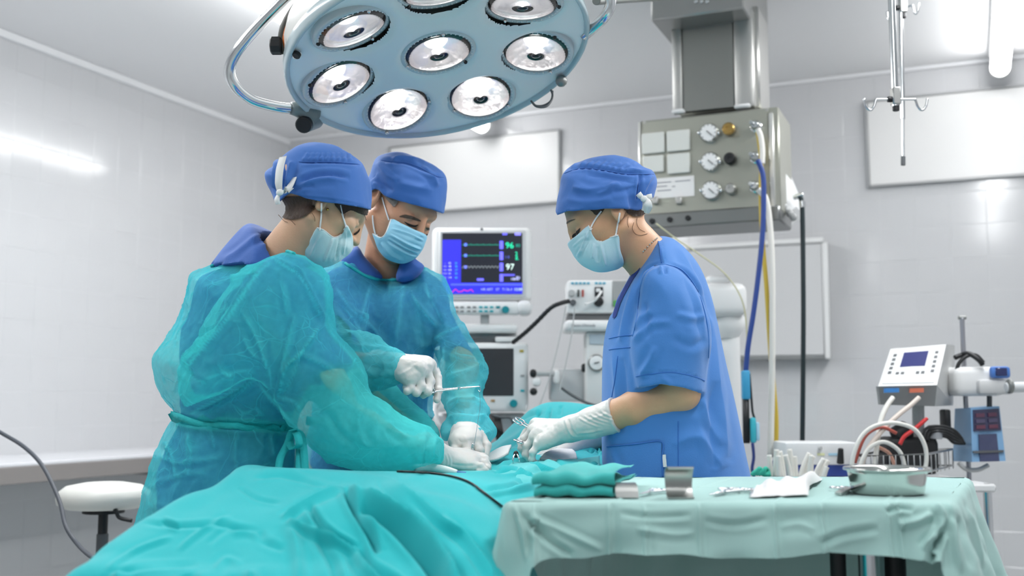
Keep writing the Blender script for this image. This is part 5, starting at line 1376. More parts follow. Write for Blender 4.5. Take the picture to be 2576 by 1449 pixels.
    mk('glove', v, f, M_glove, T)
    return T

def mask(T, outline, sub, hc, R, s, q0, D, Rr, m, tb, st, straps, edge, ext):
    po = Poly(ext, 4); pc = Poly(outline, sub)
    def fn(p):
        d = smin(inflate(p, po, q0, D, Rr), head_sdf(p, hc, R, s)-.005, .008)
        return smax(d, cut(p, pc), .0015)
    o = np.array(outline); lo, hi = box_of(P(o[:, 0].min(), o[:, 1].min(), q0), P(o[:, 0].max(), o[:, 1].max(), q0), m=.012)
    v, f = surface(fn, lo-[0, .12, 0], hi+[0, .12, 0], .0022, smooth=1)
    n = vnormals(v, f); v = v+n*(1.7*strokes(v, n, st)+.0005*noise(v*50))[:, None]
    Mk = mk('face_mask', v, f, m, T); tm = bvh(v, f)
    e = MB(); e.tube(drop([tm], edge, .0004), .0016, 6); e.obj('mask_edge', M_elastic, Mk, True)
    for sp in straps:
        e = MB(); e.tube(drop([tb, tm], sp, .0028, 8), .0019, 6); e.obj('ear_loop', M_elastic, Mk, True)
    return Mk

# ================================================================== the surgeon on the left, seen from behind
def gown_finish(fn, lo, hi, h, st, seed, amp=.007, name='gown', m=None, T=None, thick=()):
    v, f = surface(fn, lo, hi, h, smooth=2, margin=.01)
    st = [(a, max(w*1.45, 7), k) for a, w, k in st]
    n = vnormals(laplace(v, f, 6), f)
    sk = strokes(v, n, st); v = v+n*sk[:, None]
    v = crumple(v, n, amp, 11, seed, (1, 1, .7)); v = crumple(v, n, amp*.35, 30, seed+4.4)
    o = mk(name, v, f, m or M_gown, T); at = o.data.attributes.new('crease', 'FLOAT', 'POINT')
    val = np.clip(strokes(v, n, [(a, w*.55, abs(h)) for a, w, h in st])/.009, 0, 1)
    px_, py_ = PX(v)
    for zone, k_ in thick: val = np.maximum(val, k_*np.clip(Poly(zone, 2)(px_, py_)/40, 0, 1))
    val = val.astype(np.float32)
    if len(o.data.vertices) == len(val): at.data.foreach_set('value', val)
    return o, v, f

def build_surgeon_a():
    q0 = 2.46
    hc = P(805, 515, q0); R = rotm(20, 30); s = 1.03
    base = P(580, 1150, 2.5); base[2] = 0
    T = thing('person', 'person in sheer teal gown with tied waist, back turned, cap tied with white tape', 'person', base)
    sh = P(722, 735, 2.33); el = P(862, 945, 2.26); wr = P(1112, 1155, 2.46)
    sh2 = P(700, 725, 2.80); el2 = P(850, 950, 2.75); wr2 = P(1070, 1120, 2.66)
    hip = P(560, 1140, 2.52); foot = P(560, 1250, 2.52)
    go = Poly([(528, 672), (590, 653), (650, 636), (715, 632), (775, 655), (822, 692), (836, 770), (838, 870), (812, 940), (775, 1000), (750, 1062), (758, 1110), (760, 1200), (768, 1330), (785, 1500), (790, 1650), (300, 1650), (315, 1500), (330, 1380), (345, 1300), (358, 1255), (375, 1195), (395, 1140), (412, 1100), (428, 1075), (441, 1045), (436, 1022), (415, 1000), (398, 960), (388, 915), (400, 880), (435, 830), (458, 790), (470, 745), (480, 700), (490, 688)], 3)
    slv = Poly([(640, 660), (715, 634), (748, 642), (790, 668), (822, 692), (832, 752), (831, 818), (858, 858), (893, 895), (918, 945), (928, 990), (955, 1006), (985, 1030), (1022, 1058), (1072, 1076), (1112, 1100), (1119, 1118), (1114, 1168), (1082, 1172), (1048, 1182), (1000, 1190), (930, 1188), (868, 1174), (812, 1150), (765, 1098), (728, 1056), (692, 1020), (648, 968), (610, 962), (560, 985), (505, 1012), (470, 1018), (455, 980), (475, 900), (520, 800), (580, 710)], 3)
    def gfn(p):
        d = inflate(p, go, 2.53, .21, .13)
        x, y = PX(p)
        w = np.clip((x-700)/420, 0, 1)
        d2 = inflate(p, slv, 2.35, .10, .075, (.00022, .00005, 900, 1000))
        d = smin(d, d2, .012)
        d = smin(d, chain(p, [sh2, el2, P(1040, 1100, 2.68)], [.09, .075, .055], .02), .03)
        top = smax(d, -rc(p, P(800, 540, q0), P(690, 660, q0+.03), .064, .066), .004)
        back = Poly_back(x, y)
        return top
    def Poly_back(x, y): return 0
    so = Poly([(625, 563), (665, 575), (700, 594), (716, 630), (775, 665), (815, 720), (822, 820), (805, 920), (770, 1010), (750, 1090), (742, 1200), (735, 1330), (720, 1420), (430, 1420), (395, 1330), (415, 1200), (442, 1080), (452, 980), (450, 880), (462, 790), (492, 715), (527, 672), (557, 632), (590, 594)], 4)
    def body(p):
        d = head_sdf(p, hc, R, s)
        d = smin(d, rc(p, P(772, 575, q0), P(688, 690, q0+.04), .052, .060), .025)
        tr = ell(p, P(640, 790, 2.53), (.10, .15, .16)); tr = smin(tr, ell(p, P(600, 950, 2.52), (.10, .13, .2)), .06); tr = smin(tr, ell(p, hip, (.12, .15, .14)), .08)
        tr = smax(tr, inflate(p, so, 2.53, .15, .10)+.016, .006)
        tr = smin(tr, chain(p, [sh, el, wr], [.048, .036, .025], .01), .03)
        tr = smin(tr, chain(p, [sh2, el2, wr2], [.048, .036, .025], .01), .03)
        d = smin(d, smax(tr, gfn(p)+.024, .006), .02)
        for sg in (-1, 1):
            a = hip+np.array([0, sg*.08, -.1]); b = np.array([foot[0], foot[1]+sg*.10, .06])
            d = smin(d, chain(p, [a, (a+b)/2, b], [.085, .055, .036], .02), .05)
        return d
    lo, hi = box_of(P(500, 400, 2.5), P(1120, 420, 2.5), m=.04)
    v, f = surface(body, (lo[0], 2.15*K, .03), (hi[0], 2.95*K, hi[2]), .0026, zs=zsteps(.03, hi[2], .0026, 1.36, .009), smooth=2)
    mk('body', v, f, M_skina, T); tb = bvh(v, f)
    for o in ([(688, 500), (760, 492), (796, 500), (794, 516), (786, 532), (768, 545), (740, 553), (712, 549), (695, 541), (684, 530), (686, 512)], [(845, 508), (930, 522), (922, 540), (905, 536), (880, 530), (862, 540), (852, 530)]):
        pv, pf = patch([tb], o, .004, 1.6, 4)
        if len(pf): mk('hair', pv, pf, M_hairD, T)
    hs = MB()
    for o in ([(720, 545), (735, 556), (745, 566)], [(700, 540), (716, 556), (726, 560)], [(860, 520), (866, 540), (864, 556)], [(780, 532), (790, 545), (792, 556)], [(905, 530), (914, 540), (918, 552)]):
        hs.tube(drop([tb], o, .003), .0006, 5)
    hs.obj('hair', M_hairS, T, True)
    for nm, o, m_ in (('eyelashes', [(888, 588), (895, 584), (901, 579), (905, 573), (904, 581), (899, 588), (892, 592)], M_lash),):
        pv, pf = patch([tb], o, .0015, 1.2, 4)
        if len(pf): mk(nm, pv, pf, m_, T)
    e = MB(); e.ball(drop([tb], [(824, 527), (824, 528)], .002, 0)[0], .003, 5); e.obj('earring', mat('gold', 'd8b46a', .25, 1.0), T)
    # cap
    po = Poly([(667, 438), (675, 425), (711, 397), (744, 376), (784, 375), (824, 376), (863, 386), (896, 402), (913, 416), (921, 447), (926, 483), (931, 527), (930, 560), (850, 590), (760, 560), (704, 540), (690, 516), (686, 492), (672, 460)], 4)
    pc = Poly([(650, 438), (660, 360), (900, 350), (960, 440), (945, 535), (929, 527), (896, 520), (855, 513), (808, 507), (769, 500), (748, 491), (730, 486), (718, 494), (700, 510), (694, 512), (672, 475)], 1)
    fn = lambda p: smax(smin(inflate(p, po, q0, .100, .085), head_sdf(p, hc, R, s)-.006, .01), cut(p, pc), .002)
    lo, hi = box_of(P(660, 370, q0), P(935, 540, q0), m=.02)
    v, f = surface(fn, lo-[0, .12, 0], hi+[0, .12, 0], .003, smooth=1)
    n = vnormals(v, f); v = v+n*(.0012*noise(v*40)[:, None]); n = vnormals(v, f)
    st = [([(755, 408), (800, 407), (850, 408), (900, 412)], 4, -.004), ([(745, 462), (790, 442), (840, 438), (880, 446)], 6, -.005), ([(750, 470), (800, 452), (850, 450)], 8, .003), ([(700, 400), (692, 440), (698, 480)], 6, .006), ([(715, 400), (712, 440), (706, 480)], 6, -.005), ([(735, 405), (728, 440), (722, 470)], 6, .005), ([(680, 430), (684, 460), (694, 490)], 6, -.004), ([(740, 480), (760, 470), (790, 466)], 5, -.003), ([(740, 495), (800, 500), (860, 508), (920, 521)], 3, -.0015)]
    for i in range(9): st.append(([(762+i*15, 407), (768+i*14, 397), (776+i*13, 384)], 4, .0020))
    v = v+n*1.5*strokes(v, n, st)[:, None]
    C_ = mk('cap', v, f, M_cap, T); tc = bvh(v, f)
    sm = MB(); sm.tube(drop([tc], [(752, 407), (800, 407), (850, 408), (905, 414)], .0005), .0011, 6); sm.obj('seam', M_cap, C_, True)
    t = MB()
    for o, w in (([(704, 484), (701, 460), (704, 425), (712, 394)], [.010, .016, .018, .017]), ([(704, 484), (722, 478), (732, 464), (742, 446)], [.008, .016, .015, .009]), ([(704, 484), (697, 500), (700, 514)], [.008, .012, .010]), ([(712, 484), (724, 482), (736, 474)], [.007, .008, .007])):
        pp = np.array([P(a, b, 2.36-.010*math.sin(i/5)) for i, (a, b) in enumerate(spline(o, 6))])
        t.strip(pp, np.array([.9, -.25, .3]), w, .0012)
    t.ball((0, 0, 0), (.008, .006, .007), 6, frame(P(704, 484, 2.345), (1, 0, .3), UP)); t.obj('tie', M_elastic, C_, True)
    mask(T, [(797, 573), (815, 580), (838, 597), (856, 592), (866, 578), (873, 566), (881, 580), (887, 596), (888, 626), (868, 648), (835, 668), (806, 675), (775, 668), (752, 655), (775, 612)], 3, hc, R, s, q0+.03, .07, .05, M_maskA, tb,
         [([(838, 600), (815, 660)], 3, .003), ([(856, 600), (845, 655)], 3, -.003), ([(870, 580), (862, 640)], 3, .003), ([(806, 590), (778, 650)], 2.5, .0015)],
         [[(804, 580), (805, 560), (807, 535), (808, 512)], [(871, 572), (864, 552), (859, 535), (855, 516)]],
         [(797, 573), (815, 580), (838, 597), (856, 592), (866, 578), (873, 566)], ext=[(752, 655), (775, 668), (806, 676), (838, 668), (870, 648), (889, 626), (890, 590), (880, 550), (830, 520), (770, 560), (735, 620)])
    # scrubs under the gown
    sl = lambda p: chain(p, [sh, sh*.05+el*.95], [.074, .062], 0)
    ax = el-sh; ax = ax/np.linalg.norm(ax)
    def scr(p):
        d = inflate(p, so, 2.53, .15, .10)
        d = smin(d, smax(sl(p), (p-(sh*.12+el*.88))@ax, .002), .02)
        d = smin(d, chain(p, [sh2, el2*.6+sh2*.4], [.07, .07], 0), .03)
        y = PX(p)[1]; d = smax(d, gfn(p)+.012-np.clip((668-y)/25, 0, 1)*.4, .004)
        return smax(d, -rc(p, P(790, 560, q0), P(690, 668, q0+.03), .060, .064), .004)
    v, f = surface(scr, *box_of(P(400, 560, 2.3), P(830, 1430, 2.9), P(400, 1430, 2.3), P(830, 560, 2.9), P(930, 990, 2.2), m=.07), .006, smooth=1)
    n = vnormals(v, f); v = v+n*(.004*noise(v*[9, 9, 5])+.0015*noise(v*25))[:, None]
    v = v+n*strokes(v, n, [([(600, 640), (640, 610), (690, 600)], 6, -.003), ([(560, 655), (610, 625), (650, 590)], 7, .004), ([(690, 605), (694, 625), (705, 632)], 4, -.004)])[:, None]
    mk('scrub_top', v, f, M_scrubd, T); ts = bvh(v, f)
    trousers(T, hip+np.array([0, 0, -.03]), foot, 10, M_scrubd, gfn, .42); shoes(T, foot.copy(), 10)
    # gown
    zz = lambda l, ox=340, oy=600, k=2.07: [(ox+a/k, oy+b/k) for a, b in l]
    st = [(zz([(700, 90), (790, 150), (860, 200), (960, 390), (975, 440)]), 5, .009), (zz([(720, 110), (640, 180), (560, 290), (460, 440), (300, 630), (200, 820)]), 7, .012), (zz([(960, 450), (860, 600), (780, 680), (740, 850)]), 5, .010),
          (zz([(830, 400), (790, 560), (750, 720)]), 4, .008), (zz([(550, 370), (640, 540), (700, 720)]), 4, .007), (zz([(980, 440), (1080, 560), (1200, 720), (1210, 850)]), 6, .010), (zz([(640, 760), (740, 870), (880, 1030), (1050, 1180)]), 7, .008),
          (zz([(620, 735), (520, 800), (400, 860), (280, 915)]), 7, -.016), (zz([(640, 750), (700, 830), (800, 950)]), 6, -.010), (zz([(1180, 870), (1160, 1000), (1220, 1090)]), 6, .010), (zz([(420, 480), (330, 590), (230, 700)]), 6, .008), (zz([(480, 330), (380, 480), (260, 640)]), 7, -.008),
          (zz([(870, 610), (960, 650), (1040, 700)]), 3, .006), (zz([(760, 220), (775, 300), (790, 400)]), 3, .006), (zz([(430, 650), (460, 700), (520, 720)]), 4, .006), (zz([(400, 780), (440, 740), (520, 700)]), 4, .006), (zz([(260, 640), (300, 720), (380, 760)]), 5, -.006),
          (zz([(890, 540), (830, 700), (760, 830)]), 4, -.006), (zz([(560, 500), (600, 590), (680, 640)]), 4, .005), (zz([(470, 430), (540, 430), (600, 440)]), 3, .004), (zz([(480, 230), (560, 200), (660, 190)]), 4, .005), (zz([(380, 260), (470, 220), (540, 210)]), 4, .004),
          (zz([(1250, 900), (1240, 1000), (1250, 1060)]), 5, .007), (zz([(1300, 950), (1340, 1000), (1420, 1050)]), 5, .006), (zz([(960, 1080), (1020, 1100), (1120, 1110)]), 6, .006), (zz([(1000, 900), (1060, 1000), (1160, 1090)]), 6, -.006),
          ([(440, 1046), (470, 1058), (560, 1068), (660, 1072), (750, 1078)], 6, -.020), ([(410, 1110), (430, 1140), (440, 1200)], 6, .008), ([(470, 1090), (480, 1140), (470, 1200)], 6, .006), ([(530, 1080), (540, 1130)], 5, .006), ([(600, 1085), (590, 1140), (600, 1190)], 6, .006), ([(680, 1090), (690, 1150)], 6, .006),
          ([(400, 1150), (450, 1165), (500, 1160), (560, 1150)], 4, .005), ([(380, 1230), (440, 1200), (520, 1190)], 5, .005), ([(500, 960), (560, 940), (640, 930)], 7, .006), ([(700, 1000), (740, 1010), (760, 1040)], 6, .006)]
    for i in range(4): st.append(([(1072+i*13, 1084+i*8), (1064+i*11, 1120+i*4), (1056+i*12, 1165)], 5, .005*(-1)**i))
    lo, hi = box_of(P(385, 630, 2.3), P(1120, 640, 2.5), P(300, 1650, 2.5), m=.05); lo[1] = 2.05*K; hi[1] = 3.0*K; lo[2] = .35
    G, v, f = gown_finish(gfn, lo, hi, .0041, st, 1.3, .008, 'gown', M_gown, T, [([(880, 900), (960, 980), (1140, 1080), (1140, 1210), (880, 1220), (760, 1120), (800, 1020)], .62)]); tg = bvh(v, f)
    tie = MB()
    tp = drop([tg], [(436, 1042), (500, 1062), (580, 1072), (660, 1076), (715, 1078), (738, 1082)], .006)
    tie.strip(tp, UP, .022, .003)
    tp = drop([tg], [(440, 1034), (520, 1058), (600, 1062), (690, 1074), (735, 1080)], .010); tie.strip(tp, UP, .012, .003)
    for o in ([(736, 1082), (722, 1120), (706, 1150), (700, 1185)], [(738, 1080), (750, 1100), (754, 1140), (752, 1185)], [(736, 1082), (728, 1104), (736, 1128), (752, 1120), (748, 1094), (738, 1082)], [(738, 1082), (758, 1096), (764, 1130), (768, 1185)]):
        pp = np.array([P(a, b, 2.24+.02*math.sin(i/4)) for i, (a, b) in enumerate(spline(o, 6))]); tie.strip(pp, np.array([1, .2, .2]), .014, .0015)
    tie.obj('waist_tie', M_gowntie, G, True)
    e = MB(); e.tube(drop([tg], [(530, 671), (590, 652), (650, 636), (700, 631), (716, 632), (740, 640)], .001), .004, 6); e.obj('neck_binding', M_gowntie, G, True)
    # gloves
    W = wr; kn = [P(1176, 1142, 2.55), P(1184, 1150, 2.52), P(1188, 1160, 2.49), P(1186, 1171, 2.465)]
    fg = [[P(1214, 1150, 2.55), P(1222, 1166, 2.53), P(1205, 1172, 2.52)], [P(1220, 1156, 2.52), P(1226, 1172, 2.505), P(1206, 1178, 2.50)], [P(1219, 1165, 2.49), P(1226, 1178, 2.48), P(1206, 1182, 2.475)], [P(1212, 1173, 2.46), P(1221, 1183, 2.455), P(1204, 1185, 2.455)]]
    th = [P(1140, 1146, 2.54), P(1170, 1150, 2.58), P(1198, 1154, 2.585), P(1214, 1160, 2.575)]
    pads = [(P(1140, 1162, 2.48), P(1180, 1168, 2.48), .020), (P(1150, 1158, 2.51), P(1192, 1166, 2.50), .020)]
    v, f = surface(lambda p: smin(hand_sdf(p, W, kn, fg, th, .0155, .0098, pads), chain(p, [P(1070, 1128, 2.42), W], [.034, .0275], 0), .012), *box_of(W, P(1060, 1125, 2.42), *kn, P(1228, 1180, 2.5), m=.05), .0018, smooth=1)
    n = vnormals(v, f); v = v+n*(strokes(v, n, [([(1120, 1140), (1126, 1160), (1122, 1182)], 2.5, .0016), ([(1127, 1138), (1134, 1160), (1130, 1182)], 2.5, .0014), ([(1135, 1168), (1170, 1172), (1200, 1170)], 3, -.001)])+.0005*noise(v*130))[:, None]
    mk('glove', v, f, M_glove, T)
    W2 = wr2; kn2 = [P(1120, 1135, 2.72), P(1122, 1142, 2.70), P(1122, 1148, 2.68), P(1118, 1153, 2.66)]
    fg2 = [[k+np.array([.035, .0, -.008]), k+np.array([.045, .0, -.032])] for k in kn2]; th2 = [P(1095, 1130, 2.74), P(1118, 1140, 2.77), P(1138, 1150, 2.77)]
    v, f = surface(lambda p: smin(hand_sdf(p, W2, kn2, fg2, th2), chain(p, [P(1030, 1095, 2.68), W2], [.034, .027], 0), .012), *box_of(W2, P(1030, 1095, 2.68), *kn2, P(1150, 1170, 2.7), m=.05), .0028, smooth=1)
    mk('glove', v, f, M_glove, T)
    return T

# ================================================================== the surgeon in the middle
def build_surgeon_b():
    q0 = 2.95
    hc = P(1004, 522, q0); R = rotm(-41, 30, 14); s = 1.04
    base = P(960, 1120, 3.0); base[2] = 0
    T = thing('person', 'person with grey sideburns in teal gown and blue mask, stitching with a needle holder', 'person', base)
    sh = P(1080, 745, 2.98); el = P(1178, 905, 2.86); wr = P(1172, 1068, 2.70)
    sh2 = P(868, 745, 2.92); el2 = P(805, 915, 2.72); wr2 = P(975, 922, 2.60)
    hip = P(930, 1130, 3.02); foot = P(930, 1250, 3.02)
    go = Poly([(840, 690), (870, 656), (895, 672), (930, 692), (980, 699), (1030, 690), (1066, 668), (1100, 692), (1128, 726), (1138, 780), (1130, 850), (1105, 900), (1094, 950), (1090, 985), (1086, 1020), (1092, 1048), (1082, 1064), (1078, 1080), (1090, 1150), (1105, 1300), (1110, 1450), (1110, 1600), (760, 1600), (762, 1450), (765, 1300), (768, 1150), (785, 1050), (795, 900), (800, 780), (815, 715)], 3)
    la = Poly([(1085, 690), (1112, 704), (1132, 732), (1142, 775), (1162, 815), (1190, 862), (1222, 905), (1224, 940), (1211, 985), (1222, 1012), (1231, 1035), (1226, 1050), (1246, 1078), (1243, 1096), (1216, 1116), (1180, 1108), (1140, 1104), (1116, 1104), (1110, 1074), (1122, 1045), (1110, 1012), (1105, 990), (1112, 950), (1098, 905), (1092, 850), (1070, 790), (1060, 730)], 3)
    Poly_n = Poly([(862, 600), (870, 656), (895, 675), (930, 693), (980, 700), (1030, 691), (1066, 668), (1080, 600)], 1)
    def gfn0(p):
        d = inflate(p, go, 3.02, .17, .11)
        d = smin(d, inflate(p, la, 2.86, .075, .05, (0, -.0009, 1150, 900)), .015)
        ra = chain(p, [sh2, el2, P(905, 915, 2.63), P(982, 922, 2.59)], [.09, .085, .066, .043], .02)
        d = smin(d, ra, .015)
        return d
    def gfn(p):
        d = gfn0(p)
        x, y = PX(p)
        nk = Poly_n(x, y)
        d = smax(d, -smax(-nk/1000., np.abs(p[:, 1]-2.99*K)-.15, .003), .004)
        return d
    so = Poly([(868, 640), (905, 635), (960, 690), (1000, 690), (1040, 655), (1075, 670), (1105, 712), (1120, 760), (1140, 840), (1130, 880), (1092, 870), (1085, 960), (1080, 1060), (1090, 1200), (1095, 1400), (780, 1400), (790, 1200), (805, 1050), (815, 900), (812, 800), (822, 720), (845, 670)], 3)
    def body(p):
        d = head_sdf(p, hc, R, s, False)
        d = smin(d, rc(p, P(985, 590, q0+.06), P(972, 700, q0+.08), .060, .066), .02)
        tr = ell(p, P(968, 800, 3.03), (.17, .10, .15)); tr = smin(tr, ell(p, P(955, 950, 3.03), (.15, .10, .2)), .06); tr = smin(tr, ell(p, hip, (.15, .12, .14)), .08)
        yy = PX(p)[1]; tr = smax(tr, inflate(p, so, 3.02, .135, .10)+.014-np.clip((740-yy)/20, 0, 1)*.03, .006)
        tr = smin(tr, chain(p, [sh, el, wr], [.050, .036, .026], .01), .03)
        tr = smin(tr, chain(p, [sh2, el2, wr2], [.050, .036, .026], .01), .03)
        y = PX(p)[1]; d = smin(d, smax(tr, gfn(p)+.018+0*y, .006), .02)
        for sg in (-1, 1):
            a = hip+np.array([sg*.09, 0, -.1]); b = np.array([foot[0]+sg*.11, foot[1], .06])
            d = smin(d, chain(p, [a, (a+b)/2, b], [.09, .06, .038], .02), .05)
        return d
    lo, hi = box_of(P(780, 400, 2.9), P(1240, 420, 2.9), m=.05)
    v, f = surface(body, (lo[0], 2.45*K, .03), (hi[0], 3.3*K, hi[2]), .0026, zs=zsteps(.03, hi[2], .0026, 1.38, .009), smooth=2)
    mk('body', v, f, M_skinm, T); tb = bvh(v, f)
    for nm, o, m_ in (('eyebrow', [(1004, 545), (1018, 540), (1034, 543), (1052, 550), (1060, 557), (1050, 556), (1034, 551), (1016, 548)], M_brow), ('eyebrow', [(1072, 572), (1084, 573), (1095, 570), (1101, 566), (1099, 572), (1086, 579), (1074, 578)], M_brow),
                      ('eyelashes', [(1016, 557), (1028, 562), (1042, 566), (1054, 566), (1044, 571), (1028, 568)], M_lash), ('eyelashes', [(1072, 588), (1080, 590), (1088, 586), (1083, 593), (1074, 594)], M_lash)):
        pv, pf = patch([tb], o, .0012, 1.2, 4)
        if len(pf): mk(nm, pv, pf, m_, T)
    for o in ([(964, 484), (990, 490), (1004, 500), (1000, 512), (992, 522), (984, 514), (974, 502)],):
        pv, pf = patch([tb], o, .003, 1.6, 4)
        if len(pf): mk('hair', pv, pf, M_hairG, T, label='short grey sideburn below the cap')
    po = Poly([(933, 471), (936, 440), (937, 419), (951, 394), (984, 383), (1015, 384), (1051, 396), (1089, 414), (1117, 436), (1125, 458), (1123, 494), (1116, 540), (1100, 575), (1030, 570), (960, 540), (930, 510)], 4)
    pc = Poly([(922, 486), (925, 400), (960, 360), (1100, 370), (1150, 430), (1140, 530), (1114, 537), (1089, 528), (1034, 513), (998, 503), (973, 496), (962, 488), (952, 478), (942, 475), (930, 484)], 1)
    fn = lambda p: smax(smin(inflate(p, po, q0, .112, .085), head_sdf(p, hc, R, s, False)-.007, .01), cut(p, pc), .002)
    lo, hi = box_of(P(920, 375, q0), P(1130, 545, q0), m=.02)
    v, f = surface(fn, lo-[0, .13, 0], hi+[0, .13, 0], .003, smooth=1)
    n = vnormals(v, f); v = v+n*(.0012*noise(v*40)[:, None]); n = vnormals(v, f)
    st = [([(955, 400), (985, 405), (1020, 408), (1050, 420), (1090, 440), (1118, 444)], 4, -.004), ([(985, 404), (1010, 398), (1050, 404)], 5, .005), ([(950, 408), (975, 440), (1000, 455)], 7, .004), ([(945, 440), (965, 465), (990, 480)], 7, -.004), ([(1060, 420), (1085, 440), (1100, 470)], 7, .005), ([(1000, 460), (1040, 470), (1090, 480)], 9, .003), ([(940, 460), (955, 470), (970, 490)], 4, .004), ([(1020, 390), (1060, 405), (1100, 425)], 5, .003)]
    v = v+n*1.5*strokes(v, n, st)[:, None]
    C_ = mk('cap', v, f, M_cap, T); tc = bvh(v, f)
    sm = MB(); sm.tube(drop([tc], [(958, 403), (985, 406), (1020, 409), (1055, 421), (1092, 441), (1118, 447)], .0005), .0011, 6); sm.obj('seam', M_cap, C_, True)
    mask(T, [(984, 551), (1010, 562), (1042, 577), (1073, 592), (1069, 612), (1062, 630), (1045, 650), (1018, 663), (993, 660), (968, 648), (951, 627), (943, 606), (937, 588), (947, 594), (957, 598), (966, 594), (973, 582)], 3, hc, R, s, q0-.07, .085, .055, M_maskB, tb,
         [([(980, 590), (1020, 612), (1060, 628)], 3, .004), ([(975, 604), (1015, 628), (1050, 642)], 3, -.004), ([(985, 575), (1030, 590), (1066, 606)], 2.5, .0025), ([(990, 562), (1030, 578), (1070, 596)], 2.5, .0015), ([(960, 610), (985, 640), (1015, 655)], 4, .003)],
         [[(980, 553), (974, 535), (968, 515), (963, 497)], [(947, 594), (942, 575), (939, 556), (938, 543)]],
         [(984, 551), (973, 582), (966, 594), (957, 598), (947, 594), (937, 588)], ext=[(984, 545), (1012, 545), (1050, 565), (1082, 580), (1075, 615), (1064, 634), (1046, 652), (1018, 664), (992, 662), (966, 650), (948, 628), (934, 600), (930, 570), (960, 550)])
    lc_ = Poly([(858, 652), (878, 634), (899, 620), (912, 640), (935, 668), (964, 700), (930, 712), (880, 690)], 2); rc_ = Poly([(996, 708), (1002, 672), (1012, 650), (1032, 638), (1052, 652), (1074, 672), (1040, 708)], 2)
    vp = Poly([(905, 600), (905, 630), (938, 675), (968, 712), (990, 712), (1000, 690), (1018, 650), (1030, 600)], 1)
    def scr(p):
        d = inflate(p, so, 3.02, .135, .10)
        x, y = PX(p)
        d = smax(d, -smax(-(vp(x, y))/1000., p[:, 1]-3.02*K, .004), .004)
        for a_, b_ in ((sh, el), (sh2, el2)): d = smin(d, rc(p, a_, a_*.35+b_*.65, .072, .066), .02)
        d = smax(d, gfn0(p)+.012, .004)
        d = smin(d, inflate(p, lc_, 2.95, .045, .02), .004); d = smin(d, inflate(p, rc_, 2.93, .045, .02), .004)
        return smax(d, -(rc(p, P(985, 590, q0+.06), P(972, 690, q0+.08), .062, .066)), .004)
    v, f = surface(scr, *box_of(P(780, 630, 3), P(1140, 1400, 3), m=.03), .006, smooth=1) if False else surface(scr, P(770, 1400, 2.9)*[1, 0, 1]+[-.02, 2.75*K, 0], P(1150, 625, 3.1)*[1, 0, 1]+[.05, 3.25*K, .02], .006, smooth=1)
    n = vnormals(v, f); v = v+n*(.005*noise(v*[9, 9, 4])+.0015*noise(v*25))[:, None]
    mk('scrub_top', v, f, M_scrubd, T)
    trousers(T, hip+np.array([0, 0, -.03]), foot, -70, M_scrubd, gfn, .42); shoes(T, foot.copy(), -70)
    zz = lambda l, ox=800, oy=640, k=2.4145: [(ox+a/k, oy+b/k) for a, b in l]
    st = [(zz([(110, 200), (200, 330), (320, 430), (410, 560)]), 6, .009), (zz([(130, 290), (220, 400), (290, 520)]), 6, -.008), (zz([(430, 150), (430, 210), (440, 280)]), 6, -.006), (zz([(560, 230), (640, 350), (730, 450)]), 5, .010), (zz([(650, 180), (700, 300), (760, 420)]), 6, -.007), (zz([(700, 520), (760, 480), (880, 430)]), 5, .009),
          (zz([(760, 560), (760, 640), (740, 700)]), 5, .008), (zz([(790, 600), (880, 640), (960, 640)]), 6, .008), (zz([(780, 760), (880, 720), (1000, 670)]), 6, .010), (zz([(790, 800), (900, 790), (990, 760)]), 6, -.008), (zz([(780, 930), (850, 890), (960, 900), (1050, 940)]), 8, .012), (zz([(830, 940), (900, 960), (1000, 960)]), 6, -.010), (zz([(790, 1000), (900, 990), (1040, 1000)]), 7, .010),
          (zz([(970, 890), (975, 960), (985, 1030)]), 4, .008), (zz([(320, 180), (280, 320), (260, 430)]), 6, .007), (zz([(520, 180), (500, 330), (470, 560)]), 8, .006), (zz([(640, 200), (680, 260), (700, 240)]), 4, .006), (zz([(590, 300), (620, 420), (640, 560)]), 7, -.006), (zz([(840, 300), (860, 380), (900, 460)]), 6, .008), (zz([(800, 160), (830, 240), (850, 330)]), 5, .006),
          (zz([(240, 600), (330, 620), (450, 590)]), 4, .007), (zz([(250, 640), (330, 680), (400, 690)]), 4, -.006), (zz([(290, 700), (360, 740), (410, 720)]), 4, .006), (zz([(340, 800), (420, 880), (480, 960)]), 7, .006), (zz([(530, 940), (600, 970), (690, 1000)]), 6, .008), (zz([(500, 1000), (600, 1010), (690, 1000)]), 5, -.008), (zz([(600, 760), (560, 860), (560, 950)]), 8, .006),
          (zz([(180, 540), (260, 560), (380, 570), (470, 590)]), 4, .006)]
    for i in range(8): st.append(([(1122+i*14, 1060+i*2), (1120+i*14, 1085), (1126+i*12, 1104)], 3, .004*(-1)**i))
    for i in range(6): st.append(([(968+i*1, 888+i*12), (978, 891+i*12), (988, 893+i*12)], 2.5, .003*(-1)**i))
    lo = np.array([P(755, 900, 2.6)[0]-.08, 2.45*K, .35]); hi = np.array([P(1260, 900, 3.0)[0]+.05, 3.25*K, P(900, 640, 3)[2]])
    G, v, f = gown_finish(gfn, lo, hi, .0041, st, 7.7, .008, 'gown', M_gownb, T, [([(1080, 920), (1240, 900), (1270, 1120), (1080, 1120)], .55), ([(880, 840), (1010, 850), (1010, 990), (880, 1000)], .55)]); tg = bvh(v, f)
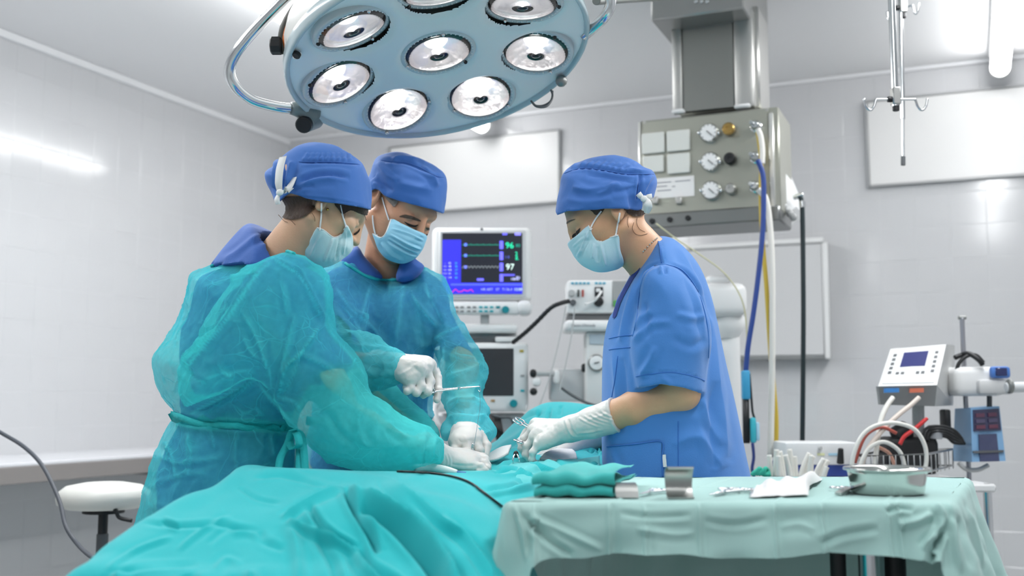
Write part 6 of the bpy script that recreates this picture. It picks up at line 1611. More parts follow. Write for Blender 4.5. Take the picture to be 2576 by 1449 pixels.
    e = MB(); e.tube(np.array([P(x, y, 2.86+.0005*abs(x-970)) for x, y in spline([(862, 648), (872, 658), (895, 674), (930, 693), (980, 700), (1030, 691), (1064, 668)], 6)]) if False else drop([tg], [(868, 664), (895, 682), (930, 700), (980, 707), (1030, 698), (1067, 676)], .002), .004, 6); e.obj('neck_binding', M_gowntie, G, True)
    e = MB(); tp = drop([tg], [(770, 1058), (850, 1064), (950, 1062), (1040, 1060), (1082, 1058)], .005); e.strip(tp, UP, .022, .003); e.obj('waist_tie', M_gowntie, G, True)
    # right hand with the needle holder
    W = P(986, 920, 2.585); kn = [P(1082, 918, 2.62), P(1070, 926, 2.59), P(1052, 938, 2.57), P(1032, 952, 2.555)]
    fg = [[P(1100, 950, 2.62), P(1103, 982, 2.60), P(1099, 1006, 2.585)], [P(1082, 960, 2.585), P(1076, 986, 2.565), P(1064, 994, 2.575)], [P(1060, 972, 2.56), P(1048, 988, 2.55), P(1040, 984, 2.57)], [P(1034, 978, 2.545), P(1024, 984, 2.54), P(1020, 974, 2.56)]]
    th = [P(1020, 930, 2.62), P(1055, 955, 2.66), P(1085, 975, 2.665), P(1098, 990, 2.65)]
    pads = [(P(1000, 918, 2.575), P(1050, 926, 2.565), .021), (P(1000, 930, 2.57), P(1030, 950, 2.555), .018), (P(1010, 912, 2.60), P(1070, 916, 2.60), .019)]
    v, f = surface(lambda p: smin(hand_sdf(p, W, kn, fg, th, .0160, .0112, pads), chain(p, [P(950, 915, 2.60), W], [.032, .027], 0), .012), *box_of(W, P(950, 915, 2.6), *kn, P(1104, 1010, 2.6), P(1020, 990, 2.54), m=.05), .0018, smooth=1)
    n = vnormals(v, f); v = v+n*(strokes(v, n, [([(985, 900), (990, 925), (988, 948)], 2.5, .0014), ([(1000, 945), (1030, 930), (1045, 915)], 4, .0015), ([(1062, 940), (1048, 930), (1040, 920)], 4, -.0012), ([(1084, 930), (1070, 915)], 4, -.0008)])+.0005*noise(v*130))[:, None]
    mk('glove', v, f, M_glove, T)
    # left hand, closed over the wound
    W = wr; kn = [P(1208, 1098, 2.64), P(1194, 1106, 2.60), P(1172, 1110, 2.585), P(1146, 1108, 2.59)]
    fg = [[P(1224, 1122, 2.62), P(1219, 1148, 2.60), P(1206, 1146, 2.625)], [P(1206, 1134, 2.585), P(1198, 1148, 2.59), P(1192, 1138, 2.61)], [P(1178, 1136, 2.57), P(1172, 1146, 2.585), P(1170, 1136, 2.61)], [P(1144, 1132, 2.575), P(1142, 1144, 2.59), P(1146, 1136, 2.61)]]
    th = [P(1188, 1078, 2.69), P(1206, 1104, 2.70), P(1208, 1128, 2.68), P(1200, 1144, 2.66)]
    pads = [(P(1160, 1085, 2.64), P(1156, 1112, 2.60), .022), (P(1182, 1085, 2.64), P(1186, 1110, 2.61), .021)]
    v, f = surface(lambda p: smin(hand_sdf(p, W, kn, fg, th, .0165, .0118, pads), chain(p, [P(1176, 1040, 2.74), W], [.034, .029], 0), .012), *box_of(W, P(1176, 1040, 2.74), *kn, P(1226, 1152, 2.6), m=.05), .0018, smooth=1)
    n = vnormals(v, f); v = v+n*(strokes(v, n, [([(1152, 1104), (1160, 1112), (1176, 1112)], 4, -.0012), ([(1180, 1106), (1192, 1112)], 4, -.0012)])+.0005*noise(v*130))[:, None]
    mk('glove', v, f, M_glove, T)
    return T
build_nurse()
build_surgeon_a()
build_surgeon_b()
# ------------------------------------------------------------------ operating table, patient drape, instrument table
M_drape = mat('drape_teal', '0bbcc2', .82, sheen=.2, bump=(700, .10))
M_drape2 = mat('drape_light', '5ccdd0', .82, sheen=.2, bump=(700, .10))
M_tcloth = mat('table_cloth_sage', 'abd1cc', .85, sheen=.15, bump=(900, .12))
def interp_rows(rows, nu, nv):
    """rows: lists of (px, py, q) control points, near to far; returns a smooth (nv, nu) grid of points"""
    R = []
    for r in rows:
        c = np.array([P(*a) for a in r]); s = spline(c, 16); L = np.concatenate([[0], np.cumsum(np.linalg.norm(np.diff(s, axis=0), axis=1))]); t = np.linspace(0, L[-1], nu)
        R.append(np.stack([np.interp(t, L, s[:, k]) for k in range(3)], 1))
    R = np.array(R); n = len(R); sub = int(math.ceil(nv/(n-1)))
    return np.stack([spline(R[:, i], sub) for i in range(nu)], 1)
def gridmesh(G):
    nv, nu = G.shape[:2]; i = np.arange((nv-1)*(nu-1)); r, c = i//(nu-1), i % (nu-1); a = r*nu+c
    return G.reshape(-1, 3), np.stack([a, a+1, a+nu+1, a+nu], 1)
rows = [
 [(20, 2350, 1.50), (130, 2300, 1.50), (420, 2280, 1.50), (800, 2280, 1.50), (1150, 2280, 1.50), (1330, 2300, 1.52), (1440, 2400, 1.55)],
 [(30, 2000, 1.50), (140, 1800, 1.52), (420, 1760, 1.52), (800, 1740, 1.52), (1150, 1760, 1.52), (1330, 1800, 1.54), (1430, 2100, 1.56)],
 [(70, 1660, 1.57), (165, 1470, 1.61), (420, 1480, 1.59), (640, 1480, 1.59), (880, 1490, 1.60), (1130, 1520, 1.60), (1290, 1560, 1.62), (1400, 1850, 1.62)],
 [(150, 1500, 1.66), (258, 1385, 1.70), (430, 1402, 1.68), (640, 1408, 1.67), (850, 1400, 1.69), (1060, 1420, 1.69), (1240, 1450, 1.70), (1330, 1590, 1.72), (1400, 1800, 1.72)],
 [(230, 1460, 1.74), (322, 1332, 1.78), (480, 1336, 1.755), (640, 1345, 1.75), (740, 1336, 1.75), (880, 1318, 1.76), (1080, 1350, 1.77), (1240, 1390, 1.78), (1330, 1500, 1.80), (1400, 1700, 1.80)],
 [(260, 1440, 1.78), (362, 1306, 1.82), (480, 1302, 1.80), (640, 1305, 1.80), (730, 1300, 1.80), (860, 1262, 1.82), (1080, 1300, 1.82), (1240, 1354, 1.82), (1330, 1450, 1.84), (1400, 1700, 1.84)],
 [(360, 1420, 1.86), (462, 1252, 1.90), (560, 1248, 1.90), (700, 1250, 1.90), (830, 1230, 1.90), (990, 1226, 1.92), (1130, 1256, 1.92), (1250, 1296, 1.92), (1340, 1400, 1.94), (1400, 1650, 1.94)],
 [(460, 1420, 1.98), (560, 1204, 2.02), (640, 1190, 2.02), (760, 1192, 2.02), (900, 1200, 2.02), (1040, 1206, 2.04), (1170, 1226, 2.06), (1270, 1270, 2.06), (1360, 1350, 2.08), (1430, 1600, 2.08)],
 [(540, 1400, 2.10), (610, 1190, 2.14), (680, 1179, 2.14), (800, 1180, 2.14), (940, 1187, 2.14), (1080, 1194, 2.16), (1200, 1206, 2.18), (1320, 1236, 2.20), (1420, 1330, 2.22), (1480, 1560, 2.22)],
 [(700, 1420, 2.28), (760, 1200, 2.34), (830, 1186, 2.34), (960, 1184, 2.34), (1080, 1188, 2.34), (1180, 1190, 2.34), (1290, 1202, 2.36), (1400, 1222, 2.38), (1500, 1300, 2.40), (1540, 1520, 2.40)],
 [(830, 1420, 2.44), (900, 1196, 2.52), (980, 1184, 2.52), (1080, 1180, 2.52), (1160, 1178, 2.50), (1240, 1180, 2.50), (1330, 1168, 2.50), (1450, 1172, 2.50), (1540, 1220, 2.52), (1590, 1500, 2.52)],
 [(950, 1400, 2.62), (1010, 1190, 2.68), (1080, 1176, 2.68), (1150, 1168, 2.68), (1220, 1166, 2.66), (1290, 1162, 2.66), (1380, 1158, 2.66), (1470, 1150, 2.66), (1560, 1180, 2.70), (1620, 1450, 2.70)],
 [(1060, 1380, 2.80), (1110, 1172, 2.86), (1160, 1158, 2.86), (1220, 1148, 2.86), (1280, 1136, 2.84), (1360, 1128, 2.84), (1440, 1120, 2.84), (1510, 1120, 2.86), (1590, 1160, 2.90), (1640, 1420, 2.90)],
 [(1120, 1360, 3.0), (1180, 1158, 3.04), (1220, 1136, 3.04), (1270, 1104, 3.04), (1330, 1066, 3.04), (1410, 1050, 3.04), (1500, 1050, 3.04), (1580, 1080, 3.06), (1640, 1180, 3.08), (1680, 1380, 3.08)],
 [(1150, 1340, 3.16), (1215, 1148, 3.20), (1258, 1100, 3.20), (1302, 1058, 3.20), (1352, 1021, 3.22), (1400, 1010, 3.22), (1480, 1018, 3.22), (1560, 1034, 3.22), (1650, 1110, 3.24), (1700, 1360, 3.24)],
 [(1180, 1330, 3.34), (1230, 1180, 3.38), (1280, 1120, 3.38), (1330, 1080, 3.38), (1380, 1060, 3.38), (1440, 1056, 3.38), (1510, 1066, 3.38), (1590, 1090, 3.38), (1670, 1150, 3.38), (1720, 1350, 3.38)],
 [(1200, 1330, 3.48), (1250, 1260, 3.52), (1300, 1230, 3.52), (1350, 1210, 3.52), (1400, 1200, 3.52), (1460, 1200, 3.52), (1530, 1210, 3.52), (1600, 1220, 3.52), (1680, 1260, 3.52), (1730, 1350, 3.52)],
]
G = interp_rows(rows, 280, 420)
v, f = gridmesh(G); n = vnormals(v, f)
if n[:, 2].mean() < 0: f = f[:, ::-1]; n = -n
zz = lambda l, ox=160, oy=1160, k=2.2596: [(ox+a/k, oy+b/k) for a, b in l]
yf = lambda l, ox=1000, oy=1120, k=4.6: [(ox+a/k, oy+b/k) for a, b in l]
x_, y_ = PX(v)
v = v+n*(.0035*noise(v*[6, 6, 6]+2)+.0018*noise(v*17+4))[:, None]
st = [(zz([(1600, 150), (1660, 290), (1740, 420), (1790, 520)]), 8, -.022), (zz([(1590, 150), (1480, 190), (1380, 240), (1240, 325)]), 6, .010), (zz([(1620, 165), (1760, 250), (1900, 340), (2080, 500), (2200, 660), (2260, 800)]), 12, .026), (zz([(1690, 260), (1840, 350), (1980, 490), (2110, 660), (2180, 800)]), 13, -.030),
      (zz([(1390, 250), (1450, 350), (1540, 430), (1660, 500)]), 7, -.014), (zz([(1270, 335), (1430, 410), (1560, 470), (1690, 530)]), 7, .012), (zz([(450, 350), (660, 370), (880, 360), (1100, 400)]), 6, -.004), (zz([(560, 340), (640, 375), (660, 380)]), 5, -.006), (zz([(1000, 150), (1100, 215), (1230, 240)]), 4, -.004), (zz([(1080, 90), (1240, 80), (1400, 120), (1500, 140)]), 5, -.006),
      (zz([(650, 510), (740, 430), (880, 345), (960, 320)]), 6, .004), (zz([(820, 470), (900, 400), (990, 370)]), 7, -.003), (zz([(860, 620), (930, 560), (1010, 590)]), 8, .004), (zz([(250, 610), (420, 500), (620, 430)]), 6, .004), (zz([(240, 640), (480, 600), (760, 590)]), 6, -.004), (zz([(1110, 400), (1140, 460), (1250, 500)]), 8, -.005), (zz([(950, 420), (1060, 410), (1160, 470)]), 7, .003),
      (zz([(1850, 110), (2000, 220), (2150, 350), (2260, 430)]), 7, .012), (zz([(1780, 120), (1950, 260), (2060, 400), (2120, 520)]), 7, -.012), (zz([(2130, 300), (2280, 440), (2400, 600), (2450, 720)]), 8, .012), (zz([(1690, 500), (1740, 590), (1880, 680), (2000, 790)]), 8, -.014), (zz([(1640, 510), (1700, 610), (1800, 700), (1900, 800)]), 8, .012), (zz([(1280, 345), (1320, 470), (1340, 620), (1330, 800)]), 14, .008), (zz([(1440, 430), (1520, 560), (1560, 700), (1580, 860)]), 12, -.010), (zz([(300, 620), (330, 760), (320, 900)]), 16, .010), (zz([(700, 640), (720, 760), (700, 900)]), 18, -.012), (zz([(1050, 620), (1080, 760), (1060, 900)]), 18, .012),
      (zz([(1940, 90), (2120, 120), (2300, 170), (2480, 260)]), 10, .010), (zz([(1040, 60), (1300, 62), (1600, 80), (1900, 110)]), 8, .005),
      (yf([(1040, 530), (1250, 500), (1400, 460), (1600, 425)]), 6, -.012), (yf([(1010, 560), (1200, 520), (1450, 480), (1620, 440)]), 6, .010), (yf([(1380, 290), (1500, 360), (1620, 430)]), 5, .012), (yf([(1100, 300), (1250, 295), (1380, 285)]), 5, -.010), (yf([(1500, 275), (1650, 300), (1850, 385)]), 5, -.012), (yf([(1150, 280), (1350, 210), (1500, 190), (1560, 240)]), 7, .010),
      (yf([(1560, 230), (1700, 290), (1900, 370)]), 7, .010), (yf([(1830, 370), (2000, 300), (2250, 200)]), 7, -.014), (yf([(1700, 180), (1850, 230), (1950, 330)]), 6, -.010), (yf([(1950, 330), (2080, 270), (2260, 230), (2340, 300)]), 7, .010), (yf([(1640, 330), (1670, 360), (1700, 390)]), 4, .010), (yf([(1080, 180), (1250, 120), (1400, 40)]), 6, .008), (yf([(1900, 360), (2050, 340), (2200, 400)]), 8, .008),
      ([(1300, 1062), (1330, 1045), (1365, 1040)], 5, -.006), ([(1385, 1025), (1378, 1055), (1366, 1080)], 4, -.007), ([(1362, 1028), (1350, 1050), (1338, 1070)], 4, -.006), ([(1412, 1020), (1408, 1045)], 4, -.006), ([(1240, 1135), (1300, 1110), (1340, 1075)], 6, -.008), ([(1455, 1030), (1475, 1040), (1500, 1036)], 6, -.008)]
v = v+n*(strokes(v, -YN*np.ones_like(v), st))[:, None]
rg = np.random.RandomState(4)
for k in range(16):
    cx, cy = 1485+rg.rand()*30, 1090+rg.rand()*45; v = v+n*(strokes(v, -YN*np.ones_like(v), [([(cx-10, cy-3), (cx+2, cy+4), (cx+12, cy-2)], 3.0, .006*(-1)**k)]))[:, None]
DR = mk('patient_drape', v, f, M_drape, None); meta(DR, 'large teal surgical drape covering the patient and operating table', 'drape')
td = bvh(v, f)

# operating table under the drape
T = thing('operating_table', 'operating table hidden under the teal drape', 'table', np.array([*P(1150, 1200, 2.5)[:2], 0]))
ctr = P(1160, 1190, 2.5); 
def tab(sa, sb, za, zb): 
    M = np.eye(4); M[:3, 0] = AX; M[:3, 1] = -BX; M[:3, 3] = [ctr[0], ctr[1], 0]; b = MB(); b.box((.05, 0, (za+zb)/2), (sa, sb, zb-za), M, .02, 2); return b
tab(1.35, .40, .80, .87).obj('mattress', M_dgrey, T); tab(.42, .34, .10, .80).obj('pedestal', M_steel, T); tab(.75, .42, .0, .10).obj('base', M_steeld, T)

# towels laid around the wound
def sheet(name, label, rows, nu, nv, m, st=(), cat='cloth', thick=.003, amp=.002):
    G = interp_rows(rows, nu, nv); v, f = gridmesh(G); n = vnormals(v, f)
    if n[:, 2].mean() < 0: f = f[:, ::-1]; n = -n
    v = v+n*(amp*noise(v*30+1))[:, None]
    if len(st): v = v+n*strokes(v, -YN*np.ones_like(v), st)[:, None]
    nv_, nu_ = G.shape[:2]; N = len(v); w = v-n*thick; V = np.concatenate([v, w]); F = f.tolist()+[[a+N for a in q[::-1]] for q in f.tolist()]
    rim = list(range(nu_))+[r*nu_+nu_-1 for r in range(1, nv_)]+list(range(N-2, N-nu_-1, -1))+[r*nu_ for r in range(nv_-2, 0, -1)]
    F += [[rim[i], rim[i-1], rim[i-1]+N, rim[i]+N] for i in range(len(rim))]
    o = mk(name, V, F, m, None); meta(o, label, cat); return v, f, o
tv, tf, _ = sheet('surgical_towel', 'pale turquoise folded towel edging the wound in front of the gloved hands', [[(1040, 1200, 2.33), (1120, 1208, 2.30), (1200, 1228, 2.27), (1268, 1262, 2.25)], [(1080, 1190, 2.40), (1160, 1192, 2.38), (1260, 1206, 2.36), (1350, 1214, 2.34)], [(1120, 1182, 2.48), (1200, 1181, 2.46), (1270, 1180, 2.45), (1300, 1183, 2.43)]], 60, 40, M_drape2, [(yf([(1060, 520), (1300, 470), (1560, 430)]), 5, -.006)])
tv2, tf2, _ = sheet('surgical_towel', 'pale turquoise crumpled towel edging the wound under the scissors hand', [[(1290, 1212, 2.36), (1380, 1212, 2.36), (1470, 1214, 2.38), (1512, 1216, 2.40)], [(1250, 1184, 2.46), (1340, 1176, 2.45), (1430, 1184, 2.46), (1510, 1180, 2.48)], [(1290, 1166, 2.56), (1350, 1160, 2.56), (1430, 1158, 2.56), (1508, 1144, 2.58)]], 60, 40, M_drape2, [(yf([(1480, 280), (1640, 300), (1850, 380)]), 5, -.008), (yf([(1700, 190), (1830, 230), (1930, 320)]), 5, .008), (yf([(1560, 240), (1680, 320), (1780, 370)]), 5, .006), (yf([(1900, 350), (2060, 290), (2250, 220)]), 6, -.008)], amp=.004)
M_gauze = mat('gauze_white', 'f0efef', .9, bump=(500, .3))
sheet('gauze_pad', 'white gauze pad lying right of the closed fist', [[(1226, 1158, 2.64), (1250, 1152, 2.64), (1278, 1138, 2.66)], [(1228, 1146, 2.66), (1252, 1136, 2.68), (1284, 1124, 2.70)], [(1236, 1136, 2.70), (1260, 1124, 2.72), (1286, 1118, 2.73)]], 20, 16, M_gauze, thick=.006)
sheet('gauze_pad', 'white gauze pad lying under the scissors hand', [[(1358, 1152, 2.60), (1400, 1156, 2.60), (1452, 1151, 2.60)], [(1372, 1140, 2.64), (1410, 1140, 2.64), (1448, 1138, 2.64)], [(1390, 1130, 2.68), (1415, 1128, 2.68), (1440, 1128, 2.68)]], 20, 16, M_gauze, thick=.006)

# ------------------------------------------------------------------ instrument table
ZT = P(1800, 1262, 1.775)[2]
FL, FR, BR, BL = P(1283, 1264, 1.775), P(2376, 1262, 1.775), P(2428, 1197, 2.338), P(1600, 1203, 2.338)
for a in (FL, FR, BR, BL): a[2] = ZT
T = thing('instrument_table', 'steel instrument table under a sage green cloth', 'table', np.array([*((FL+FR+BR+BL)/4)[:2], 0]))
cen = (FL+FR+BR+BL)/4
b = MB(); ins = [c*.94+cen*.06-UP*.012 for c in (FL, FR, BR, BL)]; b.add([*[c-UP*.02 for c in ins], *ins], [(3, 2, 1, 0), (4, 5, 6, 7), (0, 1, 5, 4), (1, 2, 6, 5), (2, 3, 7, 6), (3, 0, 4, 7)]); b.obj('tabletop', M_steel, T, False)
pc = P(2192, 1430, 1.95); pc[2] = ZT-.03
b = MB(); b.cyl((pc[0], pc[1], .06), pc, .021, n=20); b.obj('column', M_chrome, T)
b = MB(); b.cyl((pc[0]-.045, pc[1]+.03, .06), (pc[0]-.045, pc[1]+.03, ZT-.03), .013, n=14); b.obj('guide_rod', M_black, T)
b = MB(); b.cyl((pc[0]+.05, pc[1]+.04, .06), (pc[0]+.05, pc[1]+.04, ZT-.03), .020, n=14); b.obj('guide_rod', M_black, T)
for k, (dx, dy) in enumerate(((-.55, -.1), (.12, -.1), (-.5, .2), (.15, .2))):
    b = MB(); b.tube([(pc[0], pc[1], .07), (pc[0]+dx, pc[1]+dy, .05)], .018, 10); l = b.obj('foot', M_chrome, T, True)
    b = MB(); b.ball((pc[0]+dx, pc[1]+dy, .028), .028, 6); b.obj('castor', M_black, l, True)
# cloth: top sheet and one hanging skirt that runs round all four edges
gs = lambda x, c, w: np.exp(-((x-c)/w)**2)
cr = [.055, .225, .305, .43, .60, .71, .86, .885]
NU, NV = 200, 70; Gt = np.zeros((NV, NU, 3)); sv = np.linspace(0, 1, NV)[:, None, None]; tv_ = np.linspace(0, 1, NU)[None, :, None]
Gt = (FL*(1-tv_)+FR*tv_)*(1-sv)+(BL*(1-tv_)+BR*tv_)*sv
q = Gt.reshape(-1, 3); tt_ = np.linspace(0, 1, NU)
Gt[..., 2] += (.0016*noise(q*[9, 9, 1])).reshape(NV, NU)+(sum(.0022*gs(tt_, c, .004) for c in cr)[None, :]*np.clip(np.minimum(np.linspace(0, 1, NV), 1-np.linspace(0, 1, NV))*12, 0, 1)[:, None])+.0016*gs(np.linspace(0, 1, NV), .52, .012)[:, None]
V_, F_ = gridmesh(Gt)
corner = [FL, FR, BR, BL]; per = []; nper = [420, 150, 150, 150]; side_id = []; tpar = []
for k in range(4):
    A, B = corner[k], corner[(k+1) % 4]
    for i in range(nper[k]):
        per.append(A+(B-A)*i/nper[k]); side_id.append(k); tpar.append(i/nper[k])
per = np.array(per); side_id = np.array(side_id); tpar = np.array(tpar); NP = len(per)
outs = []
for k in range(4):
    d = corner[(k+1) % 4]-corner[k]; o = np.cross(d, UP); o /= np.linalg.norm(o); outs.append(o if o@(corner[k]-cen) > 0 else -o)
out_ = np.array([outs[k] for k in side_id]); L_ = np.linalg.norm(np.roll(per, -1, 0)-per, axis=1); cum = np.concatenate([[0], np.cumsum(L_)[:-1]]); tot = L_.sum()
sm_ = np.zeros_like(out_)                                   # turn smoothly round the corners
for i in range(NP):
    dd = np.abs(cum-cum[i]); dd = np.minimum(dd, tot-dd); w = np.exp(-(dd/.018)**2); sm_[i] = (out_*w[:, None]).sum(0)
out_ = sm_/np.linalg.norm(sm_, axis=1)[:, None]
cornness = 1-np.minimum(1, np.linalg.norm(sm_, axis=1)/np.linalg.norm(sm_, axis=1).max())
f0, f1, f2, f3 = [(side_id == k) for k in range(4)]
t = tpar
down = np.where(f0, .083+.004*np.sin(t*15)+.003*np.sin(t*41+1), np.where(f1, .27+.02*np.sin(t*8), np.where(f2, .40, .33)))
def cdist(c): dd = np.abs(cum-c); return np.minimum(dd, tot-dd)
cFL, cFR = 0.0, cum[nper[0]]
down = np.convolve(np.concatenate([down[-40:], down, down[:40]]), np.ones(41)/41, 'same')[40:-40]
down = np.where(cdist(cFL) < .10, np.maximum(np.where(f0, down, np.minimum(down, .12+cdist(cFL)*1.2)), 0)+.035*np.exp(-(cdist(cFL)/.03)**2), down)
flare = .012+.030*np.exp(-(cdist(cFL)/.035)**2)+.030*np.exp(-(cdist(cFR)/.05)**2)+np.where(f1, .035+.03*t, 0)+np.where(f3, .02, 0)
flare = np.convolve(np.concatenate([flare[-40:], flare, flare[:40]]), np.ones(31)/31, 'same')[40:-40]
wave = np.where(f0, sum(.0050*gs(t, c, .004)-.0030*gs(t, c+.012, .010) for c in cr), 0)
soft = np.where(f0, .007*np.sin(t*21+1)+.004*np.sin(t*47), np.where(f1, .014*np.sin(t*16+.5)+.010*np.sin(t*33), .010*np.sin(t*30)+.006*np.sin(t*51)))*np.minimum(1, np.minimum(t, 1-t)*8)
M_ = 44; Gs = np.zeros((M_, NP, 3)); r_ = .012
for j in range(M_):
    s_ = j/(M_-1); L = s_*down; ang = np.minimum(L/r_, math.pi/2); arc = r_*np.sin(ang); dr = r_*(1-np.cos(ang))+np.maximum(0, L-r_*math.pi/2)
    off = arc+flare*s_+soft*s_**1.2+wave*min(1, s_*6)+np.where(f0, .0022*np.sin(s_*8+t*13)*min(1, s_*3), 0)
    Gs[j] = per+out_*off[:, None]-UP*dr[:, None]
Gs += (.0022*noise(Gs.reshape(-1, 3)*[22, 22, 30])).reshape(M_, NP)[..., None]*out_[None]
Vs = Gs.reshape(-1, 3); i = np.arange((M_-1)*NP); r, c = i//NP, i % NP; c2 = (c+1) % NP
Fs_ = np.stack([r*NP+c, (r+1)*NP+c, (r+1)*NP+c2, r*NP+c2], 1)
Ns = vnormals(Vs, Fs_)
if (Ns*np.tile(out_, (M_, 1))).sum() < 0: Ns = -Ns
Vs = Vs+Ns*strokes(Vs, Ns, [([(1292, 1272), (1312, 1330), (1325, 1410)], 5, .007), ([(1312, 1292), (1370, 1350), (1440, 1398)], 9, -.008), ([(1330, 1300), (1420, 1340), (1520, 1385)], 8, .005), ([(1560, 1290), (1640, 1300), (1740, 1296)], 7, -.004), ([(1600, 1330), (1690, 1345), (1750, 1340)], 9, .004), ([(1770, 1310), (1850, 1320), (1930, 1305)], 8, -.004), ([(1960, 1330), (2010, 1320), (2050, 1335)], 8, .003), ([(2060, 1370), (2120, 1345), (2210, 1330)], 9, -.005),
  ([(2230, 1290), (2262, 1276), (2300, 1282)], 7, -.006), ([(2260, 1320), (2310, 1310), (2350, 1290)], 9, .007), ([(2352, 1268), (2372, 1300), (2356, 1345), (2322, 1385)], 9, .012), ([(2372, 1330), (2352, 1372), (2338, 1430)], 9, -.018), ([(2392, 1300), (2402, 1360), (2416, 1440)], 8, .010), ([(2430, 1280), (2446, 1330), (2470, 1420)], 8, .008), ([(2416, 1300), (2428, 1360), (2445, 1430)], 7, -.008)])[:, None]
V_, F_ = [V_, Vs], [F_, Fs_+len(V_)]
CL = mk('table_cloth', np.concatenate(V_), np.concatenate(F_), M_tcloth, None, True)
bm_ = bmesh.new(); bm_.from_mesh(CL.data); bmesh.ops.remove_doubles(bm_, verts=bm_.verts, dist=.0012); bmesh.ops.recalc_face_normals(bm_, faces=bm_.faces[:]); bm_.to_mesh(CL.data); bm_.free()
meta(CL, 'sage green cloth with fold creases draped over the instrument table', 'cloth')
def on_table(px, py, up=.002):
    d = ray(px, py); t = (ZT+up-CAM_Z)/d[2]; return np.array([0, 0, CAM_Z])+d*t
# folded teal towel
def folded_towel():
    o = [(1333, 1248), (1345, 1228), (1400, 1210), (1480, 1208), (1545, 1210), (1562, 1204), (1566, 1222), (1618, 1218), (1622, 1232), (1600, 1252), (1550, 1256), (1450, 1256), (1340, 1256)]
    T = thing('folded_towel', 'folded teal towel on the left end of the instrument table', 'towel', on_table(1470, 1250))
    base = [on_table(x, y, 0) for x, y in ((1336, 1256), (1545, 1254), (1600, 1222), (1420, 1222))]
    rng = random.Random(2)
    for k in range(2):
        H = .019; n = 60; m_ = 30; Gd = np.zeros((m_, n, 3)); h0 = .002+H*k*.95
        j = [c+np.array([rng.uniform(-.004, .004), rng.uniform(-.003, .003), 0]) for c in base]
        # section of the roll: front edge rounded, sheet returns underneath
        for a in range(m_):
            u = a/(m_-1)
            for b_ in range(n):
                t = b_/(n-1); fr = j[0]*(1-t)+j[1]*t; bk = j[3]*(1-t)+j[2]*t; dirv = bk-fr
                if u < .4: dd, hh = 1-u/.4*.94, 0.0
                elif u < .6: g_ = (u-.4)/.2*math.pi; dd, hh = .06-.06*math.sin(g_), (1-math.cos(g_))/2
                else: dd, hh = .06+(u-.6)/.4*.94, 1.0
                lift = 1+.12*math.sin(t*5+k)+.06*math.sin(t*13+u*5)+(.22*max(0, (t-.82)/.18)*(1-dd) if k else 0)-.3*max(0, 1-t*8)
                Gd[a, b_] = fr+dirv*dd+UP*(h0+H*hh*lift+.0015*math.sin(t*17+dd*9))
        v, f = gridmesh(Gd); v = v+.0012*noise(v*60)[:, None]
        mk('fold', v, f, mat('towel_teal', '3cb9b6', .85, sheen=.2, bump=(600, .2)), T)
folded_towel()
# steel instruments
def clamp(label, A, B, spread, M_, name='artery_clamp', open_=.012, rings=True, h=.004, fl=UP):
    """ring-handled instrument from handle end A to tip B"""
    T = thing(name, label, 'instrument', np.minimum(A, B)); A = np.asarray(A, float); B = np.asarray(B, float)
    d = (B-A)/np.linalg.norm(B-A); L = np.linalg.norm(B-A); w = np.cross(fl, d); w /= np.linalg.norm(w); J = A+d*L*.62
    for s in (-1, 1):
        r0 = A+w*s*spread+d*.014
        b = MB(); b.tube([r0+d*.010, r0+d*L*.25-w*s*spread*.35, J+w*s*.0015, J+d*L*.15-w*s*.0018, B-w*s*.0006], [.0021, .0018, .0025, .0018, .0010], 8, 6)
        if rings:
            ring = [r0+d*.012*math.cos(t)+w*.009*math.sin(t) for t in np.linspace(0, 2*math.pi, 17)[:-1]]
            b.tube(ring, .0018, 7, closed=True)
        b.obj('arm', M_, T, True)
    b = MB(); b.cyl(J-fl*.003, J+fl*.003, .0045, n=12); b.obj('hinge_screw', M_, T)
    return T
clamp('steel clamp on the cloth just left of the upright retractor', on_table(1672, 1231, .004), on_table(1612, 1242, .004), .010, M_chrome)
clamp('steel clamp lying in the middle of the instrument table', on_table(1808, 1231, .004), on_table(1880, 1231, .004), .010, M_chrome)
clamp('steel scissors crossing the middle clamp', on_table(1872, 1229, .006), on_table(1786, 1244, .004), .010, M_chrome, 'scissors')
clamp('steel clamp partly under the white gauze', on_table(1902, 1230, .004), on_table(1890, 1245, .004), .008, M_chrome)
clamp('short clamp lying left of the steel bowl', on_table(2106, 1225, .004), on_table(2140, 1232, .004), .008, M_chrome)
b = MB(); b.strip([on_table(2138, 1228, .004), on_table(2122, 1235, .006), on_table(2108, 1242, .003)], np.array([1, .2, 0]), [.010, .012, .010], .004); meta(b.obj('forceps', M_steel, None, False), 'flat steel forceps lying beside the short clamp near the bowl', 'instrument')
# retractors
def blade(name, label, pts, w, m_):
    p = spline(pts, 8); b = MB(); b.strip(p, np.array([1.0, 0, 0]), w, .0022); return meta(b.obj(name, m_, None), label, 'instrument')
c0 = on_table(1712, 1252, .001)
blade('retractor', 'curved steel retractor blade standing up on the instrument table', [c0+np.array([0, -.008, 0]), c0+np.array([0, .004, .001]), c0+np.array([0, .016, .012]), c0+np.array([0, .018, .028]), c0+np.array([0, .012, .040]), c0+np.array([0, .000, .046]), c0+np.array([0, -.006, .044])], [.040, .041, .041, .043, .044, .042, .038], M_steel)
c0 = on_table(1578, 1252, .001)
blade('retractor', 'low curved steel retractor end resting against the teal towel', [c0+np.array([0, -.004, 0]), c0+np.array([0, .006, .008]), c0+np.array([0, .016, .017]), c0+np.array([0, .03, .020]), c0+np.array([0, .045, .012])], [.034, .036, .034, .030, .024], M_steel)
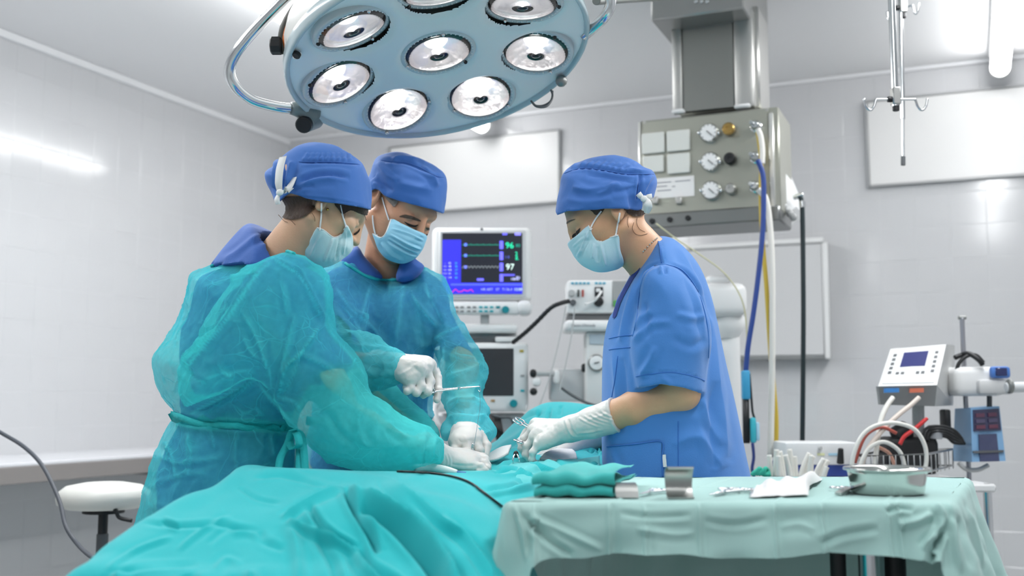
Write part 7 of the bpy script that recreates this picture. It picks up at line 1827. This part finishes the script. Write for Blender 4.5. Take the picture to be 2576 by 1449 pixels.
# gauze
G1 = [[(1886, 1254), (1930, 1253), (1990, 1251), (2034, 1250)], [(1900, 1236), (1940, 1240), (1990, 1238), (2040, 1232)], [(1908, 1228), (1950, 1231), (2000, 1226), (2066, 1216)], [(1925, 1220), (1960, 1220), (2010, 1216), (2070, 1210)]]
hz = [.004, .018, .016, .004]
rowsG = [[on_table(x, y, 0) for x, y in r] for r in G1]
R = np.array([spline(r, 10) for r in rowsG]); Gg = np.stack([spline(R[:, i], 8) for i in range(R.shape[1])], 1)
nvv, nuu = Gg.shape[:2]; 
for j in range(nvv):
    for i in range(nuu):
        s, t = j/(nvv-1), i/(nuu-1); Gg[j, i, 2] = ZT+.003+.020*math.sin(math.pi*s)**.7*(.55+.45*t)*(min(1, t*7)*min(1, (1-t)*6+.35))+.004*math.sin(t*21+s*4)*math.sin(math.pi*s)
v, f = gridmesh(Gg); v = v+vnormals(v, f)*(.0015*noise(v*90))[:, None]
if vnormals(v, f)[:, 2].mean() < 0: f = f[:, ::-1]
meta(mk('gauze_swab', v, f, M_gauze, None), 'rumpled white gauze swab on the instrument table left of the bowl', 'gauze')
# bowl
cb = on_table(2233, 1242, 0); rb = 101/(FPX/cb[1])
Mb = axis_frame(cb, UP); hb = .037
b = MB(); b.lathe([(rb*.83, .001), (rb*.86, .004), (rb*.90, hb*.55), (rb*.93, hb*.9), (rb*.95, hb), (rb*1.03, hb+.001), (rb*1.04, hb+.004), (rb*1.01, hb+.006), (rb*.93, hb+.003), (rb*.90, hb*.85), (rb*.86, .008), (rb*.80, .004), (.001, .004)], Mb, 56); meta(b.obj('steel_bowl', mat('polished_steel', 'cfd0cc', .12, 1.0), None, True), 'polished steel bowl with a rolled rim on the instrument table', 'bowl')

# ------------------------------------------------------------------ instruments in the hands and on the drape
T = clamp('needle holder gripped in the upper gloved hand, suture hanging from its tip', P(1066, 985, 2.585), P(1208, 972, 2.60), .0085, M_chrome, 'needle_holder', fl=np.array([0, -.25, 1.0]))
b = MB(); b.tube([P(1206, 972, 2.60), P(1209, 980, 2.60), P(1206, 985, 2.60), P(1202, 981, 2.60)], .0008, 6, 6); meta(b.obj('suture_needle', M_chrome, None, True), 'small curved needle in the jaws of the needle holder', 'needle')
b = MB(); b.tube([P(1206, 985, 2.60), P(1208, 1020, 2.60), P(1202, 1060, 2.585), P(1196, 1100, 2.56), P(1192, 1122, 2.55)], .0005, 5, 8); meta(b.obj('suture', mat('thread', '6d8f98', .6), None, True), 'fine suture thread from the needle holder down to the lower hands', 'thread')
T = thing('tissue_forceps', 'fine steel forceps tip between the lower gloved hands', 'instrument', P(1190, 1138, 2.54))
for s in (-1, 1): b = MB(); b.tube([P(1191+s*1.2, 1116, 2.545), P(1189+s*2.5, 1128, 2.545), P(1188+s*1, 1140, 2.545)], .0016, 6, 4); b.obj('prong', M_chrome, T, True)
clamp('steel scissors with ring handles held in the right-hand gloved hand', P(1292, 1052, 2.66), P(1398, 1112, 2.64), .009, M_chrome, 'scissors', fl=np.array([.45, -.35, .85]))
clamp('steel clamp with one ring showing under the scissors hand', P(1296, 1109, 2.60), P(1346, 1116, 2.64), .006, M_chrome, fl=np.array([0, -.3, 1.0]))
T = thing('towel_clip', 'small steel towel clip standing on the drape below the scissors hand', 'clip', P(1305, 1164, 2.56))
b = MB(); b.tube([P(1291, 1164, 2.55), P(1291, 1152, 2.55), P(1298, 1141, 2.56), P(1305, 1152, 2.55), P(1307, 1163, 2.55)], .0018, 8, 6); b.obj('jaw', M_chrome, T, True)
b = MB(); b.ball(P(1298, 1143, 2.56), (.006, .004, .008), 6); b.obj('pivot', M_black, T, True)
# cautery pencil and cord
T = thing('cautery_pencil', 'white cautery pencil lying on the drape beside the lower fist', 'instrument', P(1110, 1190, 2.38))
c = [P(1042, 1178, 2.36), P(1080, 1176, 2.38), P(1120, 1182, 2.37), P(1150, 1188, 2.36)]
b = MB(); b.tube(c, [.0075, .0085, .0080, .0045], 12, 6); b.obj('handle', mat('pencil_white', 'eef0ee', .4), T, True)
b = MB(); b.tube([P(1150, 1188, 2.36), P(1172, 1191, 2.355)], .0030, 8); b.obj('nozzle', mat('pencil_blue', '5d86c8', .4), T, True)
b = MB(); b.tube([P(1172, 1191, 2.355), P(1200, 1196, 2.35)], [.0014, .0008], 6); b.obj('electrode', M_chrome, T, True)
tt2 = bvh(tv, tf)
pc_ = drop([td, tt2], [(1000, 1190), (1040, 1192), (1090, 1195), (1140, 1203), (1180, 1217), (1212, 1240), (1240, 1262), (1262, 1278)], .003, 8)
b = MB(); b.tube(pc_, .0022, 7); b.obj('cord', M_black, T, True, label='thin black cord curving over the drape')
